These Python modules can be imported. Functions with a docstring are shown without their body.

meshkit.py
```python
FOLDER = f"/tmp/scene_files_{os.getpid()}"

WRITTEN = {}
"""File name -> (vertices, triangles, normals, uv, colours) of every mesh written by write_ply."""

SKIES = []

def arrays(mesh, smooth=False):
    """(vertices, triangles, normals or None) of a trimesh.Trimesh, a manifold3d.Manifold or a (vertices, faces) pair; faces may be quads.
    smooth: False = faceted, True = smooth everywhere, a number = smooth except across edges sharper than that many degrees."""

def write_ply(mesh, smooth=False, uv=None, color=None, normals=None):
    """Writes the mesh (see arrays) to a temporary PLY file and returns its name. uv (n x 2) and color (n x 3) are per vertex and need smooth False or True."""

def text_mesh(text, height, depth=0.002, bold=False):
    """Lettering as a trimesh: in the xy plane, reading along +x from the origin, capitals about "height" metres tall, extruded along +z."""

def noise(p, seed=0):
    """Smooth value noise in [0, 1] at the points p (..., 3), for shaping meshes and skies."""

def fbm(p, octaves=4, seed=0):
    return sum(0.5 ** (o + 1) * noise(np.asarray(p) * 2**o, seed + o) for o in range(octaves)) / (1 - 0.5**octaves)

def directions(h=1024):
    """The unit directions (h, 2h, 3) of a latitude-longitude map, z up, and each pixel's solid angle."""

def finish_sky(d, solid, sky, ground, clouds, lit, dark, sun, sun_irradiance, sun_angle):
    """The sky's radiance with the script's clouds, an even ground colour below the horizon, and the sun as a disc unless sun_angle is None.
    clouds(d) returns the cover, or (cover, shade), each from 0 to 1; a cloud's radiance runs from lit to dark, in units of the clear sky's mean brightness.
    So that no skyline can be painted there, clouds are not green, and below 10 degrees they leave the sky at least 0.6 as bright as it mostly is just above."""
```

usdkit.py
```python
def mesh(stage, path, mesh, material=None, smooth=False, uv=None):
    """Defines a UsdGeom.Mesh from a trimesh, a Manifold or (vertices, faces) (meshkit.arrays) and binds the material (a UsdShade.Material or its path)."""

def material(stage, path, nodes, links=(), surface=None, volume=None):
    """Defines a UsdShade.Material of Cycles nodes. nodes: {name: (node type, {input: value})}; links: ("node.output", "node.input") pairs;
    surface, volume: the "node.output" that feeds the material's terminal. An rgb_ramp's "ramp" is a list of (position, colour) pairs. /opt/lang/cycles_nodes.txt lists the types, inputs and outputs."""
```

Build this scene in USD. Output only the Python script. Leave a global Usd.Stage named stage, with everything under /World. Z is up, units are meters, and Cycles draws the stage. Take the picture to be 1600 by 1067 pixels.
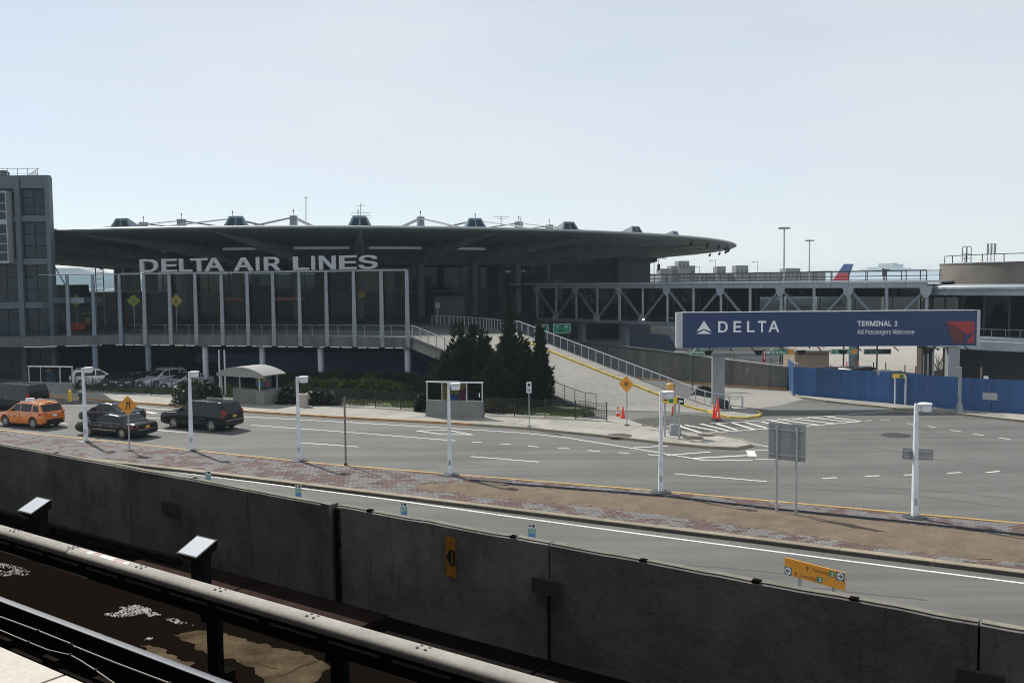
import math, random
import numpy as np, trimesh, manifold3d as m3
from shapely.geometry import Polygon, LineString, Point, box as sbox
from shapely import affinity
from shapely.ops import unary_union
from pxr import Usd, UsdGeom, UsdLux, UsdShade, Gf, Sdf, Vt
import usdkit, meshkit

rnd = random.Random(7)
rng = np.random.default_rng(7)
stage = Usd.Stage.CreateInMemory()
UsdGeom.SetStageUpAxis(stage, 'Z')
UsdGeom.SetStageMetersPerUnit(stage, 1.0)
UsdGeom.Xform.Define(stage, '/World')
PI = math.pi

# ------------------------------------------------------------------ camera, sky, sun, exposure
FPX, EYE, PITCH, ROLL = 1450.0, 9.5, math.atan(93 / 1450.0), 0.010
EXPOSURE = 0.22
SUN_AZ, SUN_EL = math.radians(-37.5), math.radians(44.3)
SUN_I, SKY_S = 1.25, 0.108
AIR, AEROSOL = 1.0, 0.8
VEIL, VEIL_C = 0.66, (6.5, 6.7, 6.85)
fw = np.array([0, math.cos(PITCH), -math.sin(PITCH)])
r0 = np.array([1.0, 0, 0])
u0 = np.cross(r0, fw)
RT = r0 * math.cos(ROLL) - u0 * math.sin(ROLL)
UP = u0 * math.cos(ROLL) + r0 * math.sin(ROLL)
CAM = np.array([0, 0, EYE])
cam = UsdGeom.Camera.Define(stage, '/World/camera')
cam.CreateHorizontalApertureAttr(36.0)
cam.CreateVerticalApertureAttr(24.0)
cam.CreateFocalLengthAttr(36.0 * FPX / 1600)
cam.CreateClippingRangeAttr(Gf.Vec2f(0.1, 60000))
cam.CreateExposureAttr(EXPOSURE)
_m = np.eye(4)
_m[0, :3], _m[1, :3], _m[2, :3], _m[3, :3] = RT, UP, -fw, CAM
cam.AddTransformOp().Set(Gf.Matrix4d(*_m.ravel().tolist()))

sky_m = usdkit.material(stage, '/World/Looks/sky_look', {
    's': ('sky_texture', {'sky_type': 'single_scattering', 'sun_disc': False, 'sun_elevation': SUN_EL, 'sun_rotation': SUN_AZ,
                          'altitude': 2000.0, 'air_density': AIR, 'aerosol_density': AEROSOL, 'ozone_density': 1.0}),
    'tc': ('texture_coordinate', {}), 'mp': ('mapping', {'scale': (1.0, 1.0, 3.5)}),
    'n': ('noise_texture', {'scale': 1.6, 'detail': 4.0, 'roughness': 0.45}), 'r': ('map_range', {'from_min': 0.3, 'from_max': 0.7, 'to_min': VEIL - 0.16, 'to_max': VEIL + 0.16}),
    'm': ('mix', {'fac': 0.4, 'color2': VEIL_C}), 'b': ('background_shader', {'strength': SKY_S})},
    [('tc.generated', 'mp.vector'), ('mp.vector', 'n.vector'), ('n.fac', 'r.value'), ('r.result', 'm.fac'), ('s.color', 'm.color1'), ('m.color', 'b.color')], surface='b.background')   # thin even cloud veil over a clear sky
dome = UsdLux.DomeLight.Define(stage, '/World/sky')
UsdShade.MaterialBindingAPI.Apply(dome.GetPrim()).Bind(sky_m)
dome.GetPrim().SetCustomDataByKey('kind', 'structure')
sund = np.array([math.cos(SUN_EL) * math.sin(SUN_AZ), math.cos(SUN_EL) * math.cos(SUN_AZ), math.sin(SUN_EL)])
sx = np.cross([0, 0, 1], sund); sx /= np.linalg.norm(sx)
sy = np.cross(sund, sx)
sun = UsdLux.DistantLight.Define(stage, '/World/sun')
sun.CreateNormalizeAttr(True); sun.CreateIntensityAttr(SUN_I); sun.CreateAngleAttr(0.53); sun.CreateColorAttr(Gf.Vec3f(1.0, 0.95, 0.86))
_m = np.eye(4); _m[0, :3], _m[1, :3], _m[2, :3] = sx, sy, sund
sun.AddTransformOp().Set(Gf.Matrix4d(*_m.ravel().tolist()))

# ------------------------------------------------------------------ helpers
def _ray(px, py): return fw + RT * (px - 800) / FPX - UP * (py - 533.5) / FPX
def G(px, py, z=0.0):                     # where the sight line of a surveyed picture point meets the level z
    d = _ray(px, py); return CAM + d * (z - EYE) / d[2]
def A(px, py, y):                         # the same at the depth y
    d = _ray(px, py); return CAM + d * y / d[1]
def G2(px, py, z=0.0): return tuple(G(px, py, z)[:2])
def lerp(a, b, t): return np.asarray(a, float) * (1 - t) + np.asarray(b, float) * t
def unit(v): v = np.asarray(v, float); return v / (np.linalg.norm(v) + 1e-12)

class MB:
    def __init__(s): s.v, s.f, s.n = [], [], 0
    def add(s, v, f):
        v = np.asarray(v, float); f = np.asarray(f, int)
        if f.shape[1] == 4: f = np.vstack([f[:, [0, 1, 2]], f[:, [0, 2, 3]]])
        s.v.append(v); s.f.append(f + s.n); s.n += len(v); return s
    def tm(s, m): return s.add(m.vertices, m.faces)
    def man(s, m): q = m.to_mesh(); return s.add(q.vert_properties[:, :3], q.tri_verts)
    def hexa(s, p):                       # 8 points, bottom ring then top ring, counter-clockwise from above
        return s.add(p, [[3, 2, 1, 0], [4, 5, 6, 7], [0, 1, 5, 4], [1, 2, 6, 5], [2, 3, 7, 6], [3, 0, 4, 7]])
    def box(s, c, d, rz=0.0):
        x, y, z = np.asarray(d, float) / 2; q = np.array([[-x, -y, -z], [x, -y, -z], [x, y, -z], [-x, y, -z], [-x, -y, z], [x, -y, z], [x, y, z], [-x, y, z]])
        if rz:
            ca, sa = math.cos(rz), math.sin(rz); q = np.stack([q[:, 0] * ca - q[:, 1] * sa, q[:, 0] * sa + q[:, 1] * ca, q[:, 2]], 1)
        return s.hexa(q + np.asarray(c, float))
    def bar(s, p, q, w, h=None, up=(0, 0, 1)):
        p, q = np.asarray(p, float), np.asarray(q, float); h = w if h is None else h
        t = unit(q - p); up = np.asarray(up, float)
        if abs(t @ up) > 0.99: up = np.array([0, 1.0, 0])
        a = unit(np.cross(t, up)); b = np.cross(a, t)
        o = [-a * w / 2 - b * h / 2, a * w / 2 - b * h / 2, a * w / 2 + b * h / 2, -a * w / 2 + b * h / 2]
        return s.hexa([p + k for k in o] + [q + k for k in o])
    def tube(s, p, q, r, n=8, r2=None):
        p, q = np.asarray(p, float), np.asarray(q, float); r2 = r if r2 is None else r2
        t = unit(q - p); up = np.array([0, 0, 1.0]) if abs(t[2]) < 0.9 else np.array([1.0, 0, 0])
        a = unit(np.cross(t, up)); b = np.cross(t, a); g = np.arange(n) * 2 * PI / n
        c = np.cos(g)[:, None] * a + np.sin(g)[:, None] * b
        v = np.vstack([p + c * r, q + c * r2, [p], [q]]); i = np.arange(n); j = (i + 1) % n
        return s.add(v, np.vstack([np.stack([i, j, j + n], 1), np.stack([i, j + n, i + n], 1), np.stack([j, i, np.full(n, 2 * n)], 1), np.stack([i + n, j + n, np.full(n, 2 * n + 1)], 1)]))
    def path(s, pts, r, n=6):
        for a, b in zip(pts[:-1], pts[1:]): s.tube(a, b, r, n)
        return s
    def prism(s, poly, z0, z1):
        if not isinstance(poly, (Polygon,)) and not hasattr(poly, 'geoms'): poly = Polygon(poly)
        for g in getattr(poly, 'geoms', [poly]):
            if g.geom_type != 'Polygon' or g.area < 1e-6: continue
            m = trimesh.creation.extrude_polygon(g, z1 - z0, engine='earcut'); m.apply_translation([0, 0, z0]); s.tm(m)
        return s
    def sheet(s, poly, z):
        if not isinstance(poly, Polygon) and not hasattr(poly, 'geoms'): poly = Polygon(poly)
        for g in getattr(poly, 'geoms', [poly]):
            if g.geom_type != 'Polygon' or g.area < 1e-6: continue
            v, f = trimesh.creation.triangulate_polygon(g, engine='earcut')
            v = np.asarray(v); f = np.asarray(f)
            a = v[f]; cr = (a[:, 1, 0] - a[:, 0, 0]) * (a[:, 2, 1] - a[:, 0, 1]) - (a[:, 1, 1] - a[:, 0, 1]) * (a[:, 2, 0] - a[:, 0, 0])
            f[cr < 0] = f[cr < 0][:, ::-1]
            s.add(np.column_stack([v, np.full(len(v), z)]), f)
        return s
    def quad(s, a, b, c, d): return s.add([a, b, c, d], [[0, 1, 2, 3]])
    def lathe(s, prof, c=(0, 0, 0), n=24):   # (r, z) from bottom to top
        g = np.arange(n) * 2 * PI / n; prof = np.asarray(prof, float)
        v = np.concatenate([np.stack([np.cos(g) * r, np.sin(g) * r, np.full(n, z)], 1) for r, z in prof]) + np.asarray(c, float)
        f = []
        i = np.arange(n); j = (i + 1) % n
        for k in range(len(prof) - 1): f.append(np.stack([i + k * n, j + k * n, j + (k + 1) * n, i + (k + 1) * n], 1))
        return s.add(v, np.vstack(f))
    def text(s, txt, h, origin, right, up=(0, 0, 1), depth=0.01, bold=False, sx=1.0, center=False):
        m = meshkit.text_mesh(txt, h, depth, bold); v = np.array(m.vertices); v[:, 0] *= sx
        if center: v[:, 0] -= (v[:, 0].min() + v[:, 0].max()) / 2
        R, U = unit(right), unit(up); N = np.cross(R, U)
        return s.add(np.asarray(origin, float) + v[:, :1] * R + v[:, 1:2] * U + v[:, 2:] * N, m.faces)
    def flat(s, poly, origin, right, up=(0, 0, 1), depth=0.01):   # a shapely polygon standing in the plane (right, up)
        R, U = unit(right), unit(up); N = np.cross(R, U)
        for g in getattr(poly, 'geoms', [poly]):
            m = trimesh.creation.extrude_polygon(g, depth, engine='earcut'); v = np.array(m.vertices)
            s.add(np.asarray(origin, float) + v[:, :1] * R + v[:, 1:2] * U + v[:, 2:] * N, m.faces)
        return s
    def arr(s): return np.vstack(s.v), np.vstack(s.f)

used = {}
def numbered(parent, name):
    k = (parent, name); n = used.get(k, 0); used[k] = n + 1
    return name if n == 0 else f'{name}_{n:03d}'
class T:
    def __init__(s, path, loc=(0, 0, 0), rot=0.0): s.path, s.loc, s.rot = path, np.asarray(loc, float), rot
def custom(p, label=None, cat=None, group=None, kind=None):
    for k, v in (('label', label), ('category', cat), ('group', group), ('kind', kind)):
        if v: p.SetCustomDataByKey(k, v)
def thing(name, label, cat, loc=(0, 0, 0), rot=0.0, group=None):
    path = '/World/' + numbered('/World', name)
    x = UsdGeom.Xform.Define(stage, path); x.AddTranslateOp().Set(Gf.Vec3d(*map(float, loc)))
    if rot: x.AddRotateZOp().Set(math.degrees(rot))
    custom(x.GetPrim(), label, cat, group)
    return T(path, loc, rot)
def obj(name, mb, mt, parent=None, label=None, world=True, smooth=False, kind=None, cat=None, group=None, pv=None):
    """one Mesh prim; world=True: the vertices are in world coordinates"""
    v, f = mb.arr() if isinstance(mb, MB) else meshkit.arrays(mb)[:2]
    if parent is not None and world:
        v = v - parent.loc
        if parent.rot:
            c, s_ = math.cos(-parent.rot), math.sin(-parent.rot); v = np.stack([v[:, 0] * c - v[:, 1] * s_, v[:, 0] * s_ + v[:, 1] * c, v[:, 2]], 1)
    base = parent.path if parent is not None else '/World'
    path = base + '/' + numbered(base, name)
    me = usdkit.mesh(stage, path, trimesh.Trimesh(v, f, process=bool(smooth)), M[mt], smooth)
    if pv is not None:
        UsdGeom.PrimvarsAPI(me).CreatePrimvar('tone', Sdf.ValueTypeNames.Float, 'uniform').Set(1.0)
    custom(me.GetPrim(), label, cat, group, kind)
    return T(path, parent.loc if parent is not None else (0, 0, 0), parent.rot if parent is not None else 0.0)
def struct(name, mb, mt, **k): return obj(name, mb, mt, None, kind='structure', **k)
def dup(t, loc, rot, label, group=None):
    was = stage.GetPrimAtPath(t.path).GetCustomData()
    base = t.path.rsplit('/', 1)[1]
    import re
    base = re.sub(r'_\d{3}$', '', base)
    path = '/World/' + numbered('/World', base)
    x = UsdGeom.Xform.Define(stage, path); p = x.GetPrim()
    p.GetReferences().AddInternalReference(t.path); p.SetInstanceable(True)
    x.ClearXformOpOrder(); x.AddTranslateOp().Set(Gf.Vec3d(*map(float, loc)))
    r = x.AddRotateZOp(); r.Set(math.degrees(rot))
    custom(p, label, was['category'], group or was.get('group'))
    return T(path, loc, rot)

M = {}
def mat(name, col, rough=0.7, metal=0.0, var=0.0, vs=1.0, col2=None, bump=0.0, bs=20.0, spec=0.5, coat=0.0, streak=False, obj_space=False, islands=0.0, emit=None, orand=0.0):
    n = {'p': ('principled_bsdf', {'base_color': col, 'roughness': rough, 'metallic': metal, 'specular_ior_level': spec, 'coat_weight': coat})}
    L = []
    if emit: n['p'][1].update(emission_color=emit[0], emission_strength=emit[1])
    if orand: var = var or 0.001
    if var or bump or col2 is not None or islands:
        n['g'] = ('geometry', {})
        src = 'g.position'
        if streak:
            n['mp'] = ('mapping', {'scale': (1, 1, 0.12)}); L.append(('g.position', 'mp.vector')); src = 'mp.vector'
    if var or col2 is not None:
        c2 = col2 if col2 is not None else tuple(c * (1 - var) for c in col)
        c1 = col if col2 is not None else tuple(c * (1 + var * 0.6) for c in col)
        n['n'] = ('noise_texture', {'scale': vs, 'detail': 5.0, 'roughness': 0.62})
        n['r'] = ('rgb_ramp', {'ramp': [(0.32, c2), (0.68, c1)]})
        L += [(src, 'n.vector'), ('n.fac', 'r.fac')]
        out = 'r.color'
        n['n2'] = ('noise_texture', {'scale': vs * 9, 'detail': 3.0, 'roughness': 0.6})
        n['r2'] = ('rgb_ramp', {'ramp': [(0.3, (0.86,) * 3), (0.7, (1.08,) * 3)]})
        n['mx'] = ('mix', {'mix_type': 'multiply', 'fac': 1.0})
        L += [(src, 'n2.vector'), ('n2.fac', 'r2.fac'), (out, 'mx.color1'), ('r2.color', 'mx.color2')]
        out = 'mx.color'
        if islands:
            n['ri'] = ('rgb_ramp', {'ramp': [(0.0, (1 - islands,) * 3), (1.0, (1 + islands,) * 3)]})
            n['mi'] = ('mix', {'mix_type': 'multiply', 'fac': 1.0})
            L += [('g.random_per_island', 'ri.fac'), (out, 'mi.color1'), ('ri.color', 'mi.color2')]; out = 'mi.color'
        if orand:
            n['oi'] = ('object_info', {}); n['ro'] = ('rgb_ramp', {'ramp': [(0.0, (1 - orand,) * 3), (1.0, (1 + orand,) * 3)]}); n['mo'] = ('mix', {'mix_type': 'multiply', 'fac': 1.0})
            L += [('oi.random', 'ro.fac'), (out, 'mo.color1'), ('ro.color', 'mo.color2')]; out = 'mo.color'
        L.append((out, 'p.base_color'))
    if bump:
        n['nb'] = ('noise_texture', {'scale': bs, 'detail': 4.0, 'roughness': 0.65})
        n['b'] = ('bump', {'strength': 1.0, 'distance': bump})
        L += [(src, 'nb.vector'), ('nb.fac', 'b.height'), ('b.normal', 'p.normal')]
    M[name] = usdkit.material(stage, '/World/Looks/' + name, n, L, surface='p.BSDF')
def pane(name, tint, refl=1.0, trans=0.75, rough=0.02):
    M[name] = usdkit.material(stage, '/World/Looks/' + name, {
        't': ('transparent_bsdf', {'color': tuple(c * trans for c in tint)}), 'g': ('glossy_bsdf', {'color': (refl,) * 3, 'roughness': rough}),
        'f': ('fresnel', {'IOR': 1.5}), 'm': ('mix_closure', {})},
        [('f.fac', 'm.fac'), ('t.BSDF', 'm.closure1'), ('g.BSDF', 'm.closure2')], surface='m.closure')
def leafmat(name, col, col2, trans=0.25):
    M[name] = usdkit.material(stage, '/World/Looks/' + name, {
        'g': ('geometry', {}), 'r': ('rgb_ramp', {'ramp': [(0.0, col2), (1.0, col)]}), 'n': ('noise_texture', {'scale': 0.9, 'detail': 2.0}),
        'mm': ('math', {'math_type': 'multiply_add', 'value2': 0.55, 'value3': 0.0}), 'ad': ('math', {'math_type': 'multiply_add', 'value2': 0.45}),
        'd': ('diffuse_bsdf', {}), 't': ('translucent_bsdf', {}), 'm': ('mix_closure', {'fac': trans})},
        [('g.position', 'n.vector'), ('g.random_per_island', 'ad.value1'), ('n.fac', 'mm.value1'), ('mm.value', 'ad.value3'), ('ad.value', 'r.fac'),
         ('r.color', 'd.color'), ('r.color', 't.color'), ('d.BSDF', 'm.closure1'), ('t.BSDF', 'm.closure2')], surface='m.closure')

def stretched(name, light, dark, rot, sc, rough=0.85, spec=0.3, fine=55.0, worn=None):
    n = {'g': ('geometry', {}), 'm': ('mapping', {'rotation': (0, 0, rot), 'scale': sc}), 'a': ('noise_texture', {'scale': 1.0, 'detail': 5.0, 'roughness': 0.6}),
         'ra': ('rgb_ramp', {'ramp': [(0.3, dark), (0.5, tuple((a + b) / 2 for a, b in zip(light, dark))), (0.72, light)]}),
         'b': ('noise_texture', {'scale': 0.16, 'detail': 4.0, 'roughness': 0.65}), 'rb': ('rgb_ramp', {'ramp': [(0.3, (0.82,) * 3), (0.7, (1.1,) * 3)]}),
         'c': ('noise_texture', {'scale': fine, 'detail': 2.0}), 'rc': ('rgb_ramp', {'ramp': [(0.3, (0.8,) * 3), (0.7, (1.2,) * 3)]}),
         'd': ('noise_texture', {'scale': 2.3, 'detail': 3.0, 'roughness': 0.7}), 'rd': ('rgb_ramp', {'ramp': [(0.22, (0.55,) * 3), (0.34, (1.0,) * 3), (1.0, (1.0,) * 3)]}),
         'x': ('mix', {'mix_type': 'multiply', 'fac': 1.0}), 'y': ('mix', {'mix_type': 'multiply', 'fac': 1.0}), 'z': ('mix', {'mix_type': 'multiply', 'fac': 0.8}),
         'bm': ('bump', {'strength': 1.0, 'distance': 0.004}), 'p': ('principled_bsdf', {'roughness': rough, 'specular_ior_level': spec})}
    M[name] = usdkit.material(stage, '/World/Looks/' + name, n, [('g.position', 'm.vector'), ('m.vector', 'a.vector'), ('a.fac', 'ra.fac'), ('g.position', 'b.vector'), ('b.fac', 'rb.fac'), ('g.position', 'c.vector'), ('c.fac', 'rc.fac'),
        ('g.position', 'd.vector'), ('d.fac', 'rd.fac'), ('ra.color', 'x.color1'), ('rb.color', 'x.color2'), ('x.color', 'y.color1'), ('rc.color', 'y.color2'), ('y.color', 'z.color1'), ('rd.color', 'z.color2'), ('z.color', 'p.base_color'), ('c.fac', 'bm.height'), ('bm.normal', 'p.normal')], surface='p.BSDF')
stretched('asphalt', (0.134, 0.137, 0.130), (0.084, 0.086, 0.082), 0.4509, (0.025, 0.75, 1.0))
mat('asphalt_dark', (0.06, 0.06, 0.058), 0.88, var=0.2, vs=0.3, bump=0.004, bs=60, spec=0.3)
mat('ground', (0.13, 0.13, 0.12), 0.9, var=0.25, vs=0.02)
mat('apron', (0.27, 0.26, 0.235), 0.85, var=0.12, vs=0.08)
mat('concrete', (0.27, 0.265, 0.24), 0.85, var=0.14, vs=0.5, bump=0.003, bs=30, spec=0.3, orand=0.13)
mat('concrete_ramp', (0.24, 0.235, 0.215), 0.85, var=0.10, vs=0.25, bump=0.003, bs=30, spec=0.3)
mat('concrete_kerb', (0.23, 0.2, 0.15), 0.85, var=0.2, vs=1.2, spec=0.3, orand=0.13)
mat('concrete_wall', (0.13, 0.127, 0.115), 0.88, var=0.35, vs=1.1, bump=0.01, bs=9, spec=0.25, streak=True, orand=0.13)
M['concrete_stained'] = usdkit.material(stage, '/World/Looks/concrete_stained', {
    'g': ('geometry', {}), 'a': ('noise_texture', {'scale': 1.5, 'detail': 7.0, 'roughness': 0.66}), 'ra': ('rgb_ramp', {'ramp': [(0.3, (0.155, 0.153, 0.145)), (0.5, (0.275, 0.275, 0.262)), (0.7, (0.37, 0.37, 0.355))]}),
    'm': ('mapping', {'scale': (9, 9, 0.7)}), 'b': ('noise_texture', {'scale': 1.0, 'detail': 4.0, 'roughness': 0.7}), 'rb': ('rgb_ramp', {'ramp': [(0.28, (0.5,) * 3), (0.42, (0.95,) * 3), (0.62, (1.0,) * 3), (0.8, (1.25,) * 3)]}),
    'c': ('noise_texture', {'scale': 13.0, 'detail': 5.0, 'roughness': 0.7}), 'rc': ('rgb_ramp', {'ramp': [(0.28, (0.45,) * 3), (0.38, (0.95,) * 3), (0.66, (1.0,) * 3), (0.74, (1.5,) * 3)]}),
    'v': ('voronoi_texture', {'scale': 7.0, 'randomness': 1.0}), 'rv': ('rgb_ramp', {'ramp': [(0.035, (0.25,) * 3), (0.06, (1.0,) * 3)]}),
    'oi': ('object_info', {}), 'ro': ('rgb_ramp', {'ramp': [(0.0, (0.82,) * 3), (1.0, (1.15,) * 3)]}),
    'x': ('mix', {'mix_type': 'multiply', 'fac': 0.75}), 'y': ('mix', {'mix_type': 'multiply', 'fac': 0.8}), 'z': ('mix', {'mix_type': 'multiply', 'fac': 0.8}), 'w': ('mix', {'mix_type': 'multiply', 'fac': 1.0}),
    'bm': ('bump', {'strength': 1.0, 'distance': 0.008}), 'p': ('principled_bsdf', {'roughness': 0.9, 'specular_ior_level': 0.1})},
    [('g.position', 'a.vector'), ('a.fac', 'ra.fac'), ('g.position', 'm.vector'), ('m.vector', 'b.vector'), ('b.fac', 'rb.fac'), ('g.position', 'c.vector'), ('c.fac', 'rc.fac'), ('g.position', 'v.vector'), ('v.distance', 'rv.fac'),
     ('ra.color', 'x.color1'), ('rb.color', 'x.color2'), ('x.color', 'y.color1'), ('rc.color', 'y.color2'), ('y.color', 'z.color1'), ('rv.color', 'z.color2'), ('oi.random', 'ro.fac'), ('z.color', 'w.color1'), ('ro.color', 'w.color2'), ('w.color', 'p.base_color'), ('c.fac', 'bm.height'), ('bm.normal', 'p.normal')], surface='p.BSDF')
mat('concrete_cap', (0.19, 0.18, 0.155), 0.88, var=0.25, vs=2.5, spec=0.25, orand=0.13)
mat('line_white', (0.66, 0.66, 0.64), 0.7, var=0.22, vs=6.0)
mat('line_yellow', (0.62, 0.36, 0.08), 0.7, var=0.22, vs=3.0)
mat('kerb_yellow', (0.5, 0.38, 0.07), 0.7, var=0.3, vs=2.0)
mat('sand', (0.17, 0.132, 0.098), 0.95, col2=(0.115, 0.092, 0.07), vs=1.1, bump=0.03, bs=6, spec=0.1)
mat('paver_red', (0.152, 0.104, 0.095), 0.85, var=0.25, vs=2.0, islands=0.25, spec=0.2, orand=0.13)
mat('paver_grey', (0.215, 0.207, 0.208), 0.85, var=0.2, vs=2.0, islands=0.2, spec=0.2, orand=0.13)
mat('joint', (0.07, 0.062, 0.055), 0.95, var=0.2, vs=3.0)
mat('white_paint', (0.62, 0.65, 0.69), 0.45, var=0.16, vs=2.2)
mat('steel_white', (0.42, 0.45, 0.48), 0.5, var=0.1, vs=1.5)
mat('steel_blue', (0.14, 0.18, 0.215), 0.5, var=0.14, vs=1.2)
mat('steel_dark', (0.03, 0.034, 0.038), 0.5, var=0.15, vs=2.0)
mat('galv', (0.36, 0.37, 0.38), 0.45, metal=0.5, var=0.15, vs=6.0)
mat('alu', (0.25, 0.26, 0.27), 0.5, metal=0.3, var=0.12, vs=4.0)
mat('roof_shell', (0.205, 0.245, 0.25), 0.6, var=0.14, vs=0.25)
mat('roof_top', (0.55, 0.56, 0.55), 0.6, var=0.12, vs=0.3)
mat('soffit_rib', (0.31, 0.35, 0.35), 0.6, var=0.12, vs=0.6)
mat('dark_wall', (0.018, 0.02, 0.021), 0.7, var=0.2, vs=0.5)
mat('grey_wall', (0.05, 0.055, 0.056), 0.75, var=0.15, vs=0.6, orand=0.13)
mat('tan_column', (0.095, 0.105, 0.105), 0.75, var=0.12, vs=0.8)
mat('tower_frame', (0.062, 0.088, 0.105), 0.6, var=0.1, vs=0.8)
mat('tower_glass', (0.011, 0.024, 0.034), 0.15, spec=0.25, var=0.2, vs=0.3, orand=0.35)
mat('facade_glass', (0.006, 0.009, 0.011), 0.12, spec=0.12)
mat('blue_hoard', (0.02, 0.08, 0.22), 0.6, var=0.32, vs=0.7, streak=True, orand=0.13)
mat('sign_navy', (0.004, 0.022, 0.088), 0.5, var=0.05, vs=0.5)
mat('sign_white', (0.62, 0.64, 0.66), 0.5)
mat('sign_red', (0.26, 0.016, 0.018), 0.5)
mat('sign_red_dark', (0.085, 0.012, 0.016), 0.5)
mat('sign_orange', (0.62, 0.26, 0.015), 0.5, var=0.05, vs=4.0)
mat('sign_yellow', (0.68, 0.42, 0.02), 0.5)
mat('sign_lime', (0.27, 0.33, 0.02), 0.5)
mat('sign_green', (0.01, 0.17, 0.085), 0.5)
mat('sign_teal', (0.16, 0.36, 0.30), 0.5)
mat('sign_blue', (0.02, 0.10, 0.5), 0.5)
mat('ink', (0.012, 0.012, 0.012), 0.6)
mat('cone_red', (0.72, 0.045, 0.012), 0.5)
mat('rubber', (0.018, 0.018, 0.018), 0.8)
mat('iron', (0.012, 0.013, 0.014), 0.5)
mat('bin_concrete', (0.34, 0.31, 0.27), 0.85, var=0.15, vs=6.0)
mat('hydrant_green', (0.02, 0.06, 0.035), 0.5)
mat('manhole', (0.06, 0.042, 0.033), 0.7, metal=0.3, var=0.3, vs=6)
mat('soil', (0.045, 0.038, 0.028), 0.95, var=0.3, vs=1.0)
mat('turf', (0.06, 0.085, 0.025), 0.95, col2=(0.035, 0.05, 0.018), vs=1.2)
leafmat('grass', (0.15, 0.18, 0.04), (0.07, 0.095, 0.025), 0.3)
leafmat('leaf_shrub', (0.085, 0.095, 0.045), (0.03, 0.04, 0.02), 0.2)
leafmat('leaf_light', (0.15, 0.155, 0.045), (0.06, 0.075, 0.024), 0.25)
leafmat('leaf_dark', (0.065, 0.088, 0.045), (0.010, 0.016, 0.009), 0.15)
leafmat('leaf_gloss', (0.05, 0.075, 0.03), (0.02, 0.03, 0.014), 0.2)
leafmat('blossom', (0.72, 0.7, 0.64), (0.5, 0.5, 0.42), 0.3)
mat('bark', (0.05, 0.038, 0.028), 0.9, var=0.3, vs=4)
mat('rail_steel', (0.75, 0.74, 0.73), 0.16, metal=1.0)
mat('rail_rust', (0.018, 0.013, 0.011), 0.9, var=0.3, vs=5, spec=0.0)
mat('cover_white', (0.36, 0.345, 0.325), 0.9, var=0.14, vs=2.5, spec=0.08)
mat('plate_dark', (0.016, 0.014, 0.013), 0.9, var=0.35, vs=2.0, spec=0.0)
mat('plate_red', (0.045, 0.030, 0.028), 0.9, var=0.3, vs=3.0, spec=0.0)
mat('deck_tan', (0.115, 0.088, 0.055), 0.95, col2=(0.03, 0.023, 0.015), vs=2.6, bump=0.006, bs=25, spec=0.0)
mat('platform_tile', (0.50, 0.47, 0.43), 0.7, var=0.1, vs=3.0, orand=0.13)
mat('carbon', (0.008, 0.008, 0.008), 0.9, spec=0.0)
mat('car_black', (0.003, 0.003, 0.0035), 0.22, spec=0.25, coat=0.25)
mat('car_navy', (0.010, 0.014, 0.019), 0.25, spec=0.3, coat=0.45)
mat('car_orange', (0.50, 0.135, 0.008), 0.32, coat=0.9)
mat('car_silver', (0.42, 0.45, 0.48), 0.32, metal=0.45, coat=0.8)
mat('car_white', (0.62, 0.63, 0.62), 0.35, coat=0.8)
mat('car_glass', (0.004, 0.006, 0.007), 0.05, spec=0.35)
mat('chrome', (0.6, 0.6, 0.6), 0.15, metal=1.0)
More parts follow.
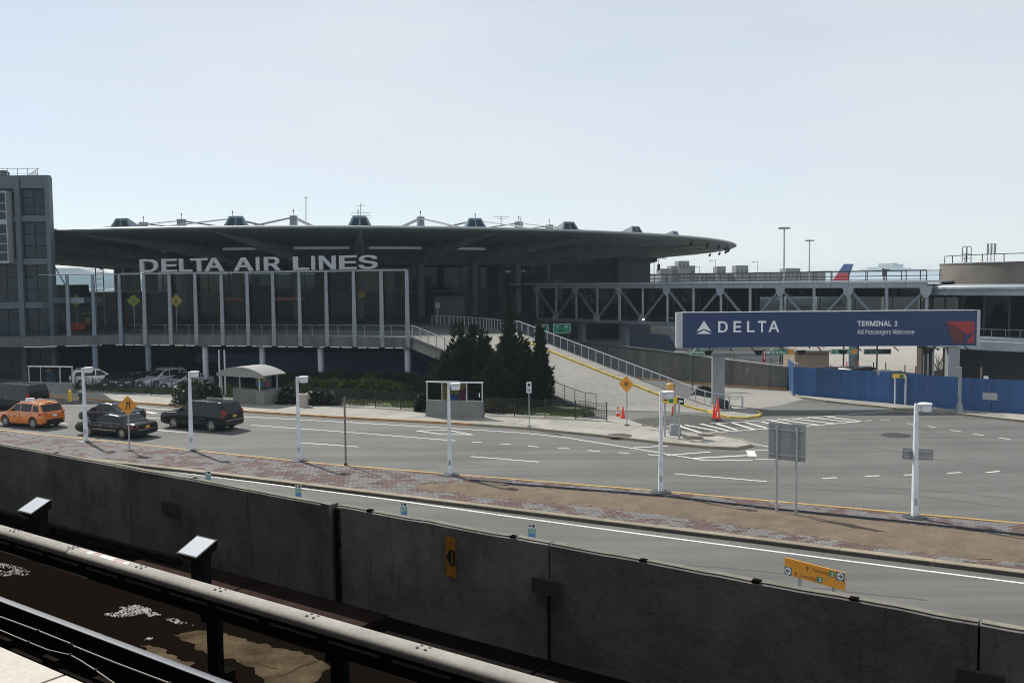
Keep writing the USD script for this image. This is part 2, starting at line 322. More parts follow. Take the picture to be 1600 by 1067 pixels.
mat('trim', (0.012, 0.012, 0.013), 0.7, spec=0.15)
mat('lamp_red', (0.30, 0.008, 0.01), 0.15, coat=1.0)
mat('lamp_clear', (0.6, 0.62, 0.62), 0.1, coat=1.0)
mat('brick_tan', (0.28, 0.22, 0.15), 0.85, var=0.15, vs=1.0)
mat('far_building', (0.16, 0.165, 0.165), 0.8, var=0.15, vs=0.08)
mat('far_roof', (0.30, 0.31, 0.31), 0.8)
mat('far_glass', (0.04, 0.05, 0.055), 0.2)
mat('plane_white', (0.6, 0.61, 0.62), 0.4)
mat('plane_blue', (0.03, 0.10, 0.28), 0.4)
mat('dash_glow', (0.7, 0.7, 0.7), 0.5, emit=((1.0, 0.97, 0.9), 0.32))  # glow for the daylight dashes below the roadway edge
mat('spot_glow', (0.9, 0.9, 0.9), 0.3, emit=((1.0, 0.95, 0.85), 6.0))
mat('poster_yellow', (0.45, 0.32, 0.04), 0.5)
mat('poster_teal', (0.03, 0.14, 0.17), 0.5)
mat('poster_magenta', (0.32, 0.03, 0.11), 0.5)
mat('cream', (0.5, 0.48, 0.42), 0.7)
mat('puddle', (0.007, 0.005, 0.0038), 0.9, spec=0.0)
mat('ripple', (0.012, 0.010, 0.008), 0.09, spec=0.5, bump=0.012, bs=55)
mat('awning', (0.27, 0.275, 0.27), 0.5, var=0.1, vs=2)
mat('orange_light', (0.5, 0.14, 0.02), 0.5)
mat('flood_sky_sheen', (0.55, 0.6, 0.66), 0.12, spec=0.6, coat=1.0)  # bright sky reflected in the glass is put into this pale colour
pane('clear_glass', (0.82, 0.93, 0.96), 0.2, 0.84)
pane('tinted_glass', (0.42, 0.46, 0.48), 0.9, 0.62)
pane('dark_pane', (0.30, 0.36, 0.38), 0.35, 0.45)

# ------------------------------------------------------------------ ground, road, markings
RD = unit([0.9, -0.4356, 0]); RN = np.array([-RD[1], RD[0], 0]) * 1.0      # along the road to the right, and away from the camera
LEFT = -RD
struct('ground', MB().quad((-9000, -60, -0.03), (9000, -60, -0.03), (9000, 14000, -0.03), (-9000, 14000, -0.03)), 'ground')
struct('road', MB().sheet([(-150, 8), (90, 8), (90, 118), (-150, 118)], 0.0), 'asphalt')
struct('apron', MB().sheet([(20, 84), (95, 60), (140, 150), (60, 210), (5, 175), (11, 112)], 0.006), 'apron')

def band(pts, w, z, shift=0.0):
    """a painted strip along ground points"""
    L_ = LineString([tuple(p[:2]) for p in pts])
    return L_.buffer(w / 2, cap_style=2, join_style=2)
def line_px(name, px, w, mt='line_white', z=0.005, label=None):
    pts = [G(x, y, 0) for x, y in px]
    struct(name, MB().sheet(band(pts, w, z), z), mt)

# patches of other surfacing
struct('asphalt_patch', MB().sheet([G2(x, y) for x, y in [(984, 656), (1070, 647), (1106, 650), (1150, 656), (1180, 660), (1130, 672), (1108, 678), (1050, 672), (1008, 664)]], 0.004), 'asphalt_dark')
struct('concrete_lane', MB().sheet([G2(x, y) for x, y in [(1085, 604), (1236, 612), (1262, 622), (1215, 634), (1165, 641), (1120, 634), (1080, 618)]], 0.004), 'concrete_ramp')

# lane lines: solid, dashes, hatching
line_px('lane_line', [(-60, 594), (100, 622.5), (240, 638), (385, 651), (550, 660), (697, 668.5), (820, 676.5), (880, 683), (1000, 702), (1100, 719), (1176, 719)], 0.13)
line_px('lane_line', [(392, 664), (550, 675.5), (712, 688.5)], 0.12)
line_px('lane_line', [(190, 649), (262, 655)], 0.12)
line_px('lane_line', [(246, 672), (300, 676.5)], 0.12)
line_px('lane_line', [(95, 661), (106, 662)], 0.12)
line_px('lane_line', [(463, 691), (560, 698)], 0.12)
line_px('lane_line', [(736, 713), (842, 721.5)], 0.12)
line_px('lane_line', [(1055, 740), (1198, 752)], 0.12)
for a in ([(737, 690.5), (753, 691.2)], [(782, 693.5), (798, 694.5)], [(825, 697), (842, 698)], [(872, 700), (890, 701)], [(918, 703.5), (937, 705)], [(966, 707), (983, 708)], [(1013, 710), (1032, 711.5)],
          [(1285, 747), (1308, 746)], [(1352, 744), (1374, 743)], [(1412, 742), (1434, 741)], [(1480, 739), (1502, 738)], [(1541, 738), (1562, 736)],
          [(1417, 661.5), (1430, 663)], [(1450, 666), (1463, 667.5)], [(1485, 672), (1502, 674.5)], [(1520, 677.5), (1537, 680.5)], [(1560, 683.5), (1579, 686.5)], [(1600, 690), (1612, 692)]):
    line_px('lane_dash', a, 0.13)
line_px('lane_diamond', [(652, 673), (700, 671.8), (737, 679), (690, 678.5), (652, 673)], 0.13)
line_px('lane_diamond', [(228, 643), (244, 646)], 0.35)
line_px('hatch_line', [(990, 699.5), (1043, 696.5)], 0.16, z=0.009)
line_px('hatch_line', [(1042, 711), (1110, 706)], 0.16, z=0.009)
line_px('hatch_line', [(1080, 716), (1176, 711)], 0.2, z=0.009)
line_px('hatch_line', [(1172, 704), (1176, 713)], 0.45, z=0.013)
line_px('lane_line', [(1170, 692), (1205, 699)], 0.12, z=0.009)
line_px('lane_line', [(1178, 703), (1228, 704)], 0.12, z=0.009)
line_px('lane_line', [(1180, 718), (1232, 718)], 0.12, z=0.013)
# the zebra hatching across the exit of the ramp
for k, (a, b) in enumerate([((1056, 664), (1098, 677)), ((1070, 664), (1122, 673.5)), ((1094, 662), (1138, 673)), ((1120, 662), (1152, 672)), ((1142, 660), (1178, 671)), ((1165, 660), (1198, 669)),
                            ((1190, 659), (1225, 667)), ((1200, 656), (1250, 665.5)), ((1215, 655), (1278, 664)), ((1238, 654), (1304, 662)), ((1262, 652), (1335, 660)), ((1290, 650.5), (1345, 658.5))]):
    line_px('hatch_line', [a, b], 0.22, z=0.013)
line_px('hatch_line', [(1085, 678), (1200, 670), (1290, 663.5), (1345, 658.5)], 0.14, z=0.017)
line_px('hatch_line', [(1010, 669), (1045, 666.5), (1065, 664)], 0.14, z=0.013)
line_px('hatch_line', [(1110, 662), (1180, 658), (1250, 654), (1300, 650), (1360, 645.5), (1400, 642)], 0.12, z=0.017)
for a, b in [((1352, 657.5), (1362, 657)), ((1376, 656.5), (1390, 657))]: line_px('hatch_line', [a, b], 0.12, z=0.013)
for k in range(5): line_px('hatch_line', [(1400 + k * 18, 642 + k * .5), (1425 + k * 18, 645 + k * .6)], 0.1, z=0.013)
line_px('edge_line', [(255, 735), (600, 779), (800, 807), (1000, 834), (1200, 860), (1300, 873), (1600, 911), (1750, 930)], 0.13)
# old joints and cracks on the ramp and road are in the material; drain and manhole covers are things
def cover(px, py, r, label, z=0.004, mt='manhole'):
    c = G(px, py, z); t = thing('manhole_cover', label, 'manhole cover', (c[0], c[1], z))
    obj('rim', MB().lathe([(r, 0), (r, .012), (r * .9, .012), (r * .9, 0.004)], c, 28), 'steel_dark', t)
    obj('lid', MB().lathe([(r * .885, .0), (r * .885, .009), (0.001, .011)], c, 28), mt, t)
cover(968, 680.5, 0.75, 'brown manhole lid on the pavement below the yellow diamond sign', 0.132)
cover(1083, 684, 0.62, 'brown manhole lid near the tip of the traffic island, beside the post of the sign', 0.132)
cover(1104, 679.5, 0.55, 'brown manhole lid furthest right on the traffic island', 0.132)
cover(1400, 680, 0.85, 'dark manhole lid in the open asphalt beside the zebra hatching', 0.004, 'steel_dark')
cover(774, 753.5, 0.75, 'large rusty manhole lid in the paved median beside the lamp post', 0.155)

# ------------------------------------------------------------------ pavement, kerbs, traffic island
KERB = [(-120, 593), (0, 610), (73, 625.5), (240, 633), (385, 644.5), (460, 649.5), (550, 655), (697, 662.5), (820, 670.8), (925, 681.5), (1025, 693), (1100, 700.5), (1150, 703), (1176, 698)]
KERB[2] = (73, 620.5); KERB[1] = (0, 612.5); KERB[0] = (-120, 600)
BACK = [(1164, 690), (1132, 684), (1107, 681), (1050, 675), (1007, 667), (990, 661), (965, 653), (951, 652), (948, 655)]
FENCE = [(948, 658), (910, 655), (850, 652), (757, 647), (690, 643), (654, 641), (587, 637), (522, 634), (462, 630.5), (439, 629), (345, 622), (272, 619.5), (165, 613.5), (115, 610), (0, 600), (-120, 590)]
side_poly = Polygon([G2(*p) for p in KERB] + [G2(*p) for p in BACK] + [G2(*p) for p in FENCE]).buffer(0)
kl = LineString([G2(*p) for p in KERB + BACK[:5]])
pv = struct('pavement', MB().prism(side_poly.buffer(-0.03), 0.0, 0.112), 'joint')
inner = side_poly.difference(kl.buffer(0.2))
o0 = G(1176, 698)
slab_n = 0
for i in range(-1, 46):
    for j in range(0, 9):
        a = o0 + LEFT * (i * 2.0) + RN * (j * 1.9 - 1.6)
        cell = Polygon([tuple((a + LEFT * u + RN * w)[:2]) for u, w in ((0.004, .004), (1.994, .004), (1.994, 1.892), (.004, 1.892))])
        g = cell.intersection(inner)
        if g.area > 0.15 and g.geom_type == 'Polygon':
            obj('slab', MB().prism(g.simplify(.01), 0.02, 0.125 + rnd.random() * .008), 'concrete', pv); slab_n += 1
kb = thing('kerb', None, None); stage.GetPrimAtPath(kb.path).SetCustomDataByKey('kind', 'structure')
mat('kerb_orange', (0.40, 0.235, 0.105), 0.8, var=0.3, vs=1.5)
def kerb_run(parent, line, side_w, z1, seg, mtf, gap=0.012, z0=0.0):
    """kerb stones along a shapely line, buffered to one side (single-sided)"""
    n = max(1, int(line.length / seg))
    from shapely.ops import substring
    for k in range(n):
        s = substring(line, line.length * k / n + gap / 2, line.length * (k + 1) / n - gap / 2)
        g = s.buffer(side_w, cap_style=2, join_style=2, single_sided=True)
        if g.area > 0.01:
            obj('kerb_stone', MB().prism(g, z0, z1), mtf(k / n), parent)
kerb_run(kb, kl, 0.19, 0.15, 2.4, lambda t: 'kerb_orange' if t < 0.66 else 'concrete_kerb')

# ------------------------------------------------------------------ median: kerbs, paving stones, sand bed
far_e = [G(-80, 667), G(0, 674.5), G(500, 727.5), G(1000, 768.5), G(1600, 822.5), G(1800, 841)]
near_e = [G(-80, 698), G(300, 740), G(650, 783), G(1000, 826.5), G(1200, 851), G(1300, 864), G(1450, 883), G(1600, 902), G(1800, 926)]
med = Polygon([tuple(p[:2]) for p in far_e] + [tuple(p[:2]) for p in near_e[::-1]]).buffer(0)
sand_px = [(628, 757), (700, 754), (740, 752), (800, 758), (1040, 777), (1200, 796), (1420, 818), (1600, 838), (1800, 858), (1800, 889), (1650, 881), (1540, 876), (1450, 865), (1300, 843), (1200, 828), (1000, 800), (850, 786), (760, 777), (690, 769)]
sand = Polygon([G2(x, y, .14) for x, y in sand_px]).buffer(0)
sand = sand.buffer(-0.5).buffer(0.5)
fe = LineString([tuple(p[:2]) for p in far_e]); ne = LineString([tuple(p[:2]) for p in near_e])
md = struct('median', MB().prism(med, 0.0, 0.12), 'joint')
mk = thing('median_kerb', None, None); stage.GetPrimAtPath(mk.path).SetCustomDataByKey('kind', 'structure')
kerb_run(mk, fe, -0.22, 0.15, 3.2, lambda t: 'kerb_median')if False else None
mat('kerb_median', (0.42, 0.27, 0.085), 0.8, var=0.3, vs=2.0)
kerb_run(mk, fe, -0.17, 0.15, 3.2, lambda t: 'kerb_median')
kerb_run(mk, ne, 0.36, 0.15, 2.9, lambda t: 'concrete_kerb')
pave = med.difference(fe.buffer(0.19)).difference(ne.buffer(0.38)).difference(sand.buffer(0.03))
sv = MB()
st_, ft_ = trimesh.creation.triangulate_polygon(sand, engine='earcut')
sx0, sy0, sx1, sy1 = sand.bounds
gx, gy = np.meshgrid(np.arange(sx0, sx1, .3), np.arange(sy0, sy1, .3), indexing='ij')
nx_, ny_ = gx.shape
hh = meshkit.fbm(np.stack([gx * 0.9, gy * 0.9, gx * 0], -1), 4, 3)
inside = np.array([sand.contains(Point(x, y)) for x, y in zip(gx.ravel(), gy.ravel())]).reshape(gx.shape)
ed = np.array([min(sand.exterior.distance(Point(x, y)), .8) if q else 0 for x, y, q in zip(gx.ravel(), gy.ravel(), inside.ravel())]).reshape(gx.shape)
vz = 0.118 + np.where(inside, ed * (0.03 + 0.13 * hh), 0)
idx = np.arange(nx_ * ny_).reshape(nx_, ny_)
q = np.stack([idx[:-1, :-1], idx[1:, :-1], idx[1:, 1:], idx[:-1, 1:]], -1).reshape(-1, 4)
q = q[inside.ravel()[q].sum(1) >= 3]
struct('sand_bed', MB().prism(sand, 0.1, 0.124), 'sand')
obj('sand', MB().add(np.stack([gx, gy, vz], -1).reshape(-1, 3), q), 'sand', None, smooth=True, kind='stuff', label='brown sand and dry earth filling the middle of the paved median', cat='sand')
eb = [G(x, y, .13) for x, y in [(735, 751), (800, 757), (1040, 776), (1200, 795), (1420, 817), (1600, 837), (1800, 857)]]
e_ = thing('bed_edging', 'long black steel edging strip between the sand and the far row of paving stones', 'edging', eb[0])
for a, b in zip(eb[:-1], eb[1:]): obj('edging_strip', MB().bar(a + [0, 0, .02], b + [0, 0, .02], .03, .12), 'steel_dark', e_)
# stones: 0.27 x 0.2 in running bond, blotches of red and grey
ps = []
from shapely.prepared import prep
pp_ = prep(pave)
o1 = far_e[0]
for i in range(0, 330):
    for j in range(-3, 46):
        c = o1 + RD * (i * 0.27 + (0.135 if j % 2 else 0)) - RN * (j * 0.2)
        if c[1] < 20: continue
        if not pp_.contains(Point(c[0], c[1])): continue
        ps.append((c, i, j))
order = sorted(range(len(ps)), key=lambda k: ps[k][0][1] + (40 if ps[k][0][0] > 24 else 0))
near = set(order[:296])
fields = {'paver_red': MB(), 'paver_grey': MB()}
def stone(m, c, z):
    h = 0.13 + rnd.random() * 0.008; w, l = .0945, .1295; ch = .008
    b = [c + RD * u - RN * v for u, v in ((-l, -w), (-l, w), (l, w), (l, -w))]
    t = [c + RD * u * .95 - RN * v * .93 for u, v in ((-l, -w), (-l, w), (l, w), (l, -w))]
    vs = [p + [0, 0, .11] for p in b] + [p + [0, 0, h - ch] for p in b] + [p + [0, 0, h] for p in t]
    f = [[0, 1, 5, 4], [1, 2, 6, 5], [2, 3, 7, 6], [3, 0, 4, 7], [4, 5, 9, 8], [5, 6, 10, 9], [6, 7, 11, 10], [7, 4, 8, 11], [8, 9, 10, 11]]
    m.add(vs, f)
for k, (c, i, j) in enumerate(ps):
    q_ = meshkit.noise(np.array([i * 0.42, j * 0.36, 0.5]), 11) * 0.85 + rnd.random() * 0.16
    mt = 'paver_red' if q_ > 0.53 else 'paver_grey'
    if k in near:
        m = MB(); stone(m, c, 0); obj('paving_stone', m, mt, md)
    else: stone(fields[mt], c, 0)
for mt, m in fields.items(): obj('paving_stones', m, mt, md, kind='stuff')

# ------------------------------------------------------------------ guideway in front of the camera: parapet wall, rails, platform
ZD, ZW = 6.3, 7.3
wa, wb = G(0, 693, ZW), G(1600, 986, ZW)
WD = unit((wb - wa) * [1, 1, 0]); WN = np.array([-WD[1], WD[0], 0])       # along to the right; away from the camera
def on_wall(px):
    """the place along the wall's top front edge seen above picture column px"""
    d = _ray(px, 693 + (986 - 693) * px / 1600.); n = WN; t = ((wa - CAM) @ n) / (d @ n); p = CAM + d * t
    return float((p - wa) @ WD)
gw = struct('guideway', MB().prism([tuple((wa + WD * s + WN * w)[:2]) for s, w in ((-40, .3), (40, .3), (40, -8), (-40, -8))], 5.4, ZD), 'plate_dark')
cuts = [-16.0] + [on_wall(x) for x in (-330, 205, 527, 858, 1530)] + [on_wall(1530) + 4.2]
wl = thing('parapet_wall', 'long dark stained concrete parapet of separate panels along the near track', 'wall', wa + [0, 0, -1])
for k, (s0, s1) in enumerate(zip(cuts[:-1], cuts[1:])):
    off = -0.035 if k in (1, 2) else 0.0
    g0 = 0.008; g1 = 0.05 if k == 2 else 0.008
    p0, p1 = wa + WD * (s0 + g0) + WN * off, wa + WD * (s1 - g1) + WN * off
    # cross section: thin cap edge, slight chamfer
    th = 0.095
    pts = []
    sec = [(0, ZD - .02), (0, ZW - .015), (0.015, ZW), (th - .015, ZW), (th, ZW - .015), (th, ZD - .3)]
    n = 26
    vs, f = [], []
    for i in range(n + 1):
        c = p0 + (p1 - p0) * i / n
        for (w, z) in sec:
            jit = (meshkit.noise(np.array([c[0] * 5.1, c[1] * 5.1, z * 3]), 5) - .5) * 0.012
            vs.append(c * [1, 1, 0] + WN * w + [0, 0, z + (jit if z > 7 else 0)])
    ns = len(sec)
    for i in range(n):
        for j in range(ns - 1): f.append([i * ns + j, (i + 1) * ns + j, (i + 1) * ns + j + 1, i * ns + j + 1])
    m = MB().add(vs, f)
    for e, rev in ((0, False), (n * ns, True)):
        t_ = [[e, e + i + 1, e + i + 2] for i in range(ns - 2)]
        m.add(np.array(vs), [r[::-1] if rev else r for r in t_])
    pan = obj('wall_panel', m, 'concrete_stained', wl)
    jf = p1 + WD * .012; obj('joint_filler', MB().box(jf * [1, 1, 0] + WN * .05 + [0, 0, 6.78], (.16, .03, .96), math.atan2(WD[1], WD[0])), 'trim', pan)
    cp = MB()
    for i in range(n):
        a, b = p0 + (p1 - p0) * i / n, p0 + (p1 - p0) * (i + 1) / n
        za, zb = [ZW + 0.004 + (meshkit.noise(np.array([c[0] * 5.1, c[1] * 5.1, 21.9]), 5) - .5) * .012 for c in (a, b)]
        cp.quad(a * [1, 1, 0] + WN * .012 + [0, 0, za], b * [1, 1, 0] + WN * .012 + [0, 0, zb], b * [1, 1, 0] + WN * (th - .012) + [0, 0, zb], a * [1, 1, 0] + WN * (th - .012) + [0, 0, za])
    obj('cap', cp, 'concrete_cap', pan)
    if k == 2:
        obj('end_post', MB().hexa([*(p1 + WN * w + WD * u + [0, 0, z - ZW] for z in (ZD, ZW + .012) for u, w in ((-.14, -.012), (.0, -.03), (.0, .1), (-.14, .1)))]), 'concrete_cap', pan)
for k, px in enumerate((302, 575, 800, 1003, 1333, 1180, 85)):
    c = wa + WD * on_wall(px) + WN * .03
    lp = MB(); q0 = [c + WD * .028 * math.cos(a) + [0, 0, .018 * math.sin(a) - .005] for a in np.linspace(0, PI, 7)]
    lp.path(q0, .006, 5)
    lp.box(c + [0, 0, -.012], (.06, .05, .045), math.atan2(WD[1], WD[0]))
    obj('lifting_loop', lp, 'rail_rust', wl)
for px, z0, w in ((857, 6.94, .29), (270, 6.92, .34), (1535, 6.93, .28)):
    c = wa + WD * on_wall(px) - WN * .03
    bx = MB().box([c[0], c[1], z0], (w, .035, .13), math.atan2(WD[1], WD[0]))
    obj('cover_box', bx, 'box_grey', wl) if 'box_grey' in M else (mat('box_grey', (.075, .075, .08), .8), obj('cover_box', bx, 'box_grey', wl))
    obj('joint_strip', MB().box([c[0] + WN[0] * .025, c[1] + WN[1] * .025, (ZD + z0) / 2 - .04], (.016, .012, z0 - ZD - .09), math.atan2(WD[1], WD[0])), 'trim', wl)
# pipe along the foot of the wall
pp = [wa * [1, 1, 0] + WD * s - WN * .22 + [0, 0, ZD + .12] for s in np.linspace(-9, on_wall(300), 6)]
t = thing('conduit', 'dark pipe running along the foot of the concrete parapet', 'pipe', pp[0]); obj('pipe', MB().path(pp, .035, 8), 'trim', t)
for p in pp: obj('bracket', MB().box(p - [0, 0, .06], (.05, .09, .12), math.atan2(WD[1], WD[0])), 'trim', t)
# yellow marker with arrow and 0
c = wa + WD * on_wall(705) - WN * .012
h0 = A(705, 870, c[1])[2]
t = thing('track_marker', 'yellow vertical plate with black arrow and 0 on the parapet', 'sign', (c[0], c[1], h0))
mw = .105
pl = Polygon([(-mw / 2, -.175), (-mw * .1, -.175), (0.0, -.155), (mw * .1, -.185), (mw / 2, -.185), (mw / 2, .185), (mw * .07, .185), (0, .165), (-mw * .07, .185), (-mw / 2, .185)])
obj('plate', MB().flat(pl, c + [0, 0, h0 - c[2]], WD, depth=.006), 'sign_orange', t)
z_ = h0 - c[2]
ar = Polygon([(-.045, .0), (-.008, .068), (-.008, -.068)]); ring = affinity.translate(affinity.scale(sbox(-.017, -.06, .017, .06).buffer(.012), 1, 1), .022, 0).difference(affinity.translate(sbox(-.004, -.05, .004, .05).buffer(.006), .022, 0))
obj('arrow', MB().flat(ar, c - WN * .006 + [0, 0, z_], WD, depth=.002), 'ink', t)
obj('numeral', MB().flat(ring, c - WN * .006 + [0, 0, z_], WD, depth=.002), 'ink', t)
obj('screw', MB().lathe([(.006, 0), (.004, .004), (.0005, .005)], (0, 0, 0), 8).__class__().box(c + [0, 0, z_ + .14] - WN * .005, (.01, .006, .01)), 'ink', t)

# contact rail under its white cover
ra, rb = G(0, 832, 7.05), G(746, 1040, 7.05)
ro = float((ra - wa) @ WN); rc = float((rb - wa) @ WN); RO = (ro + rc) / 2
def rail_pt(s, z=0.0, w=0.0): return wa * [1, 1, 0] + WD * s + WN * (RO + w) + [0, 0, z]
def rail_s(px, py): p = G(px, py, 7.09); return float((p - wa) @ WD)
tr = thing('contact_rail', 'white covered contact rail running along the track before the parapet', 'rail', rail_pt(-2, ZD))
secs = [(-.078, 7.02), (-.078, 7.048), (-.07, 7.068), (-.05, 7.084), (0, 7.093), (.05, 7.086), (.07, 7.07), (.078, 7.048), (.078, 7.02)]
jn = [-14, -6.5, rail_s(88, 862), rail_s(1100, 1160), rail_s(1100, 1160) + 5]
for s0, s1 in zip(jn[:-1], jn[1:]):
    m = MB(); vs = [rail_pt(s, z, w) for s in (s0 + .006, s1 - .006) for w, z in secs]; ns = len(secs)
    m.add(vs, [[j, j + 1, ns + j + 1, ns + j] for j in range(ns - 1)] + [[ns - 1, 0, ns, 2 * ns - 1]])
    obj('cover', m, 'cover_white', tr, smooth=40)
bolt_groups = [rail_s(x, y) for x, y in ((13, 831), (103, 858), (208, 889), (331, 925), (475, 967), (648, 1018))]
step_b = 1.05
bolt_groups += [bolt_groups[-1] + step_b * k for k in (1, 2, 3)] + [bolt_groups[0] - 1.0 * k for k in (1, 2, 3)]
for s in bolt_groups:
    for du, dw in ((-.035, -.02), (.035, -.02), (-.03, .02), (.04, .02)):
        p = rail_pt(s + du, 7.092 - abs(dw) * .1, dw)
        obj('bolt', MB().lathe([(.0125, -.004), (.0115, .005), (.006, .010), (.0005, .011)], p, 10), 'cover_white', tr)
m = MB(); m.bar(rail_pt(-14, 6.93, .0), rail_pt(12, 6.93, .0), .09, .11); obj('conductor', m, 'carbon', tr)
for k in range(-9, 9):
    s = bolt_groups[3] + k * 0.62
    obj('shoe_plate', MB().bar(rail_pt(s + .03, 6.97, -.056), rail_pt(s + .53, 6.97, -.056), .010, .02), 'steel_blue', tr)
for k in range(-1, 5):
    s = rail_s(492, 985) + k * 1.42
    bk = MB().box(rail_pt(s, (ZD + 6.95) / 2, .04), (.13, .06, .65), math.atan2(WD[1], WD[0])); bk.box(rail_pt(s, ZD + .04, .05), (.2, .2, .08), math.atan2(WD[1], WD[0])); bk.box(rail_pt(s, 6.86, .01), (.11, .12, .1), math.atan2(WD[1], WD[0]))
    obj('bracket', bk, 'carbon', tr)
# warning label stuck on the cover
s0, s1 = rail_s(116, 868), rail_s(188, 884)
tl = thing('warning_label', 'red and white warning sticker on the contact rail cover', 'label', rail_pt(s0, 7.1))
Ls = s1 - s0
for u0, u1, mt in ((0, .12, 'sign_white'), (.12, .3, 'lab_pink'), (.32, .66, 'sign_white'), (.68, .9, 'lab_pink'), (.9, 1.0, 'sign_white')):
    if 'lab_pink' not in M: mat('lab_pink', (0.34, 0.17, 0.18), 0.6, var=0.25, vs=8)
    mm = MB()
    for (w0, z0_), (w1, z1_) in (((-.05, 7.0785), (0.0, 7.0968)), ((0.0, 7.0968), (.042, 7.0855))):
        mm.quad(rail_pt(s0 + u0 * Ls, z0_, w0), rail_pt(s0 + u1 * Ls, z0_, w0), rail_pt(s0 + u1 * Ls, z1_, w1), rail_pt(s0 + u0 * Ls, z1_, w1))
    obj('sticker', mm, mt, tl)
# running rail
qa, qb = G(0, 938, 6.72), G(345, 1062, 6.72)
QO = float((qa - wa) @ WN + (qb - wa) @ WN) / 2
rp = [(-.06, 6.45), (-.06, 6.47), (-.012, 6.49), (-.01, 6.66), (-.034, 6.68), (-.036, 6.71), (-.03, 6.72), (.03, 6.72), (.036, 6.71), (.034, 6.68), (.01, 6.66), (.012, 6.49), (.06, 6.47), (.06, 6.45)]
rr = thing('running_rail', 'polished steel running rail of the near track', 'rail', wa * [1, 1, 0] + WD * -4 + WN * QO + [0, 0, ZD])
def q_pt(s, w, z, o=None): return wa * [1, 1, 0] + WD * s + WN * ((QO if o is None else o) + w) + [0, 0, z]
m = MB(); ns = len(rp); vs = [q_pt(s, w, z) for s in (-14, 12) for w, z in rp]
m.add(vs, [[j, j + 1, ns + j + 1, ns + j] for j in range(ns - 1)]); obj('rail_web', m, 'rail_rust', rr)
obj('rail_head', MB().bar(q_pt(-14, 0, 6.717), q_pt(12, 0, 6.717), .064, .016), 'rail_steel', rr)
for k in range(-14, 14): obj('rail_clip', MB().box(q_pt(k * .75, .0, 6.44), (.2, .3, .07), math.atan2(WD[1], WD[0])), 'rail_rust', rr)
for k, o in enumerate((QO - 1.435,)):
    pass
# plinths, reaction plate, wet floor and ragged tan patches
struct('rail_plinth', MB().prism([tuple(q_pt(s, w, 0)[:2]) for s, w in ((-20, -.16), (20, -.16), (20, .16), (-20, .16))], ZD + .002, 6.42), 'plate_dark')
struct('wet_floor', MB().sheet([tuple(q_pt(s, w, 0)[:2]) for s, w in ((-20, .17), (20, .17), (20, -.97 - QO), (-20, -.97 - QO))], ZD + .004), 'puddle')
def patch(name, px, mt, z):
    pts = [G(x, y, z) for x, y in px]; q = LineString([tuple(p[:2]) for p in pts + pts[:1]]); n = int(q.length / .02); o = []
    for k in range(n):
        p = np.array(q.interpolate(q.length * k / n).coords[0]); o.append(p + (np.array([meshkit.fbm(np.array([p[0] * 9, p[1] * 9, 2.0]), 3, 1), meshkit.fbm(np.array([p[0] * 9, p[1] * 9, 7.0]), 3, 2)]) - .5) * .11)
    struct(name, MB().sheet(Polygon(o).buffer(0), z), mt)
patch('dry_floor', [(268, 993), (310, 983), (340, 985), (400, 1005), (440, 1010), (462, 1018), (520, 1040), (470, 1085), (410, 1067), (396, 1042), (360, 1030), (346, 1030), (300, 1006)], 'deck_tan', ZD + .008)
patch('dry_floor', [(222, 1008), (240, 1006), (300, 1037), (292, 1042), (330, 1062), (420, 1090), (330, 1075), (250, 1030)], 'deck_tan', ZD + .008)
patch('dry_floor', [(410, 1040), (450, 1035), (495, 1032), (440, 1054)], 'deck_tan', ZD + .012)
mat('glint_chip', (.55, .53, .5), .3, spec=.8)  # pale chips take the place of sun glints on the water
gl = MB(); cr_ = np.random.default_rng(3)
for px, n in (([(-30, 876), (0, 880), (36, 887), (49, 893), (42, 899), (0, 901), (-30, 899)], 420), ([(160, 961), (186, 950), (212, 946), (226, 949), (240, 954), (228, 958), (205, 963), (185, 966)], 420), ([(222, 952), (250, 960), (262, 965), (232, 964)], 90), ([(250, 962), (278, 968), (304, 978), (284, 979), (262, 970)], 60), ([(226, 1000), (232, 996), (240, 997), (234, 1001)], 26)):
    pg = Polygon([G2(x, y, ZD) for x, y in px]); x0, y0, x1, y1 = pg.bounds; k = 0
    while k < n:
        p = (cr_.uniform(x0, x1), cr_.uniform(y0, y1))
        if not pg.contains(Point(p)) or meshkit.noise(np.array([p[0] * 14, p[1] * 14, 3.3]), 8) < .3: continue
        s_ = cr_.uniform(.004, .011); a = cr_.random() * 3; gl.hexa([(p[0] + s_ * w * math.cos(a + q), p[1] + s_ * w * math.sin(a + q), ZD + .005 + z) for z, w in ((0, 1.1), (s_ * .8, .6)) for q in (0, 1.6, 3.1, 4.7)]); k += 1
obj('wet_gravel', gl, 'glint_chip', None, kind='stuff', label='pale chips standing in for sun glints on the wet track floor beside the rail', cat='glints')
# walkway plates along the wall
for k in range(-6, 7):
    s0 = on_wall(527) - 1.1 + (k - 1) * 1.83
    mt = 'plate_red' if k in (0, 1) else 'plate_dark'
    pts = [wa * [1, 1, 0] + WD * u - WN * w for u, w in ((s0 + .01, .06), (s0 + 1.81, .06), (s0 + 1.81, .95), (s0 + .01, .95))]
    if k == 0: wk = thing('walkway', 'dark walkway plates between the contact rail and the parapet', 'walkway', pts[0] + [0, 0, ZD])
    if k >= 0: obj('walkway_plate', MB().prism([tuple(p[:2]) for p in pts], ZD + .004, ZD + (.05 if k in (0, 1) else .02)), mt, wk)
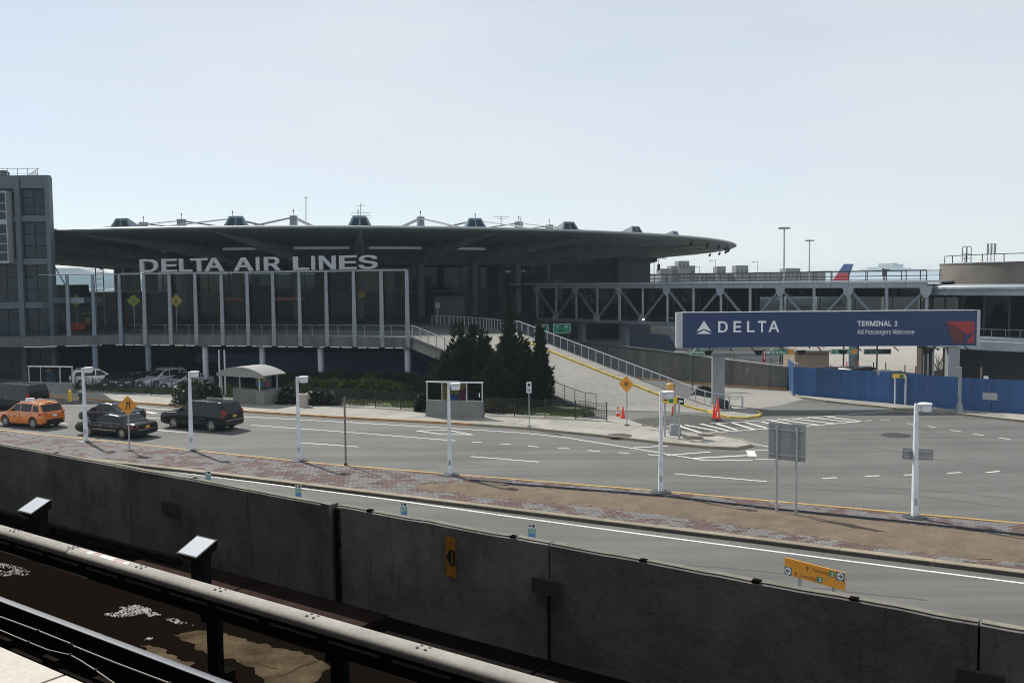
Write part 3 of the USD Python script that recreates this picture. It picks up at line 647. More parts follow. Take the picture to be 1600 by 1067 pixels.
# platform edge
pa, pb = G(0, 1010, 7.4), G(104, 1055, 7.4)
PO = float(((pa - wa) @ WN + (pb - wa) @ WN) / 2)
pf = struct('platform', MB().prism([tuple(q_pt(s, w, 0, PO)[:2]) for s, w in ((-14, -.03), (12, -.03), (12, -6), (-14, -6))], ZD + .3, 7.36), 'plate_dark')
sj = float((G(70, 1065, 7.4) - wa) @ WD)
for k in range(-4, 5):
    s0 = sj + k * 1.15
    obj('platform_tile', MB().prism([tuple(q_pt(s, w, 0, PO)[:2]) for s, w in ((s0 + .012, 0), (s0 + 1.138, 0), (s0 + 1.138, -.9), (s0 + .012, -.9))], 7.362, 7.4), 'platform_tile', pf)
for k, (pts, r) in enumerate((([(-60, 941), (0, 963), (60, 985), (110, 1005)], .006), ([(113, 1008), (180, 1035), (265, 1067), (400, 1120)], .006), ([(-40, 968), (0, 984), (45, 1003), (75, 1015), (110, 1023), (125, 1031), (150, 1047), (180, 1068), (220, 1100)], .005))):
    pw = [G(x, y, 6.86 - .0 * k) for x, y in pts]
    tt = thing('cable', ['thin grey cable clipped below the platform edge, left length', 'thin grey cable clipped below the platform edge, right length', 'sagging thin cable nearest the platform edge'][k], 'cable', pw[0])
    obj('sheath', MB().path(pw, r, 6), 'cable_grey', tt) if 'cable_grey' in M else (mat('cable_grey', (.2, .18, .165), .6), obj('sheath', MB().path(pw, r, 6), 'cable_grey', tt))
    for p in pw[::2]: obj('clip', MB().box(p, (.016, .016, .02)), 'trim', tt)
# floodlights with tilted faces by the wall
FL = []
for k, (bx_, lab) in enumerate((((275, 864, 6.78), 'tilted floodlight with a painted sky sheen by the parapet, the nearer of the two'), ((26, 798, 6.78), 'tilted floodlight with a painted sky sheen by the parapet, further left of the two'))):
    o = G(*bx_); e1 = WD * .335; e2 = WN * .26 + np.array([0, 0, .125]); e2 = e2 * 1.0
    nrm = unit(np.cross(e1, e2))
    t = thing('floodlight', lab, 'floodlight', (o + e1 / 2)[:3] * [1, 1, 0] + [0, 0, ZD])
    obj('housing', MB().hexa([o - nrm * .1 + e1 * .12 + e2 * .12, o - nrm * .1 + e1 * .88 + e2 * .12, o - nrm * .1 + e1 * .88 + e2 * .88, o - nrm * .1 + e1 * .12 + e2 * .88, o, o + e1, o + e1 + e2, o + e2]), 'trim', t)
    fr = MB(); w = .055
    P_ = lambda u, v: o + e1 * u + e2 * v + nrm * .004
    for a, b, c_, d in ((( 0, 0), (1, 0), (1 - w, w), (w, w)), ((1, 0), (1, 1), (1 - w, 1 - w), (1 - w, w)), ((1, 1), (0, 1), (w, 1 - w), (1 - w, 1 - w)), ((0, 1), (0, 0), (w, w), (w, 1 - w))): fr.quad(P_(*a), P_(*b), P_(*c_), P_(*d))
    obj('frame', fr, 'trim', t)
    obj('glass', MB().quad(P_(w, w) + nrm * .002, P_(1 - w, w) + nrm * .002, P_(1 - w, 1 - w) + nrm * .002, P_(w, 1 - w) + nrm * .002), 'flood_sky_sheen', t)
    b0 = o + e1 * .5 + e2 * .5 - nrm * .1
    obj('stand', MB().bar(b0, [b0[0], b0[1], ZD + .02], .14, .2), 'trim', t)
    obj('foot', MB().box([b0[0], b0[1], ZD + .02], (.32, .3, .05), math.atan2(WD[1], WD[0])), 'trim', t)

# unseen station around the camera: canopy and back wall, shaped to shade track and parapet
stc = thing('station_canopy', 'unseen station canopy roof shading the near platform and track', 'canopy', q_pt(0, -2.5, 7.4, PO))
def ws_(s, w): return tuple((wa * [1, 1, 0] + WD * s + WN * w)[:2])
RF = -2.7                                         # how far its edge stays behind the parapet's line
obj('roof', MB().prism([ws_(-45, RF), ws_(45, RF), ws_(45, -14), ws_(-45, -14)], 13.1, 13.5), 'grey_wall', stc)
obj('fascia', MB().prism([ws_(-45, RF + .12), ws_(45, RF + .12), ws_(45, RF + .005), ws_(-45, RF + .005)], 13.0, 13.6), 'steel_blue', stc)
obj('back_wall', MB().prism([ws_(-45, -11), ws_(45, -11), ws_(45, -11.3), ws_(-45, -11.3)], 6.3, 13.1), 'grey_wall', stc)
for k in range(-4, 5): obj('column', MB().tube((*ws_(k * 9 + 3, -10.2), 7.4), (*ws_(k * 9 + 3, -10.2), 13.1), .2, 12), 'steel_blue', stc)
# sealed cracks and skid marks on the road
mat('tar', (0.06, 0.06, 0.057), 0.7)
for k, px in enumerate(([(1005, 752), (1180, 757), (1330, 759), (1480, 768), (1600, 782)], [(1060, 775), (1220, 762), (1400, 770), (1600, 796)], [(1335, 695), (1400, 705), (1480, 720), (1600, 733)], [(560, 712), (700, 722), (860, 733)], [(900, 861), (1100, 884), (1290, 903)], [(1120, 905), (1300, 921), (1480, 942)], [(420, 684), (600, 699), (690, 707)], [(1420, 652), (1440, 668), (1490, 690)])):
    pts = [G(*p) for p in px]; cr = [lerp(a, b, u) + [rnd.uniform(-.1, .1), rnd.uniform(-.1, .1), 0] for a, b in zip(pts[:-1], pts[1:]) for u in np.linspace(0, 1, 7)[:-1]]
    struct('crack_seal', MB().sheet(LineString([tuple(p[:2]) for p in cr]).buffer(.035 if k > 1 else .05, cap_style=1), .003 + .0005 * k), 'tar')
# litter, chips and weeds along the median and kerbs
lm = MB(); lr = np.random.default_rng(12)
for k in range(260):
    u = lr.random(); e = lerp(near_e[1], near_e[-2], u) if k % 2 else lerp(far_e[1], far_e[-2], u); c = e + RN * (lr.uniform(-.55, -.05) if k % 2 else lr.uniform(.05, .5)); s_ = lr.uniform(.008, .028)
    lm.box((c[0], c[1], .004 + s_ * .3), (s_ * 1.6, s_, s_ * .6), lr.random() * 3)
obj('road_grit', lm, 'concrete_cap', None, kind='stuff', label='loose grit and chips along the kerbs of the median', cat='grit')

# ------------------------------------------------------------------ the round terminal with its oval overhanging roof
TC, TA, TB, ZR, NR = np.array([-29.3, 177.6, 0]), 69.0, 86.7, 15.25, 30
def el(k, th, z): return TC + [k * TA * math.cos(th), k * TB * math.sin(th), z]
def ringrows(prof, n=180, t0=0, t1=2 * PI, closed=True):
    g = np.linspace(t0, t1, n, endpoint=not closed)
    v = np.concatenate([np.stack([TC[0] + k * TA * np.cos(g), TC[1] + k * TB * np.sin(g), np.full(n, z)], 1) for k, z in prof])
    f = []; i = np.arange(n if closed else n - 1); j = (i + 1) % n
    for r in range(len(prof) - 1): f.append(np.stack([i + r * n, j + r * n, j + (r + 1) * n, i + (r + 1) * n], 1))
    return v, np.vstack(f)
term = thing('terminal', 'round airport terminal under a vast oval flying saucer roof', 'terminal', TC)
top_p = [(1.0, ZR)] + [(k, ZR + 1.3 * (1 - k * k)) for k in (.97, .9, .8, .65, .5, .35, .2, .05)]
v, f = ringrows(top_p); rf = obj('roof', MB().add(v, f), 'roof_top', term, smooth=30)
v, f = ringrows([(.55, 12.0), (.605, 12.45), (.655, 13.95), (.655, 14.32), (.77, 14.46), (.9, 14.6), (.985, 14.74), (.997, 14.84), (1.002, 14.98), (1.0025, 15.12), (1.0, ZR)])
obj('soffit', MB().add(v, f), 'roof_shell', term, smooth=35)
for s in range(NR):
    th = -PI / 2 + s * 2 * PI / NR
    if math.sin(th) > 0.45: continue                            # the far side shows nothing of its underside
    d = unit(el(1, th, 0) - el(0, th, 0)); n_ = np.array([-d[1], d[0], 0])
    m = MB(); rows = []
    for k, zb, w in ((.975, 14.62, .16), (.9, 14.2, .3), (.8, 13.55, .5), (.7, 12.95, .72), (.61, 12.35, .9), (.55, 11.75, 1.0)):
        c = el(k, th, 0)
        rows += [c - n_ * w + [0, 0, 14.78], c - n_ * w * .45 + [0, 0, zb], c + n_ * w * .45 + [0, 0, zb], c + n_ * w + [0, 0, 14.78]]
    f_ = []
    for i in range(5):
        for j in range(3): f_.append([i * 4 + j, i * 4 + j + 1, i * 4 + 5 + j, i * 4 + 4 + j])
    m.add(rows, f_); m.add(rows[:4], [[3, 2, 1, 0]]); obj('roof_rib', m, 'soffit_rib', term)
    # glowing strip standing in for a daylight gap, between this rib and the next
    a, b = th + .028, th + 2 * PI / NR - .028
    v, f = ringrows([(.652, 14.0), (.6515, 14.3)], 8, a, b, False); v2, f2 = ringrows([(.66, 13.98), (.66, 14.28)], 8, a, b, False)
    m = MB().add(v2, f2); v3, f3 = ringrows([(.652, 13.98), (.66, 13.98)], 8, a, b, False); m.add(v3, f3); obj('light_cove', m, 'gap_glow', term) if 'gap_glow' in M else (mat('gap_glow', (.72, .73, .72), .6, emit=((.9, .97, 1.0), .06)), obj('light_cove', m, 'gap_glow', term))
    # pylon, cables, glazed hood on top of the roof
    c = el(.595, th, 16.1); ang = math.atan2(d[1], d[0])
    m = MB(); q = [c + d * u * s0 + n_ * w * s0 + [0, 0, z] for z, s0 in ((0, 1.0), (2.45, .86)) for u, w in ((-.55, -.47), (.55, -.47), (.55, .47), (-.55, .47))]
    m.hexa(q); py = obj('pylon', m, 'pylon', term) if 'pylon' in M else (mat('pylon', (.105, .145, .185), .55, var=.12, vs=1.0), obj('pylon', m, 'pylon', term))[1]
    obj('cap', MB().box(c + [0, 0, 2.52], (1.0, .9, .12), ang), 'steel_blue', py)
    m = MB(); m.tube(c + [0, 0, 2.55], c + [0, 0, 3.2], .04, 5); m.tube(c + [0, 0, 3.15], c + [0, 0, 3.4], .08, 5); obj('lightning_rod', m, 'trim', py)
    m = MB()
    for w in (-.36, -.12, .12, .36):
        m.tube(c + d * .3 + n_ * w + [0, 0, 2.35], el(.86, th, 15.75) + n_ * w, .045, 5)
        m.tube(c - d * .3 + n_ * w + [0, 0, 2.35], el(.2, th, 17.1) + n_ * w, .045, 5)
    obj('cables', m, 'steel_dark', term)
    h0, h1 = el(.85, th, 15.45), el(.905, th, 15.35)
    m = MB(); q = [h0 - n_ * .5, h0 + n_ * .5, h1 + n_ * 1.45, h1 - n_ * 1.45]; tq = [h0 - n_ * .4 + [0, 0, .25], h0 + n_ * .4 + [0, 0, .25], h1 + n_ * .72 + [0, 0, 1.45] - d * .5, h1 - n_ * .72 + [0, 0, 1.45] - d * .5]
    m.hexa([q[0], q[3], q[2], q[1], tq[0], tq[3], tq[2], tq[1]]); hd = obj('roof_hood', m, 'pylon', term)
    fn = unit(np.cross(q[2] - q[3], tq[3] - q[3]));
    if fn @ d < 0: fn = -fn
    P_ = lambda u, w: lerp(lerp(q[3], q[2], u), lerp(tq[3], tq[2], u), w) + fn * .02
    for u0, u1 in ((.12, .46), (.54, .88)): obj('pane', MB().quad(P_(u0, .15), P_(u1, .15), P_(u1, .85), P_(u0, .85)), 'tower_glass', hd)
# columns, glass drum, floors
for s in range(NR):
    th = -PI / 2 + s * 2 * PI / NR
    if math.sin(th) > 0.3: continue
    d = unit(el(1, th, 0) - TC); c = el(.585, th, 0)
    obj('column', MB().box(c + [0, 0, (4.7 + 12.6) / 2], (1.25, .95, 7.9), math.atan2(d[1], d[0])), 'tan_column', term)
for s in range(60):
    t0, t1 = -PI / 2 + s * PI / 30, -PI / 2 + (s + 1) * PI / 30
    a0, a1 = el(.53, t0, 0), el(.53, t1, 0)
    if min(math.sin(t0), math.sin(t1)) > 0.5 and s % 2: pass
    for z0, z1, mt in ((4.75, 8.2, 'facade_glass'), (8.35, 11.75, 'dark_pane')):
        u = (a1 - a0); obj('window_pane', MB().quad(a0 + u * .03 + [0, 0, z0], a1 - u * .03 + [0, 0, z0], a1 - u * .03 + [0, 0, z1], a0 + u * .03 + [0, 0, z1]), mt, term)
    m = MB(); m.bar(a0 + [0, 0, 4.7], a0 + [0, 0, 11.9], .16, .22, up=(0, 1, 0)); obj('mullion', m, 'steel_dark', term)
v, f = ringrows([(.528, 8.18), (.533, 8.18), (.533, 8.37), (.528, 8.37)], 120); obj('transom', MB().add(v, f), 'steel_dark', term)
v, f = ringrows([(.05, 12.05), (.55, 12.05)], 120); obj('ceiling', MB().add(v, f[:, ::-1]), 'grey_wall', term)
obj('floor', MB().prism(affinity.translate(affinity.scale(Point(0, 0).buffer(1, 60), TA * .535, TB * .535), TC[0], TC[1]), 4.2, 4.69), 'dark_wall', term)
v, f = ringrows([(.55, 0), (.55, 4.2)], 120); obj('lower_wall', MB().add(v, f), 'dark_wall', term)
m = MB(); m.box((-16, 158, 8.3), (30, 22, 7.2)); m.box((-50, 168, 7.0), (10, 16, 4.6)); m.box((-36, 148, 6.2), (12, 5, 3.0)); obj('inner_wall', m, 'grey_wall', term)
for k, (x, y, w) in enumerate(((-37.5, 125.6, 2.3), (-29.5, 123.3, 4.0))):
    obj('hanging_sign', MB().box((x, y, 7.55), (w, .12, .42)), 'orange_light', term)
obj('wall_plate', MB().box((-20.2, 124.7, 8.0), (.95, .1, .8)), 'poster_yellow', term)
# small spotlights hanging under the rim at the right
for k, th in enumerate(np.radians([-38, -33, -28, -22, -16, -10, -4, 2])):
    p = el(.985, th, 14.74); m = MB(); m.tube(p, p - [0, 0, .35], .06, 6); m.tube(p - [.0, .0, .3], p - [.28, .12, .62], .2, 8); obj('spotlight', m, 'trim', term)
# aerials on the roof
def aerial(px, py0, py1, d, label, cross=()):
    b, t_ = A(px, py0, d), A(px, py1, d); t = thing('aerial', label, 'aerial', b)
    obj('mast', MB().tube(b, t_, .06, 5), 'galv', t)
    for fz, w in cross: c = lerp(b, t_, fz); obj('crossbar', MB().tube(c - [w, 0, 0], c + [w, 0, 0], .035, 5), 'galv', t)
aerial(478, 345, 307, 120, 'tall thin aerial mast on the terminal roof', ((.93, .25),))
aerial(563.5, 345, 318, 118, 'aerial with several crossbars on the terminal roof beside a hood', ((.85, .5), (.3, 1.3), (.12, 1.3), (.45, 1.2)))
aerial(783, 352, 338, 118, 'short aerial with a wide bar on the terminal roof', ((.95, 1.0), (.7, .5)))
aerial(813, 354, 339, 118, 'plain short aerial at the right of the terminal roof')
# ------------------------------------------------------------------ upper roadway, its front edge and the windscreen carrying the letters
ZU = 4.7
PPX = [188, 226, 266, 306, 347, 387, 427, 468, 510, 553, 596, 636]
PPD = np.linspace(88.5, 80.0, 12)
posts = [A(px, 480, d) * [1, 1, 0] for px, d in zip(PPX, PPD)]
edge_l = [np.array([-46.5, 86.0, 0]), np.array([-38.2, 88.9, 0])]
front = edge_l + posts
RL0, RL1 = np.array([6.2, 68.4, 0]), np.array([-8.6, 79.9, ZU])          # ramp left edge, foot and head
RR0, RR1 = np.array([14.2, 66.0, 0]), np.array([-0.6, 85.0, ZU])         # ramp right kerb
RS0, RS1 = np.array([15.45, 67.0, 0]), np.array([0.75, 86.0, ZU])        # outer edge of the ramp's pavement
deck_poly = Polygon([tuple(p[:2]) for p in front] + [tuple(RL1[:2]), tuple(RS1[:2]), (-.6, 91), (-2.6, 97), (-6, 103.5), (-9, 108), (-13, 118), (-20, 140), (-36, 140), (-60, 140), (-75, 125), (-75, 84)])
ur = struct('upper_roadway', MB().prism(deck_poly, ZU - .75, ZU), 'asphalt')
fr = thing('roadway_edge', None, None); stage.GetPrimAtPath(fr.path).SetCustomDataByKey('kind', 'structure')
fl = front
for a, b in zip(fl[:-1], fl[1:]):
    n_ = unit(np.cross(b - a, [0, 0, 1.0]))
    obj('edge_beam', MB().hexa([a + [0, 0, 3.93], a + n_ * .14 + [0, 0, 3.93], b + n_ * .14 + [0, 0, 3.93], b + [0, 0, 3.93], a + [0, 0, 4.82], a + n_ * .14 + [0, 0, 4.82], b + n_ * .14 + [0, 0, 4.82], b + [0, 0, 4.82]][::1]), 'edge_concrete', fr) if 'edge_concrete' in M else (mat('edge_concrete', (.085, .092, .095), .8, var=.4, vs=1.3, streak=True), obj('edge_beam', MB().hexa([a + [0, 0, 3.93], a + n_ * .14 + [0, 0, 3.93], b + n_ * .14 + [0, 0, 3.93], b + [0, 0, 3.93], a + [0, 0, 4.82], a + n_ * .14 + [0, 0, 4.82], b + n_ * .14 + [0, 0, 4.82], b + [0, 0, 4.82]]), 'edge_concrete', fr))
    m = MB(); m.bar(lerp(a, b, .1) + [0, .3, 3.86], lerp(a, b, .42) + [0, .3, 3.86], .1, .045); m.bar(lerp(a, b, .5) + [0, .3, 3.86], lerp(a, b, .86) + [0, .3, 3.86], .1, .045); obj('light_tube', m, 'dash_glow', fr)  # glowing bars standing in for dashes of daylight under the edge
def railing(name, label, pts, h, step, bars, mt='steel_white', r=.03, postw=.06, toprail=.05, group=None, barmt=None):
    pts = [np.asarray(p, float) for p in pts]; t = thing(name, label, 'railing', pts[0], group=group)
    seg = np.array([np.linalg.norm(b - a) for a, b in zip(pts[:-1], pts[1:])]); cum = np.r_[0, np.cumsum(seg)]
    def at(s): k = min(np.searchsorted(cum, s, 'right') - 1, len(seg) - 1); return lerp(pts[k], pts[k + 1], (s - cum[k]) / seg[k])
    n = max(1, int(round(cum[-1] / step)))
    for k in range(n + 1):
        p = at(cum[-1] * k / n - (1e-9 if k == n else 0)); obj('post', MB().bar(p, p + [0, 0, h], postw), mt, t)
    m = MB()
    for a, b in zip(pts[:-1], pts[1:]): m.bar(a + [0, 0, h], b + [0, 0, h], toprail, toprail)
    obj('top_rail', m, mt, t)
    for z in bars:
        m = MB()
        for a, b in zip(pts[:-1], pts[1:]): m.bar(a + [0, 0, h * z], b + [0, 0, h * z], r, r)
        obj('rail', m, barmt or mt, t)
    return t
off = np.array([.35, .75, ZU])
railing('railing', 'pale railing along the front of the upper roadway behind the glass screen', [p + off for p in front[1:]] + [RL1 + [0, .3, 0]], 1.08, 2.6, (.5, .12), 'steel_white', .03)
ws = thing('glass_screen', 'long row of white posts with a top beam and glass panes before the terminal', 'screen', posts[0] + [0, 0, 4])
pr_l = [A(107, 480, 88.2) * [1, 1, 0], A(147, 480, 88.6) * [1, 1, 0]]
allp = [np.array([-44.2, 87.0, 0])] + pr_l + posts
zt = 10.62
for k, p in enumerate(allp):
    if k == 0: continue
    f_ = unit(np.array([.22, -.975, 0])); c = p + f_ * .12; rz = math.atan2(f_[1], f_[0])
    q = []
    for z, w, t_ in ((3.95, .17, .24), (4.9, .17, .24), (zt, .125, .16)):
        q += [c + f_ * dx + np.cross([0, 0, 1.0], f_) * dy + [0, 0, z] for dx, dy in ((t_, -w), (t_, w), (-t_, w), (-t_, -w))]
    m = MB().add(q, [[3, 2, 1, 0], [8, 9, 10, 11]] + [[i * 4 + j, i * 4 + (j + 1) % 4, i * 4 + 4 + (j + 1) % 4, i * 4 + 4 + j] for i in (0, 1) for j in range(4)])
    obj('post', m, 'screen_post' if k > 3 else 'steel_blue', ws) if 'screen_post' in M else (mat('screen_post', (.21, .237, .262), .5, var=.18, vs=1.5), obj('post', m, 'screen_post' if k > 3 else 'steel_blue', ws))
for k, (a, b) in enumerate(zip(allp[:-1], allp[1:])):
    big = k >= 3
    m = MB(); m.bar(a + [0, -.02, zt - (.0 if big else .03)], b + [0, -.02, zt - (.0 if big else .03)], (.14 if big else .09), (.15 if big else .09)); obj('top_beam', m, 'screen_post', ws)
    u = b - a; P_ = lambda s, z: a + u * s + [0, .1, z]
    obj('glass_pane', MB().quad(P_(.06, 5.0), P_(.94, 5.0), P_(.94, zt - .12), P_(.06, zt - .12)), 'clear_glass', ws)
# letters standing on the beam, each a part
LET = [('D', 219.5, 247.5), ('E', 253.5, 277), ('L', 281, 301), ('T', 298.5, 325), ('A', 320.5, 350), ('A', 366.5, 396), ('I', 401, 405.8), ('R', 413.5, 438), ('L', 459, 483.5), ('I', 487.5, 492.5), ('N', 499.5, 525), ('E', 531, 557.5), ('S', 561, 590.5)]
lt = thing('letter_row', 'row of large grey capital letters spelling the airline name on the beam before the roof', 'lettering', posts[5] + [0, 0, zt])
pd = lambda px: float(np.interp(px, PPX, PPD))
for ch, x0, x1 in LET:
    a, b = A(x0, 410, pd(x0)) * [1, 1, 0], A(x1, 410, pd(x1)) * [1, 1, 0]
    tm_ = meshkit.text_mesh(ch, 1.0, .16, True) if ch != 'I' else trimesh.creation.box([.2, 1.0, .16]).apply_translation([.1, .5, .08]); v = np.array(tm_.vertices); v[:, 0] -= v[:, 0].min(); v[:, 1] -= v[:, 1].min()
    Wd = np.linalg.norm(b - a); v[:, 0] *= Wd / v[:, 0].max(); v[:, 1] *= 1.22 / v[:, 1].max()
    R_ = unit(b - a); N_ = np.cross(R_, [0, 0, 1.0])
    obj('letter', MB().add(a + v[:, :1] * R_ + v[:, 1:2] * np.array([0, 0, 1.0]) + v[:, 2:] * N_ + [0, 0, zt + .12], tm_.faces), 'letter_grey', lt) if 'letter_grey' in M else (mat('letter_grey', (.29, .31, .33), .5), obj('letter', MB().add(a + v[:, :1] * R_ + v[:, 1:2] * np.array([0, 0, 1.0]) + v[:, 2:] * N_ + [0, 0, zt + .12], tm_.faces), 'letter_grey', lt))
# columns under the roadway, the dark undercroft, blue hoarding in it
uc = [(149, 88.5), (232, 88.0), (321, 86.5), (410, 85), (501, 83.2), (637, 80.4)]
ulab = ['leftmost round column under the upper roadway, behind the white van', 'round column under the upper roadway behind the dark parked cars', 'white column under the roadway right of the silver parked car', 'white column under the roadway behind the arched shelter', 'white column under the roadway behind the middle of the hedge', 'white column under the roadway at the right end of the glass screen']
for (px, d), lab in zip(uc, ulab):
    p = A(px, 560, d) * [1, 1, 0]; t = thing('roadway_column', lab, 'column', p, group=None)
    obj('shaft', MB().tube(p, p + [0, 0, 3.95], .26, 14), 'steel_white' if px > 300 else 'steel_blue', t); obj('foot', MB().tube(p, p + [0, 0, .25], .4, 14), 'concrete', t); obj('head', MB().box(p + [0, 0, 3.85], (.8, .8, .16)), 'steel_blue', t)
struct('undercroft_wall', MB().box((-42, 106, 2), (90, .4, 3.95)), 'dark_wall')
bh = thing('blue_hoarding', 'dark blue hoarding in the shade under the upper roadway', 'hoarding', (-20, 95, 0))
for k in range(12):
    obj('panel', MB().box((-31.5 + k * 2.02, 95.0 - .10 * k, 1.25), (2.0, .06, 2.5), -.05), 'blue_dark', bh) if 'blue_dark' in M else (mat('blue_dark', (.025, .055, .17), .6, var=.2, vs=.6), obj('panel', MB().box((-31.5 + k * 2.02, 95.0 - .10 * k, 1.25), (2.0, .06, 2.5), -.05), 'blue_dark', bh))
# glare streaks painted white on the upper roadway, and its furniture
for k, (x0, x1, y) in enumerate(((262, 345, 512), (350, 470, 512.5), (480, 596, 513), (652, 745, 511))):
    pts = [G(x0, y + .5, ZU), G(x1, y - (8 if k == 3 else 0), ZU)]; struct('deck_line', MB().sheet(band(pts, .35, 0), ZU + .005), 'line_white')
def diamond_sign(name, label, base, h, size, mt, face, symbol='walk', postmt='galv', group=None, tilt=0.0):
    f_ = unit(face); R_ = np.cross([0, 0, 1.0], f_); base = np.asarray(base, float)
    t = thing(name, label, 'sign', base, group=group)
    obj('post', MB().bar(base, base + [0, 0, h + size * .3], .07), postmt, t)
    obj('foot_plate', MB().box(base + [0, 0, .03], (.3, .3, .06)), 'steel_dark', t)
    hs = size * .7071; dm = Polygon([(0, -hs), (hs, 0), (0, hs), (-hs, 0)]).buffer(-.04).buffer(.04)
    o = base + [0, 0, h] + f_ * .05
    obj('plate', MB().flat(dm, o, R_, depth=.006), mt, t)
    o = o + f_ * .007
    m = MB()
    if symbol == 'walk':
        m.flat(Point(0, .2 * size).buffer(.05 * size), o, R_, depth=.003); m.flat(Polygon([(-.05 * size, .13 * size), (.06 * size, .13 * size), (.1 * size, -.22 * size), (.03 * size, -.22 * size), (0, -.02 * size), (-.06 * size, -.22 * size), (-.12 * size, -.2 * size)]), o, R_, depth=.003)
    elif symbol == 'merge':
        for dx, w in ((-.12, 0.10), (.14, 0)):
            m.flat(Polygon([((dx - .035) * size, -.3 * size), ((dx + .035) * size, -.3 * size), ((dx + .035 + w) * size, .12 * size), ((dx + .11 + w) * size, .1 * size), ((dx + w) * size, .32 * size), ((dx - .11 + w) * size, .1 * size), ((dx - .035 + w) * size, .12 * size)]), o, R_, depth=.003)
    else:
        for dy, w in ((.14, .3), (0, .42), (-.14, .26)): m.flat(sbox(-w * size / 2, (dy - .035) * size, w * size / 2, (dy + .035) * size), o, R_, depth=.003)
        m.flat(sbox(-.08 * size, -.03 * size, .1 * size, .06 * size), o, R_, depth=.003)
    obj('symbol', m, 'ink', t)
    return t
toward = unit(CAM * [1, 1, 0] - np.array([-30, 100, 0]))
for (px, py, d, lab) in ((119, 470, 97, 'lime pedestrian diamond sign on the upper roadway beside the red barrier'), (209, 470, 96, 'lime pedestrian diamond sign on the upper roadway, under the letter D'), (275, 470, 95, 'yellow pedestrian diamond sign on the upper roadway near the letters E and L')):
    c = A(px, py, d); diamond_sign('crossing_sign', lab, [c[0], c[1], ZU], c[2] - ZU, .95, 'sign_lime' if px < 250 else 'poster_yellow', toward)
c = G(118, 518, ZU); t = thing('road_barrier', 'red water filled barrier on the upper roadway beside the tower', 'barrier', c)
m = MB(); m.hexa([c + [u, w, z] for z, s0 in ((0, .3), (.9, .16)) for u, w in ((-.95, -s0), (.95, -s0), (.95, s0), (-.95, s0))]); obj('body', m, 'cone_red', t); obj('base', MB().box(c + [0, 0, .1], (2.1, .75, .2)), 'sign_red_dark', t)
c = G(138, 514, ZU); t = thing('ticket_machine', 'dark box with a yellow panel on the upper roadway', 'machine', c); obj('cabinet', MB().box(c + [0, 0, .85], (1.1, .7, 1.7)), 'trim', t); obj('panel', MB().box(c + [.1, -.36, 1.0], (.6, .03, .7)), 'poster_yellow', t); obj('lid', MB().box(c + [-.1, 0, 1.74], (.9, .75, .08)), 'cream', t)
c = G(684.5, 507, ZU); f_ = unit([0, -1, 0]); t = thing('white_sign', 'small white square sign on a post at the head of the ramp', 'sign', c); obj('post', MB().bar(c, c + [0, 0, 2.2], .07), 'galv', t); obj('plate', MB().box(c + [0, -.06, 2.2], (.55, .03, .6)), 'alu', t)
c = np.array([-7.5, 112, ZU]); t = thing('kiosk', 'plain grey block at the head of the ramp in the roof shade', 'kiosk', c); obj('block', MB().box(c + [0, 0, 1.5], (3.6, 2, 3.0)), 'grey_wall', t); obj('cornice', MB().box(c + [0, 0, 3.05], (3.8, 2.2, .12)), 'steel_dark', t)
# ------------------------------------------------------------------ the ramp from the upper roadway down to the street
NS = 40
def ramp_pt(t, u):                     # u: 0 left edge .. 1 right kerb
    e = lambda q: q
    L_, R_ = lerp(RL0, RL1, t), lerp(RR0, RR1, t); p = lerp(L_, R_, u); s = t
    if s < .12: p = p.copy(); p[2] = ZU * (s * s / .24 + .0) * 1.0 + (0.06 * ZU * (s / .12) * 0)
    else: p = p.copy(); p[2] = ZU * (s - .06) / .94
    p[2] = max(p[2], .01); return p
vs, f_ = [], []
for i in range(NS + 1):
    for j in range(9): vs.append(ramp_pt(i / NS, j / 8.))
for i in range(NS):
    for j in range(8): a = i * 9 + j; f_.append([a, a + 1, a + 10, a + 9])
rm = MB().add(vs, f_)
for j in (0, 8):
    for i in range(NS):
        a, b = vs[i * 9 + j], vs[(i + 1) * 9 + j]; lo = lambda p: p * [1, 1, 0] - [0, 0, .02] if (j == 8 or p[2] < 1.7) else p - [0, 0, .9]
        rm.quad(lo(a), lo(b), b, a)
ib = [i for i in range(NS + 1) if vs[i * 9][2] >= 1.7]
for i in ib[:-1]: rm.quad(vs[i * 9] - [0, 0, .9], vs[(i + 1) * 9] - [0, 0, .9], vs[(i + 1) * 9 + 8] - [0, 0, .9], vs[i * 9 + 8] - [0, 0, .9])
q0, q1 = vs[ib[0] * 9], vs[ib[0] * 9 + 8]; rm.quad(q0 * [1, 1, 0], q1 * [1, 1, 0], q1, q0)
struct('ramp', rm, 'concrete_ramp')
def strip(t0, t1, off0, off1, z0, z1, n):
    """a raised strip beside the ramp's right kerb, between two offsets"""
    nr = unit(np.array([RR0[1] - RR1[1], -(RR0[0] - RR1[0]), 0])); nr = nr if nr[0] > 0 else -nr; m = MB()
    for i in range(n):
        a, b = ramp_pt(lerp(t0, t1, i / n), 1), ramp_pt(lerp(t0, t1, (i + 1) / n), 1)
        m.hexa([a + nr * off0 + [0, 0, z0], a + nr * off1 + [0, 0, z0], b + nr * off1 + [0, 0, z0], b + nr * off0 + [0, 0, z0], a + nr * off0 + [0, 0, z1], a + nr * off1 + [0, 0, z1], b + nr * off1 + [0, 0, z1], b + nr * off0 + [0, 0, z1]])
    return m
rk = thing('ramp_kerb', None, None); stage.GetPrimAtPath(rk.path).SetCustomDataByKey('kind', 'structure')
for k in range(12): obj('kerb_stone', strip(k / 12 + .002, (k + 1) / 12 - .002, 0, .18, -.3, .15, 3), 'kerb_yellow', rk)
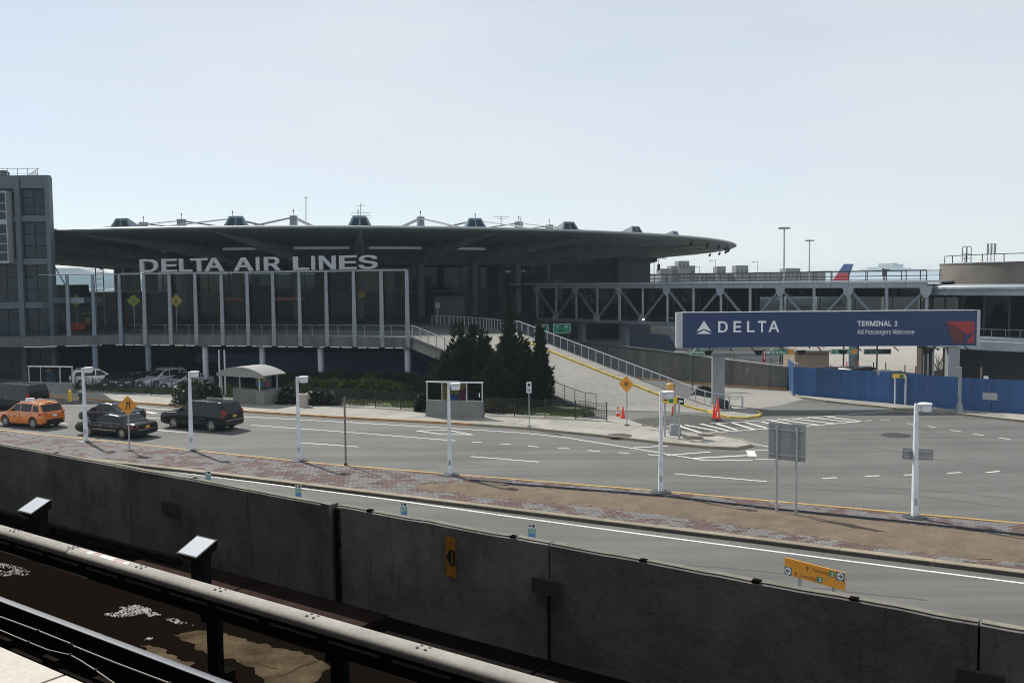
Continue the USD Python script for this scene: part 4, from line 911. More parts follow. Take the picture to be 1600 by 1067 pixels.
for k in range(12): obj('slab', strip(k / 12 + .001, (k + 1) / 12 - .001, .18, 1.62, -.3, .13, 3), 'concrete_ramp', rk)
m = MB()
nr = unit(np.array([.79, .61, 0]))
for i in range(NS):
    a, b = ramp_pt(i / NS, 1) + nr * 1.62, ramp_pt((i + 1) / NS, 1) + nr * 1.62; m.quad(a * [1, 1, 0], b * [1, 1, 0], b + [0, 0, .16], a + [0, 0, .16])
struct('ramp_wall', m, 'concrete_wall')
rp_ = [ramp_pt(t, 1) + nr * 1.5 + [0, 0, .12] for t in np.linspace(0, 1, 21)] + [np.array([-.95, 91, ZU]), np.array([-3.0, 97, ZU]), np.array([-6.3, 103, ZU]), np.array([-9.2, 107, ZU])]
railing('ramp_railing', 'long pale railing with thin bars up the right side of the ramp', rp_, 1.05, .92, (.12, .24, .36, .48, .6, .72, .84), 'steel_white', .02, .06, .07, barmt='steel_blue')
lp_ = [ramp_pt(t, 0) + [0, 0, .1] for t in np.linspace(.0, 1, 16)]
railing('ramp_railing', 'shorter railing along the left side of the ramp beside the dark trees', lp_, 1.05, .95, (.3, .55, .78), 'galv', .02, .08, .07)
lk = MB()
for i in range(NS): a, b = ramp_pt(i / NS, 0), ramp_pt((i + 1) / NS, 0); n2 = unit(np.array([-.61, -.79, 0])); lk.hexa([a + n2 * .3, a, b, b + n2 * .3, a + n2 * .3 + [0, 0, .16], a + [0, 0, .16], b + [0, 0, .16], b + n2 * .3 + [0, 0, .16]])
struct('ramp_edge', lk, 'edge_concrete')
# raised island at the foot of the ramp with its curved yellow kerb
isl = Polygon([G2(*p) for p in [(1064, 629), (1106, 645), (1120, 650), (1140, 654), (1165, 655), (1186, 652), (1191, 648), (1185, 644), (1172, 641), (1150, 637), (1120, 628), (1085, 618)]]).buffer(.2).buffer(-.2)
iw = struct('ramp_island', MB().prism(isl.buffer(-.05), 0, .125), 'concrete')
kx = LineString([G2(*p) for p in [(1106, 645), (1120, 650), (1140, 654), (1165, 655), (1186, 652), (1191, 648), (1185, 644)]])
ik = thing('island_kerb', None, None); stage.GetPrimAtPath(ik.path).SetCustomDataByKey('kind', 'structure')
kerb_run(ik, kx, .18, .15, 1.4, lambda t: 'kerb_yellow')
endp = [G(1117, 636, .12), G(1140, 641, .12), G(1160, 641, .12)]
railing('end_railing', 'low grey tube railing on the island at the foot of the ramp', endp, 1.0, 1.0, (.85,), 'galv', .035, .1, .06)
# ------------------------------------------------------------------ steel truss bridge to the right-hand building
B0, B1, NP = np.array([6.0, 124.0, 0]), np.array([38.0, 85.0, 0]), 13
BD = unit(B1 - B0); BN = np.array([-BD[1], BD[0], 0]);  BN = BN if BN[1] > 0 else -BN
br = thing('truss_bridge', 'long grey steel truss bridge with dark glazing joining the terminal to the round building', 'bridge', B0 + [0, 0, 4.2])
nodes = [lerp(B0, B1, i / NP) for i in range(-1, NP + 1)]
z1_, z0_ = 9.1, 4.2
for k, (a, b) in enumerate(zip(nodes[:-1], nodes[1:])):
    obj('top_chord', MB().bar(a + BD * .03 + [0, 0, z1_ - .27], b - BD * .03 + [0, 0, z1_ - .27], .34, .5), 'steel_pale', br) if 'steel_pale' in M else (mat('steel_pale', (.27, .31, .345), .5, var=.12, vs=.7), obj('top_chord', MB().bar(a + BD * .03 + [0, 0, z1_ - .27], b - BD * .03 + [0, 0, z1_ - .27], .34, .5), 'steel_pale', br))
    obj('bottom_chord', MB().bar(a + BD * .03 + [0, 0, z0_ + .22], b - BD * .03 + [0, 0, z0_ + .22], .34, .44), 'steel_blue', br)
    if k % 2 == 1: pq = (a + [0, 0, z1_ - .6], b + [0, 0, z0_ + .5])
    else: pq = (a + [0, 0, z0_ + .5], b + [0, 0, z1_ - .6])
    # the first node stands left of node 0, so an odd k starts at an even node
    i0 = k - 1
    pq = (a + [0, 0, z0_ + .5], b + [0, 0, z1_ - .6]) if i0 % 2 == 0 else (a + [0, 0, z1_ - .6], b + [0, 0, z0_ + .5])
    obj('diagonal', MB().bar(*pq, .2, .24), 'steel_blue', br)
    for s in (0.5,):
        c = lerp(a, b, s); obj('stiffener', MB().bar(c - BN * .18 + [0, 0, z1_ - .5], c - BN * .18 + [0, 0, z1_ - .04], .05, .05), 'steel_blue', br)
    for zz in ((4.75, 8.5),):
        a2, b2 = a + BN * 1.1, b + BN * 1.1
        obj('window_pane', MB().quad(a2 + BD * .08 + [0, 0, 4.75], b2 - BD * .08 + [0, 0, 4.75], b2 - BD * .08 + [0, 0, 8.5], a2 + BD * .08 + [0, 0, 8.5]), 'bridge_pane', br) if 'bridge_pane' in M else (pane('bridge_pane', (.55, .6, .62), .5, .6), obj('window_pane', MB().quad(a2 + BD * .08 + [0, 0, 4.75], b2 - BD * .08 + [0, 0, 4.75], b2 - BD * .08 + [0, 0, 8.5], a2 + BD * .08 + [0, 0, 8.5]), 'bridge_pane', br))
        obj('mullion', MB().bar(a2 + [0, 0, 4.7], a2 + [0, 0, 8.6], .1, .1), 'steel_dark', br)
        a3, b3 = a + BN * 6.4, b + BN * 6.4
        obj('rear_pane', MB().quad(a3 + BD * .15 + [0, 0, 5.6], b3 - BD * .15 + [0, 0, 5.6], b3 - BD * .15 + [0, 0, 7.6], a3 + BD * .15 + [0, 0, 7.6]), 'bridge_pane', br)
for i, p in enumerate(nodes):
    w = .34 if i in (4, 12) else .24
    obj('vertical', MB().bar(p - BN * .03 + [0, 0, z0_ + .3], p - BN * .03 + [0, 0, z1_ - .3], w, w, up=(0, 1, 0)), 'steel_pale', br)
    top = (i - 1) % 2 == 1
    zc = z1_ - .85 if top else z0_ + .75
    c = p - BN * .16 + [0, 0, zc]; h = .55
    pts = [c - BD * .62 + [0, 0, h if top else -h], c + BD * .62 + [0, 0, h if top else -h], c + BD * .5 + [0, 0, -h * .2 if top else h * .2], c + BD * .2 + [0, 0, -h if top else h], c - BD * .2 + [0, 0, -h if top else h], c - BD * .5 + [0, 0, -h * .2 if top else h * .2]]
    vv = pts + [q - BN * .04 for q in pts]; ff = [[0, 1, 2], [0, 2, 5], [2, 3, 5], [3, 4, 5], [6, 8, 7], [6, 11, 8], [8, 11, 9], [9, 11, 10]] + [x for i_ in range(6) for x in ([i_, (i_ + 1) % 6, (i_ + 1) % 6 + 6], [i_, (i_ + 1) % 6 + 6, i_ + 6])]
    obj('gusset', MB().add(vv, ff), 'steel_pale', br)
def slab(a, b, n_, w0, w1, za, zb): return MB().hexa([a + n_ * w0 + [0, 0, za], b + n_ * w0 + [0, 0, za], b + n_ * w1 + [0, 0, za], a + n_ * w1 + [0, 0, za], a + n_ * w0 + [0, 0, zb], b + n_ * w0 + [0, 0, zb], b + n_ * w1 + [0, 0, zb], a + n_ * w1 + [0, 0, zb]])
a, b = nodes[0] - BD * 6, nodes[-1] + BD * .3
obj('roof', slab(a, b, BN, -.24, 6.6, z1_, z1_ + .16), 'steel_white', br); obj('ceiling', slab(a, b, BN, .2, 6.6, 8.6, 8.75), 'dark_wall', br); obj('floor', slab(a, b, BN, .2, 6.6, 4.25, 4.55), 'dark_wall', br)
m = MB()
m.hexa([*slab(a, b, BN, 6.42, 6.6, 4.55, 5.6).v[0]]); m.hexa([*slab(a, b, BN, 6.42, 6.6, 7.6, 8.6).v[0]])
m.hexa([*slab(a, lerp(a, b, .62), BN, 6.3, 6.4, 4.55, 8.6).v[0]]); obj('rear_wall', m, 'dark_wall', br)
for i in (2, 4, 8, 12):
    p = nodes[i]; obj('support', MB().box(p + BN * 1.0 + [0, 0, 2.1], (.7, .7, 4.2), math.atan2(BD[1], BD[0])), 'steel_blue', br)
railing('bridge_railing', 'dark railing along the roof of the truss bridge', [nodes[2] - BN * .1 + [0, 0, 9.26], nodes[-1] - BN * .1 + [0, 0, 9.26]], .95, 1.95, (.45, .12), 'steel_dark', .05, .07, .07)
railing('bridge_railing', 'pale railing along the far edge of the truss bridge roof', [nodes[1] + BN * 6.4 + [0, 0, 9.26], nodes[-1] + BN * 6.4 + [0, 0, 9.26]], .95, 1.95, (.5,), 'steel_dark', .05, .07, .07)
# lamps under the bridge and lit spot
c = A(1005, 498, 110); t = thing('bridge_lamp', 'small bright lamp on the lower chord of the truss bridge', 'lamp', c); obj('shade', MB().lathe([(.06, .12), (.17, 0), (.16, -.02)], c, 12), 'steel_dark', t); obj('bulb', MB().tm(trimesh.creation.icosphere(1, .13)).__class__().tm(trimesh.Trimesh(trimesh.creation.icosphere(1, .13).vertices + c - [0, 0, .05], trimesh.creation.icosphere(1, .13).faces)), 'spot_glow', t)
# ------------------------------------------------------------------ round building at the right
RC, RRr = np.array([52.5, 88.0, 0]), 13.6
ro_ = thing('round_building', 'round building with white roof band and dark glass at the right edge', 'building', RC)
obj('roof', MB().lathe([(.01, 8.95), (RRr - .6, 8.85), (RRr + .55, 8.72), (RRr + .6, 8.66)], RC, 96), 'steel_pale', ro_, smooth=30)
obj('roof_band', MB().lathe([(RRr - 1.5, 7.95), (RRr + .42, 7.9), (RRr + .5, 7.94), (RRr + .5, 8.4), (RRr + .66, 8.44), (RRr + .66, 8.64), (RRr + .6, 8.66)], RC, 96), 'steel_pale', ro_, smooth=30)
obj('penthouse', MB().lathe([(10.9, 8.86), (10.9, 10.72), (10.95, 10.72), (10.95, 10.84), (.01, 10.86)], RC, 96), 'drum_tan', ro_, smooth=30) if 'drum_tan' in M else (mat('drum_tan', (.13, .115, .095), .8, var=.12, vs=.5), obj('penthouse', MB().lathe([(10.9, 8.86), (10.9, 10.72), (10.95, 10.72), (10.95, 10.84), (.01, 10.86)], RC, 96), 'drum_tan', ro_, smooth=30))
NW = 36
for s in range(NW):
    t0, t1 = s * 2 * PI / NW, (s + 1) * 2 * PI / NW; tm2 = (t0 + t1) / 2
    if math.sin(tm2) > .3: continue
    a, b = RC + [12.6 * math.cos(t0), 12.6 * math.sin(t0), 0], RC + [12.6 * math.cos(t1), 12.6 * math.sin(t1), 0]; u = b - a
    obj('window_pane', MB().quad(a + u * .02 + [0, 0, 4.35], b - u * .02 + [0, 0, 4.35], b - u * .02 + [0, 0, 7.95], a + u * .02 + [0, 0, 7.95]), 'bridge_pane', ro_)
    obj('mullion', MB().bar(a + [0, 0, 4.3], a + [0, 0, 8.0], .12, .12, up=(0, 1, 0)), 'steel_dark', ro_)
    a, b = RC + [10.5 * math.cos(t0), 10.5 * math.sin(t0), 0], RC + [10.5 * math.cos(t1), 10.5 * math.sin(t1), 0]
    obj('lower_panel', MB().quad(a + [0, 0, 0], b + [0, 0, 0], b + [0, 0, 3.3], a + [0, 0, 3.3]), 'grey_wall', ro_)
obj('inner_core', MB().lathe([(9.2, 4.3), (9.2, 8.0)], RC, 48), 'dark_wall', ro_)
m = MB()
for k in range(6): th = -PI / 2 - .9 + k * .34; m.box(RC + [11 * math.cos(th), 11 * math.sin(th), 5.6], (.9, .5, 2.4), th)
obj('interior_panels', m, 'grey_wall', ro_)
obj('balcony_band', MB().lathe([(9.5, 3.2), (RRr + .9, 3.2), (RRr + 1.05, 3.26), (RRr + 1.05, 3.98), (RRr + .9, 4.02), (RRr + .9, 4.3), (RRr - .3, 4.33), (9.5, 4.33)], RC, 96), 'steel_pale', ro_, smooth=30)
obj('balcony_rail', MB().add(*trimesh_torus) if False else MB().lathe([(RRr + .58, 5.0), (RRr + .63, 5.0), (RRr + .63, 5.06), (RRr + .58, 5.06), (RRr + .58, 5.0)], RC, 96), 'steel_blue', ro_)
for s in range(40):
    th = PI + s * PI / 39; p = RC + [(RRr + .6) * math.cos(th), (RRr + .6) * math.sin(th), 4.3]; obj('rail_post', MB().bar(p, p + [0, 0, .75], .05), 'steel_blue', ro_)
# railing, ladder hoops and aerials on the round building's penthouse
rp2 = [RC + [10.7 * math.cos(t_), 10.7 * math.sin(t_), 10.86] for t_ in np.linspace(PI * .93, PI * 1.75, 22)]
railing('roof_railing', 'dark railing round the top of the brown penthouse drum', rp2, .68, 2.2, (), 'steel_dark', .05, .06, .07)
for k, px in enumerate((1507, 1513.5)):
    b = A(px, 412, 83.5); b[2] = 10.84; h = 1.45; t = thing('ladder_hoop', ['left arched ladder hoop on the brown penthouse drum', 'right arched ladder hoop on the brown penthouse drum'][k], 'ladder', b)
    pts = [b - [.21, 0, 0], b + [-.21, 0, h - .25]] + [b + [-.21 * math.cos(a_), 0, h - .25 + .23 * math.sin(a_)] for a_ in np.linspace(.3, PI - .3, 6)] + [b + [.21, 0, h - .25], b + [.21, 0, 0]]
    obj('hoop', MB().path(pts, .035, 6), 'steel_dark', t); 
    for z in (.35, .75): obj('rung', MB().tube(b + [-.21, 0, z], b + [.21, 0, z], .025, 5), 'steel_dark', t)
for k, px in enumerate((1542.5, 1548, 1553.5)):
    b = A(px, 412, 82.0); b[2] = 10.84; t = thing('panel_aerial', ['leftmost of three upright panel aerials on the penthouse drum', 'middle one of three upright panel aerials on the penthouse drum', 'rightmost of three upright panel aerials on the penthouse drum'][k], 'aerial', b)
    obj('pole', MB().tube(b, b + [0, 0, 1.4], .04, 6), 'galv', t); obj('panel', MB().box(b + [0, -.06, 1.15], (.15, .1, .92)), 'alu', t)
# ------------------------------------------------------------------ office tower at the left edge
TY = 91.0
tw = thing('office_tower', 'grey office tower with gridded dark windows at the left edge', 'building', (-52, TY, 0))
tx = lambda px: A(px, 450, TY)[0]
xl, xm, xr = tx(-160), tx(35), tx(83.5)
mcore = MB(); mcore.prism([(xl, TY + .4), (xr - .05, TY + .4), (xr - .05 - 9.5, TY + 16), (xl, TY + 16)], 0, 20.1); obj('wall', mcore, 'tower_frame', tw)
bands = [0.0, 3.6, 7.6, 11.85, 16.0, 19.2]
for k, z in enumerate(bands[1:]):
    hgt = .62 if k < 4 else 1.25
    obj('spandrel', MB().box(((xl + xr) / 2, TY + .15, z + (0.1 if k < 4 else .45)), (xr - xl, .6, hgt)), 'tower_frame', tw)
for px in (-60, 35, 81.5):
    obj('pilaster', MB().box((tx(px), TY + .05, 10.05), (.42 if px != 35 else .5, .75, 20.1)), 'tower_frame', tw)
for z0, z1 in zip(bands[:-1], bands[1:]):
    zz = np.linspace(z0 + .45, z1 - .25, 4)
    for (pa_, pb_, nc) in ((38, 78.5, 2), (-10, 32, 2), (-57, -10, 2)):
        xs = np.linspace(tx(pa_), tx(pb_), nc + 1)
        for i in range(nc):
            for j in range(3):
                obj('window_pane', MB().quad(*[(x, TY + .1 - (.012 * ((i + j) % 2)), z) for x, z in ((xs[i] + .05, zz[j] + .05), (xs[i + 1] - .05, zz[j] + .05), (xs[i + 1] - .05, zz[j + 1] - .05), (xs[i] + .05, zz[j + 1] - .05))]), 'tower_glass', tw)
# projecting bay on the upper floors
bay = MB(); bx0, bx1 = tx(-70), tx(24.5); zb0, zb1 = A(10, 412, TY)[2], A(10, 300, TY)[2]
by = obj('bay', MB().box(((bx0 + bx1) / 2, TY - .45, (zb0 + zb1) / 2), (bx1 - bx0, 1.2, zb1 - zb0)), 'bay_frame', tw) if 'bay_frame' in M else (mat('bay_frame', (.24, .26, .27), .5, var=.08, vs=1), obj('bay', MB().box(((bx0 + bx1) / 2, TY - .45, (zb0 + zb1) / 2), (bx1 - bx0, 1.2, zb1 - zb0)), 'bay_frame', tw))[1]
for i in range(5):
    for (pz0, pz1) in ((303, 318), (319.5, 331), (332.5, 344), (352, 366), (367.5, 381), (382.5, 394), (395.5, 408)):
        x1 = bx1 - .1 - i * 1.02; zt_, zb_ = A(10, pz0, TY)[2], A(10, pz1, TY)[2]
        obj('pane', MB().quad((x1 - .94, TY - 1.06, zb_), (x1, TY - 1.06, zb_), (x1, TY - 1.06, zt_), (x1 - .94, TY - 1.06, zt_)), 'tower_glass', by)
rz_ = [np.array([xl, TY + .9, 20.1]), np.array([tx(61), TY + .9, 20.1]), np.array([tx(61) - 5, TY + 8, 20.1])]
railing('roof_railing', 'thin railing on top of the office tower', rz_, .95, 1.0, (.5,), 'galv', .03, .05, .05)
c = np.array([tx(-3), TY + 2, 20.1]); t = thing('roof_vent', 'small dark vent on top of the office tower', 'vent', c); obj('drum', MB().lathe([(.5, 0), (.5, .7), (.35, .9), (.01, .95)], c, 16), 'steel_dark', t)
# link canopy and low walls between tower and terminal
c0, c1 = A(84, 470, 88), A(131, 470, 88.5); t = thing('canopy', 'pale flat canopy slab hung by a rod beside the office tower', 'canopy', c0)
obj('slab', MB().hexa([(c0[0], c0[1], 7.9), (c1[0], c1[1], 7.9), (c1[0], c1[1] + 4, 7.9), (c0[0], c0[1] + 4, 7.9), (c0[0], c0[1], 8.4), (c1[0], c1[1], 8.4), (c1[0], c1[1] + 4, 8.4), (c0[0], c0[1] + 4, 8.4)]), 'steel_blue', t)
obj('hanger', MB().tube(A(84, 414, 88.5), A(114, 466, 89.5), .05, 6), 'steel_dark', t)
lw = thing('link_building', 'low dark and grey link wall behind the upper roadway left of the terminal', 'building', (-55, 120, ZU))
xa, xb = A(60, 470, 119)[0], A(266, 470, 119)[0]
obj('lower_wall', MB().box(((xa + xb) / 2, 119.3, ZU + 1.25), (xb - xa, .5, 2.5)), 'grey_wall', lw); obj('upper_wall', MB().box(((xa + xb) / 2 , 119.2, 7.95), (xb - xa, .8, 1.45)), 'dark_wall', lw); obj('coping', MB().box(((xa + xb) / 2, 119.2, 8.72), (xb - xa, .95, .07)), 'cream', lw)
xq = A(129, 450, 117)[0]; obj('block', MB().box(((xa + xq) / 2, 117.5, 7.2), (xq - xa, 2.5, 5.0)), 'dark_wall', lw)
xs_ = A(149, 420, 112); t = thing('lattice_frame', 'pale open lattice frame rising behind the glass screen', 'frame', (xs_[0], 112, ZU)); xL, xR = A(149, 420, 112)[0], A(161, 420, 112)[0]; zT = A(150, 409, 112)[2]
for x in (xL, xR): obj('upright', MB().bar((x, 112, ZU), (x, 112, zT), .09), 'steel_white', t)
for z in np.arange(9.0, zT + .01, (zT - 9.0) / 5): obj('crosspiece', MB().bar((xL, 112, z), (xR, 112, z), .07), 'steel_white', t)
obj('small_panel', MB().box((xR - .2, 111.95, zT - .75), (.4, .06, .45)), 'alu', t)

# ------------------------------------------------------------------ billboard on two posts
SB = 70.0
sl, sr = A(1057, 515, SB)[0], A(1528, 515, SB - .6)[0]
sa, sb = np.array([sl, SB, 0]), np.array([sr, SB - .9, 0]); SR = unit(sb - sa); SF = np.cross(SR, [0, 0, 1.0])
zs0, zs1 = 4.42, 7.03; Ls = float(np.linalg.norm(sb - sa))
bb = thing('billboard', 'long navy blue airline billboard on two grey posts before the truss bridge', 'billboard', lerp(sa, sb, .5))
S_ = lambda u, z, o=0.0: sa + SR * u + SF * o + [0, 0, z]
obj('panel', MB().hexa([S_(.46, zs0, 0), S_(Ls - .25, zs0, 0), S_(Ls - .25, zs0, -.75), S_(.46, zs0, -.75), S_(.46, zs1, 0), S_(Ls - .25, zs1, 0), S_(Ls - .25, zs1, -.75), S_(.46, zs1, -.75)]), 'sign_navy', bb)
for u0, u1 in ((0, .455), (Ls - .245, Ls)): obj('end_cap', MB().hexa([S_(u0, zs0 - .02, .03), S_(u1, zs0 - .02, .03), S_(u1, zs0 - .02, -.78), S_(u0, zs0 - .02, -.78), S_(u0, zs1 + .03, .03), S_(u1, zs1 + .03, .03), S_(u1, zs1 + .03, -.78), S_(u0, zs1 + .03, -.78)]), 'cap_grey', bb) if 'cap_grey' in M else (mat('cap_grey', (.36, .38, .4), .5, var=.08, vs=1), obj('end_cap', MB().hexa([S_(u0, zs0 - .02, .03), S_(u1, zs0 - .02, .03), S_(u1, zs0 - .02, -.78), S_(u0, zs0 - .02, -.78), S_(u0, zs1 + .03, .03), S_(u1, zs1 + .03, .03), S_(u1, zs1 + .03, -.78), S_(u0, zs1 + .03, -.78)]), 'cap_grey', bb))
obj('top_trim', MB().hexa([S_(.46, zs1, .03), S_(Ls - .25, zs1, .03), S_(Ls - .25, zs1, -.78), S_(.46, zs1, -.78), S_(.46, zs1 + .05, .03), S_(Ls - .25, zs1 + .05, .03), S_(Ls - .25, zs1 + .05, -.78), S_(.46, zs1 + .05, -.78)]), 'cap_grey', bb)
for k in range(1, 9): obj('seam', MB().bar(S_(.46 + (Ls - .7) * k / 9, zs0 + .01, .003), S_(.46 + (Ls - .7) * k / 9, zs1 - .01, .003), .018, .008), 'seam_navy', bb) if 'seam_navy' in M else (mat('seam_navy', (.003, .014, .06), .6), obj('seam', MB().bar(S_(.46 + (Ls - .7) * k / 9, zs0 + .01, .003), S_(.46 + (Ls - .7) * k / 9, zs1 - .01, .003), .018, .008), 'seam_navy', bb))
uz = lambda px, py: (float((A(px, py, SB - .9 * (px - 1057) / 471) - sa) @ SR), float(A(px, py, SB - .9 * (px - 1057) / 471)[2]))
def sign_text(txt, x0, x1, y0, y1, mt='sign_white', bold=False, spread=None):
    """lettering filling the box given by the survey: x0..x1, cap top y0, baseline y1"""
    u0, zb = uz(spread[0][0] if spread else x0, y1); u1, _ = uz(x1, y1); h = (y1 - y0) / FPX * SB
    if spread:                                                    # spaced capitals one by one
        m = MB(); ws = []; 
        for ch, (a_, b_) in zip(txt, spread):
            t_ = meshkit.text_mesh(ch, 1, .01, bold); v = np.array(t_.vertices); v[:, 0] -= v[:, 0].min(); v[:, 1] -= v[:, 1].min()
            ua, ub = uz(a_, y1)[0], uz(b_, y1)[0]; v[:, 0] *= (ub - ua) / v[:, 0].max(); v[:, 1] *= h / v[:, 1].max()
            m.add(S_(ua, zb, .004) + v[:, :1] * SR + v[:, 1:2] * np.array([0, 0, 1.0]) + v[:, 2:] * SF, t_.faces)
    else:
        t_ = meshkit.text_mesh(txt, h, .01, bold); v = np.array(t_.vertices); v[:, 0] -= v[:, 0].min(); v[:, 0] *= (u1 - u0) / v[:, 0].max()
        m = MB().add(S_(u0, zb, .004) + v[:, :1] * SR + v[:, 1:2] * np.array([0, 0, 1.0]) + v[:, 2:] * SF, t_.faces)
    obj('lettering', m, mt, bb)
sign_text('DELTA', 0, 0, 502, 519.5, bold=True, spread=((1122, 1137), (1146, 1158), (1167, 1179), (1184, 1197), (1200.5, 1217.5)))
sign_text('TERMINAL', 1339.5, 1393, 502, 509.5, bold=True); sign_text('3', 1397.5, 1402, 502, 509.5, bold=True)
for w_, x0_, x1_ in (('All', 1339.5, 1349.5), ('Passengers', 1352, 1392), ('Welcome', 1394.5, 1428.5)): sign_text(w_, x0_, x1_, 515, 522)
def sign_poly(px, mt, depth=.012, o=.004):
    pl = Polygon([uz(*p) for p in px]); obj('emblem', MB().flat(pl, sa + SF * o, SR, depth=depth), mt, bb)
sign_poly([(1100, 501), (1111.5, 518.2), (1100, 514), (1088.5, 518.2)], 'sign_white'); sign_poly([(1088, 521.6), (1100, 515.8), (1112, 521.6)], 'sign_white')
sign_poly([(1478, 502), (1522.5, 502), (1522.5, 519), (1510, 523), (1504, 517)], 'sign_red'); sign_poly([(1478.5, 502.5), (1504, 517.5), (1507, 524), (1506, 536), (1490, 536.5)], 'sign_red_dark', .010); sign_poly([(1522.5, 521), (1515, 526), (1510, 536), (1522.5, 536)], 'sign_red', .011)
# catwalk pipe under it, floodlight brackets, posts
obj('catwalk', MB().hexa([S_(-.25, zs0 - .32, .9), S_(Ls * .32, zs0 - .32, .9), S_(Ls * .32, zs0 - .32, .4), S_(-.25, zs0 - .32, .4), S_(-.25, zs0 - .24, .9), S_(Ls * .32, zs0 - .24, .9), S_(Ls * .32, zs0 - .24, .4), S_(-.25, zs0 - .24, .4)]), 'galv', bb)
m = MB(); m.tube(S_(-.2, zs0 - .55, .85), S_(Ls * .33, zs0 - .55, .85), .035, 6); obj('cable_pipe', m, 'steel_dark', bb)
for u in (.07, .11, .18, .25, .35, .47, .6, .72, .85, .95):
    obj('light_arm', MB().bar(S_(Ls * u, zs0 - .05, 0), S_(Ls * u, zs0 - .28, .9), .06), 'steel_dark', bb)
for u in (.10, .265, .405, .54, .68, .82): obj('light_box', MB().hexa([S_(Ls * u + d_, z, o) for z, s0 in ((zs0 - .5, .18), (zs0 - .2, .32)) for d_, o in ((-s0, 1.0), (s0, 1.0), (s0, .72), (-s0, .72))]), 'trim', bb)
for px, wd, o in ((1123.5, .9, .0), (1491.5, .85, 0)):
    u = uz(px, 560)[0]; p = S_(u, 0, -.38); obj('support', MB().box(p + [0, 0, zs0 / 2 - .06], (wd, .6, zs0 - .12), math.atan2(SR[1], SR[0])), 'alu_pale', bb) if 'alu_pale' in M else (mat('alu_pale', (.24, .25, .26), .55, var=.1, vs=1.2, streak=True), obj('support', MB().box(p + [0, 0, zs0 / 2 - .06], (wd, .6, zs0 - .12), math.atan2(SR[1], SR[0])), 'alu_pale', bb))
    obj('base', MB().box(p + [0, 0, .12], (wd + .3, .9, .24)), 'concrete', bb)
# ------------------------------------------------------------------ blue construction hoarding
HP = [(1231, 607.5), (1239.5, 618), (1313, 624.5), (1390, 631.5), (1500, 641), (1600, 648), (1760, 662)]
hd_ = thing('site_hoarding', 'bright blue plywood hoarding along the kerb under the billboard', 'hoarding', G(*HP[1]))
for k, (p, q) in enumerate(zip(HP[:-1], HP[1:])):
    a, b = G(*p), G(*q); n = max(1, int(round(np.linalg.norm(b - a) / 2.4)))
    for i in range(n):
        c0, c1 = lerp(a, b, i / n), lerp(a, b, (i + 1) / n); u = unit(c1 - c0); jit = (rnd.random() - .5) * .05; h = 2.36 + (rnd.random() - .5) * .06; nn = np.array([-u[1], u[0], 0])
        if k == 0: h = 2.6
        obj('hoarding_panel', MB().bar(c0 + u * .012 + nn * jit + [0, 0, h / 2 + .03], c1 - u * .012 + nn * jit + [0, 0, h / 2 + .03], .05, h), 'blue_hoard', hd_)
        obj('hoarding_post', MB().bar(c0 + nn * .12, c0 + nn * .12 + [0, 0, 2.3], .09), 'bark', hd_)
a = G(1231, 607.5); obj('brace', MB().bar(a + [0, 0, 2.7], G(1241, 618) + [.3, 0, 2.55], .08), 'galv', hd_)
# faint outline patches on the hoarding: pale notices
for k, (px, py, w, h) in enumerate(((1541, 589.5, .3, .2), (1547, 619, .95, .5), (1373, 583, .2, .28))):
    pxs = [p[0] for p in HP]; i = int(np.searchsorted(pxs, px)) - 1; a, b = G(*HP[i]), G(*HP[i + 1]); u = unit(b - a); n2 = np.cross(u, [0, 0, 1.0]); d = _ray(px, py); t_ = ((a - CAM) @ n2) / (d @ n2); c = CAM + d * t_ + n2 * .07
    t = thing('notice', ['tiny white notice near the top of the blue hoarding', 'pale lettered notice low on the blue hoarding beside the thin post', 'small pale notice at the top of the hoarding above the yellow direction sign'][k], 'notice', c); obj('sheet', MB().bar(c - u * w / 2, c + u * w / 2, .012, h), 'galv' if k else 'sign_white', t)
# pavement in front of the hoarding
FW = [(1231, 609), (1239, 619), (1313, 625.5), (1390, 632.5), (1500, 642.5), (1600, 650), (1760, 664), (1760, 680), (1600, 660), (1500, 649), (1462, 644.5), (1425, 642), (1400, 640.5), (1375, 637), (1340, 634), (1290, 628.5), (1250, 622.5), (1232, 613)]
fp = Polygon([G2(*p) for p in FW]).buffer(0)
pv2 = struct('far_pavement', MB().prism(fp.buffer(-.03), 0, .10), 'joint')
kl2 = LineString([G2(*p) for p in FW[7:]])
a0 = G(1240, 619); ud = unit(G(1600, 650) - a0); un = np.array([-ud[1], ud[0], 0])
fi = fp.difference(kl2.buffer(.17))
for i in range(-2, 26):
    for j in range(-4, 3):
        cell = Polygon([tuple((a0 + ud * (i * 1.8 + u) + un * (j * 1.8 + w))[:2]) for u, w in ((.005, .005), (1.795, .005), (1.795, 1.795), (.005, 1.795))]); g = cell.intersection(fi)
        if g.area > .2 and g.geom_type == 'Polygon': obj('slab', MB().prism(g, .02, .118 + rnd.random() * .008), 'concrete', pv2)
fk = thing('far_kerb', None, None); stage.GetPrimAtPath(fk.path).SetCustomDataByKey('kind', 'structure')
kerb_run(fk, kl2, -.16, .14, 2.2, lambda t: 'concrete_kerb')
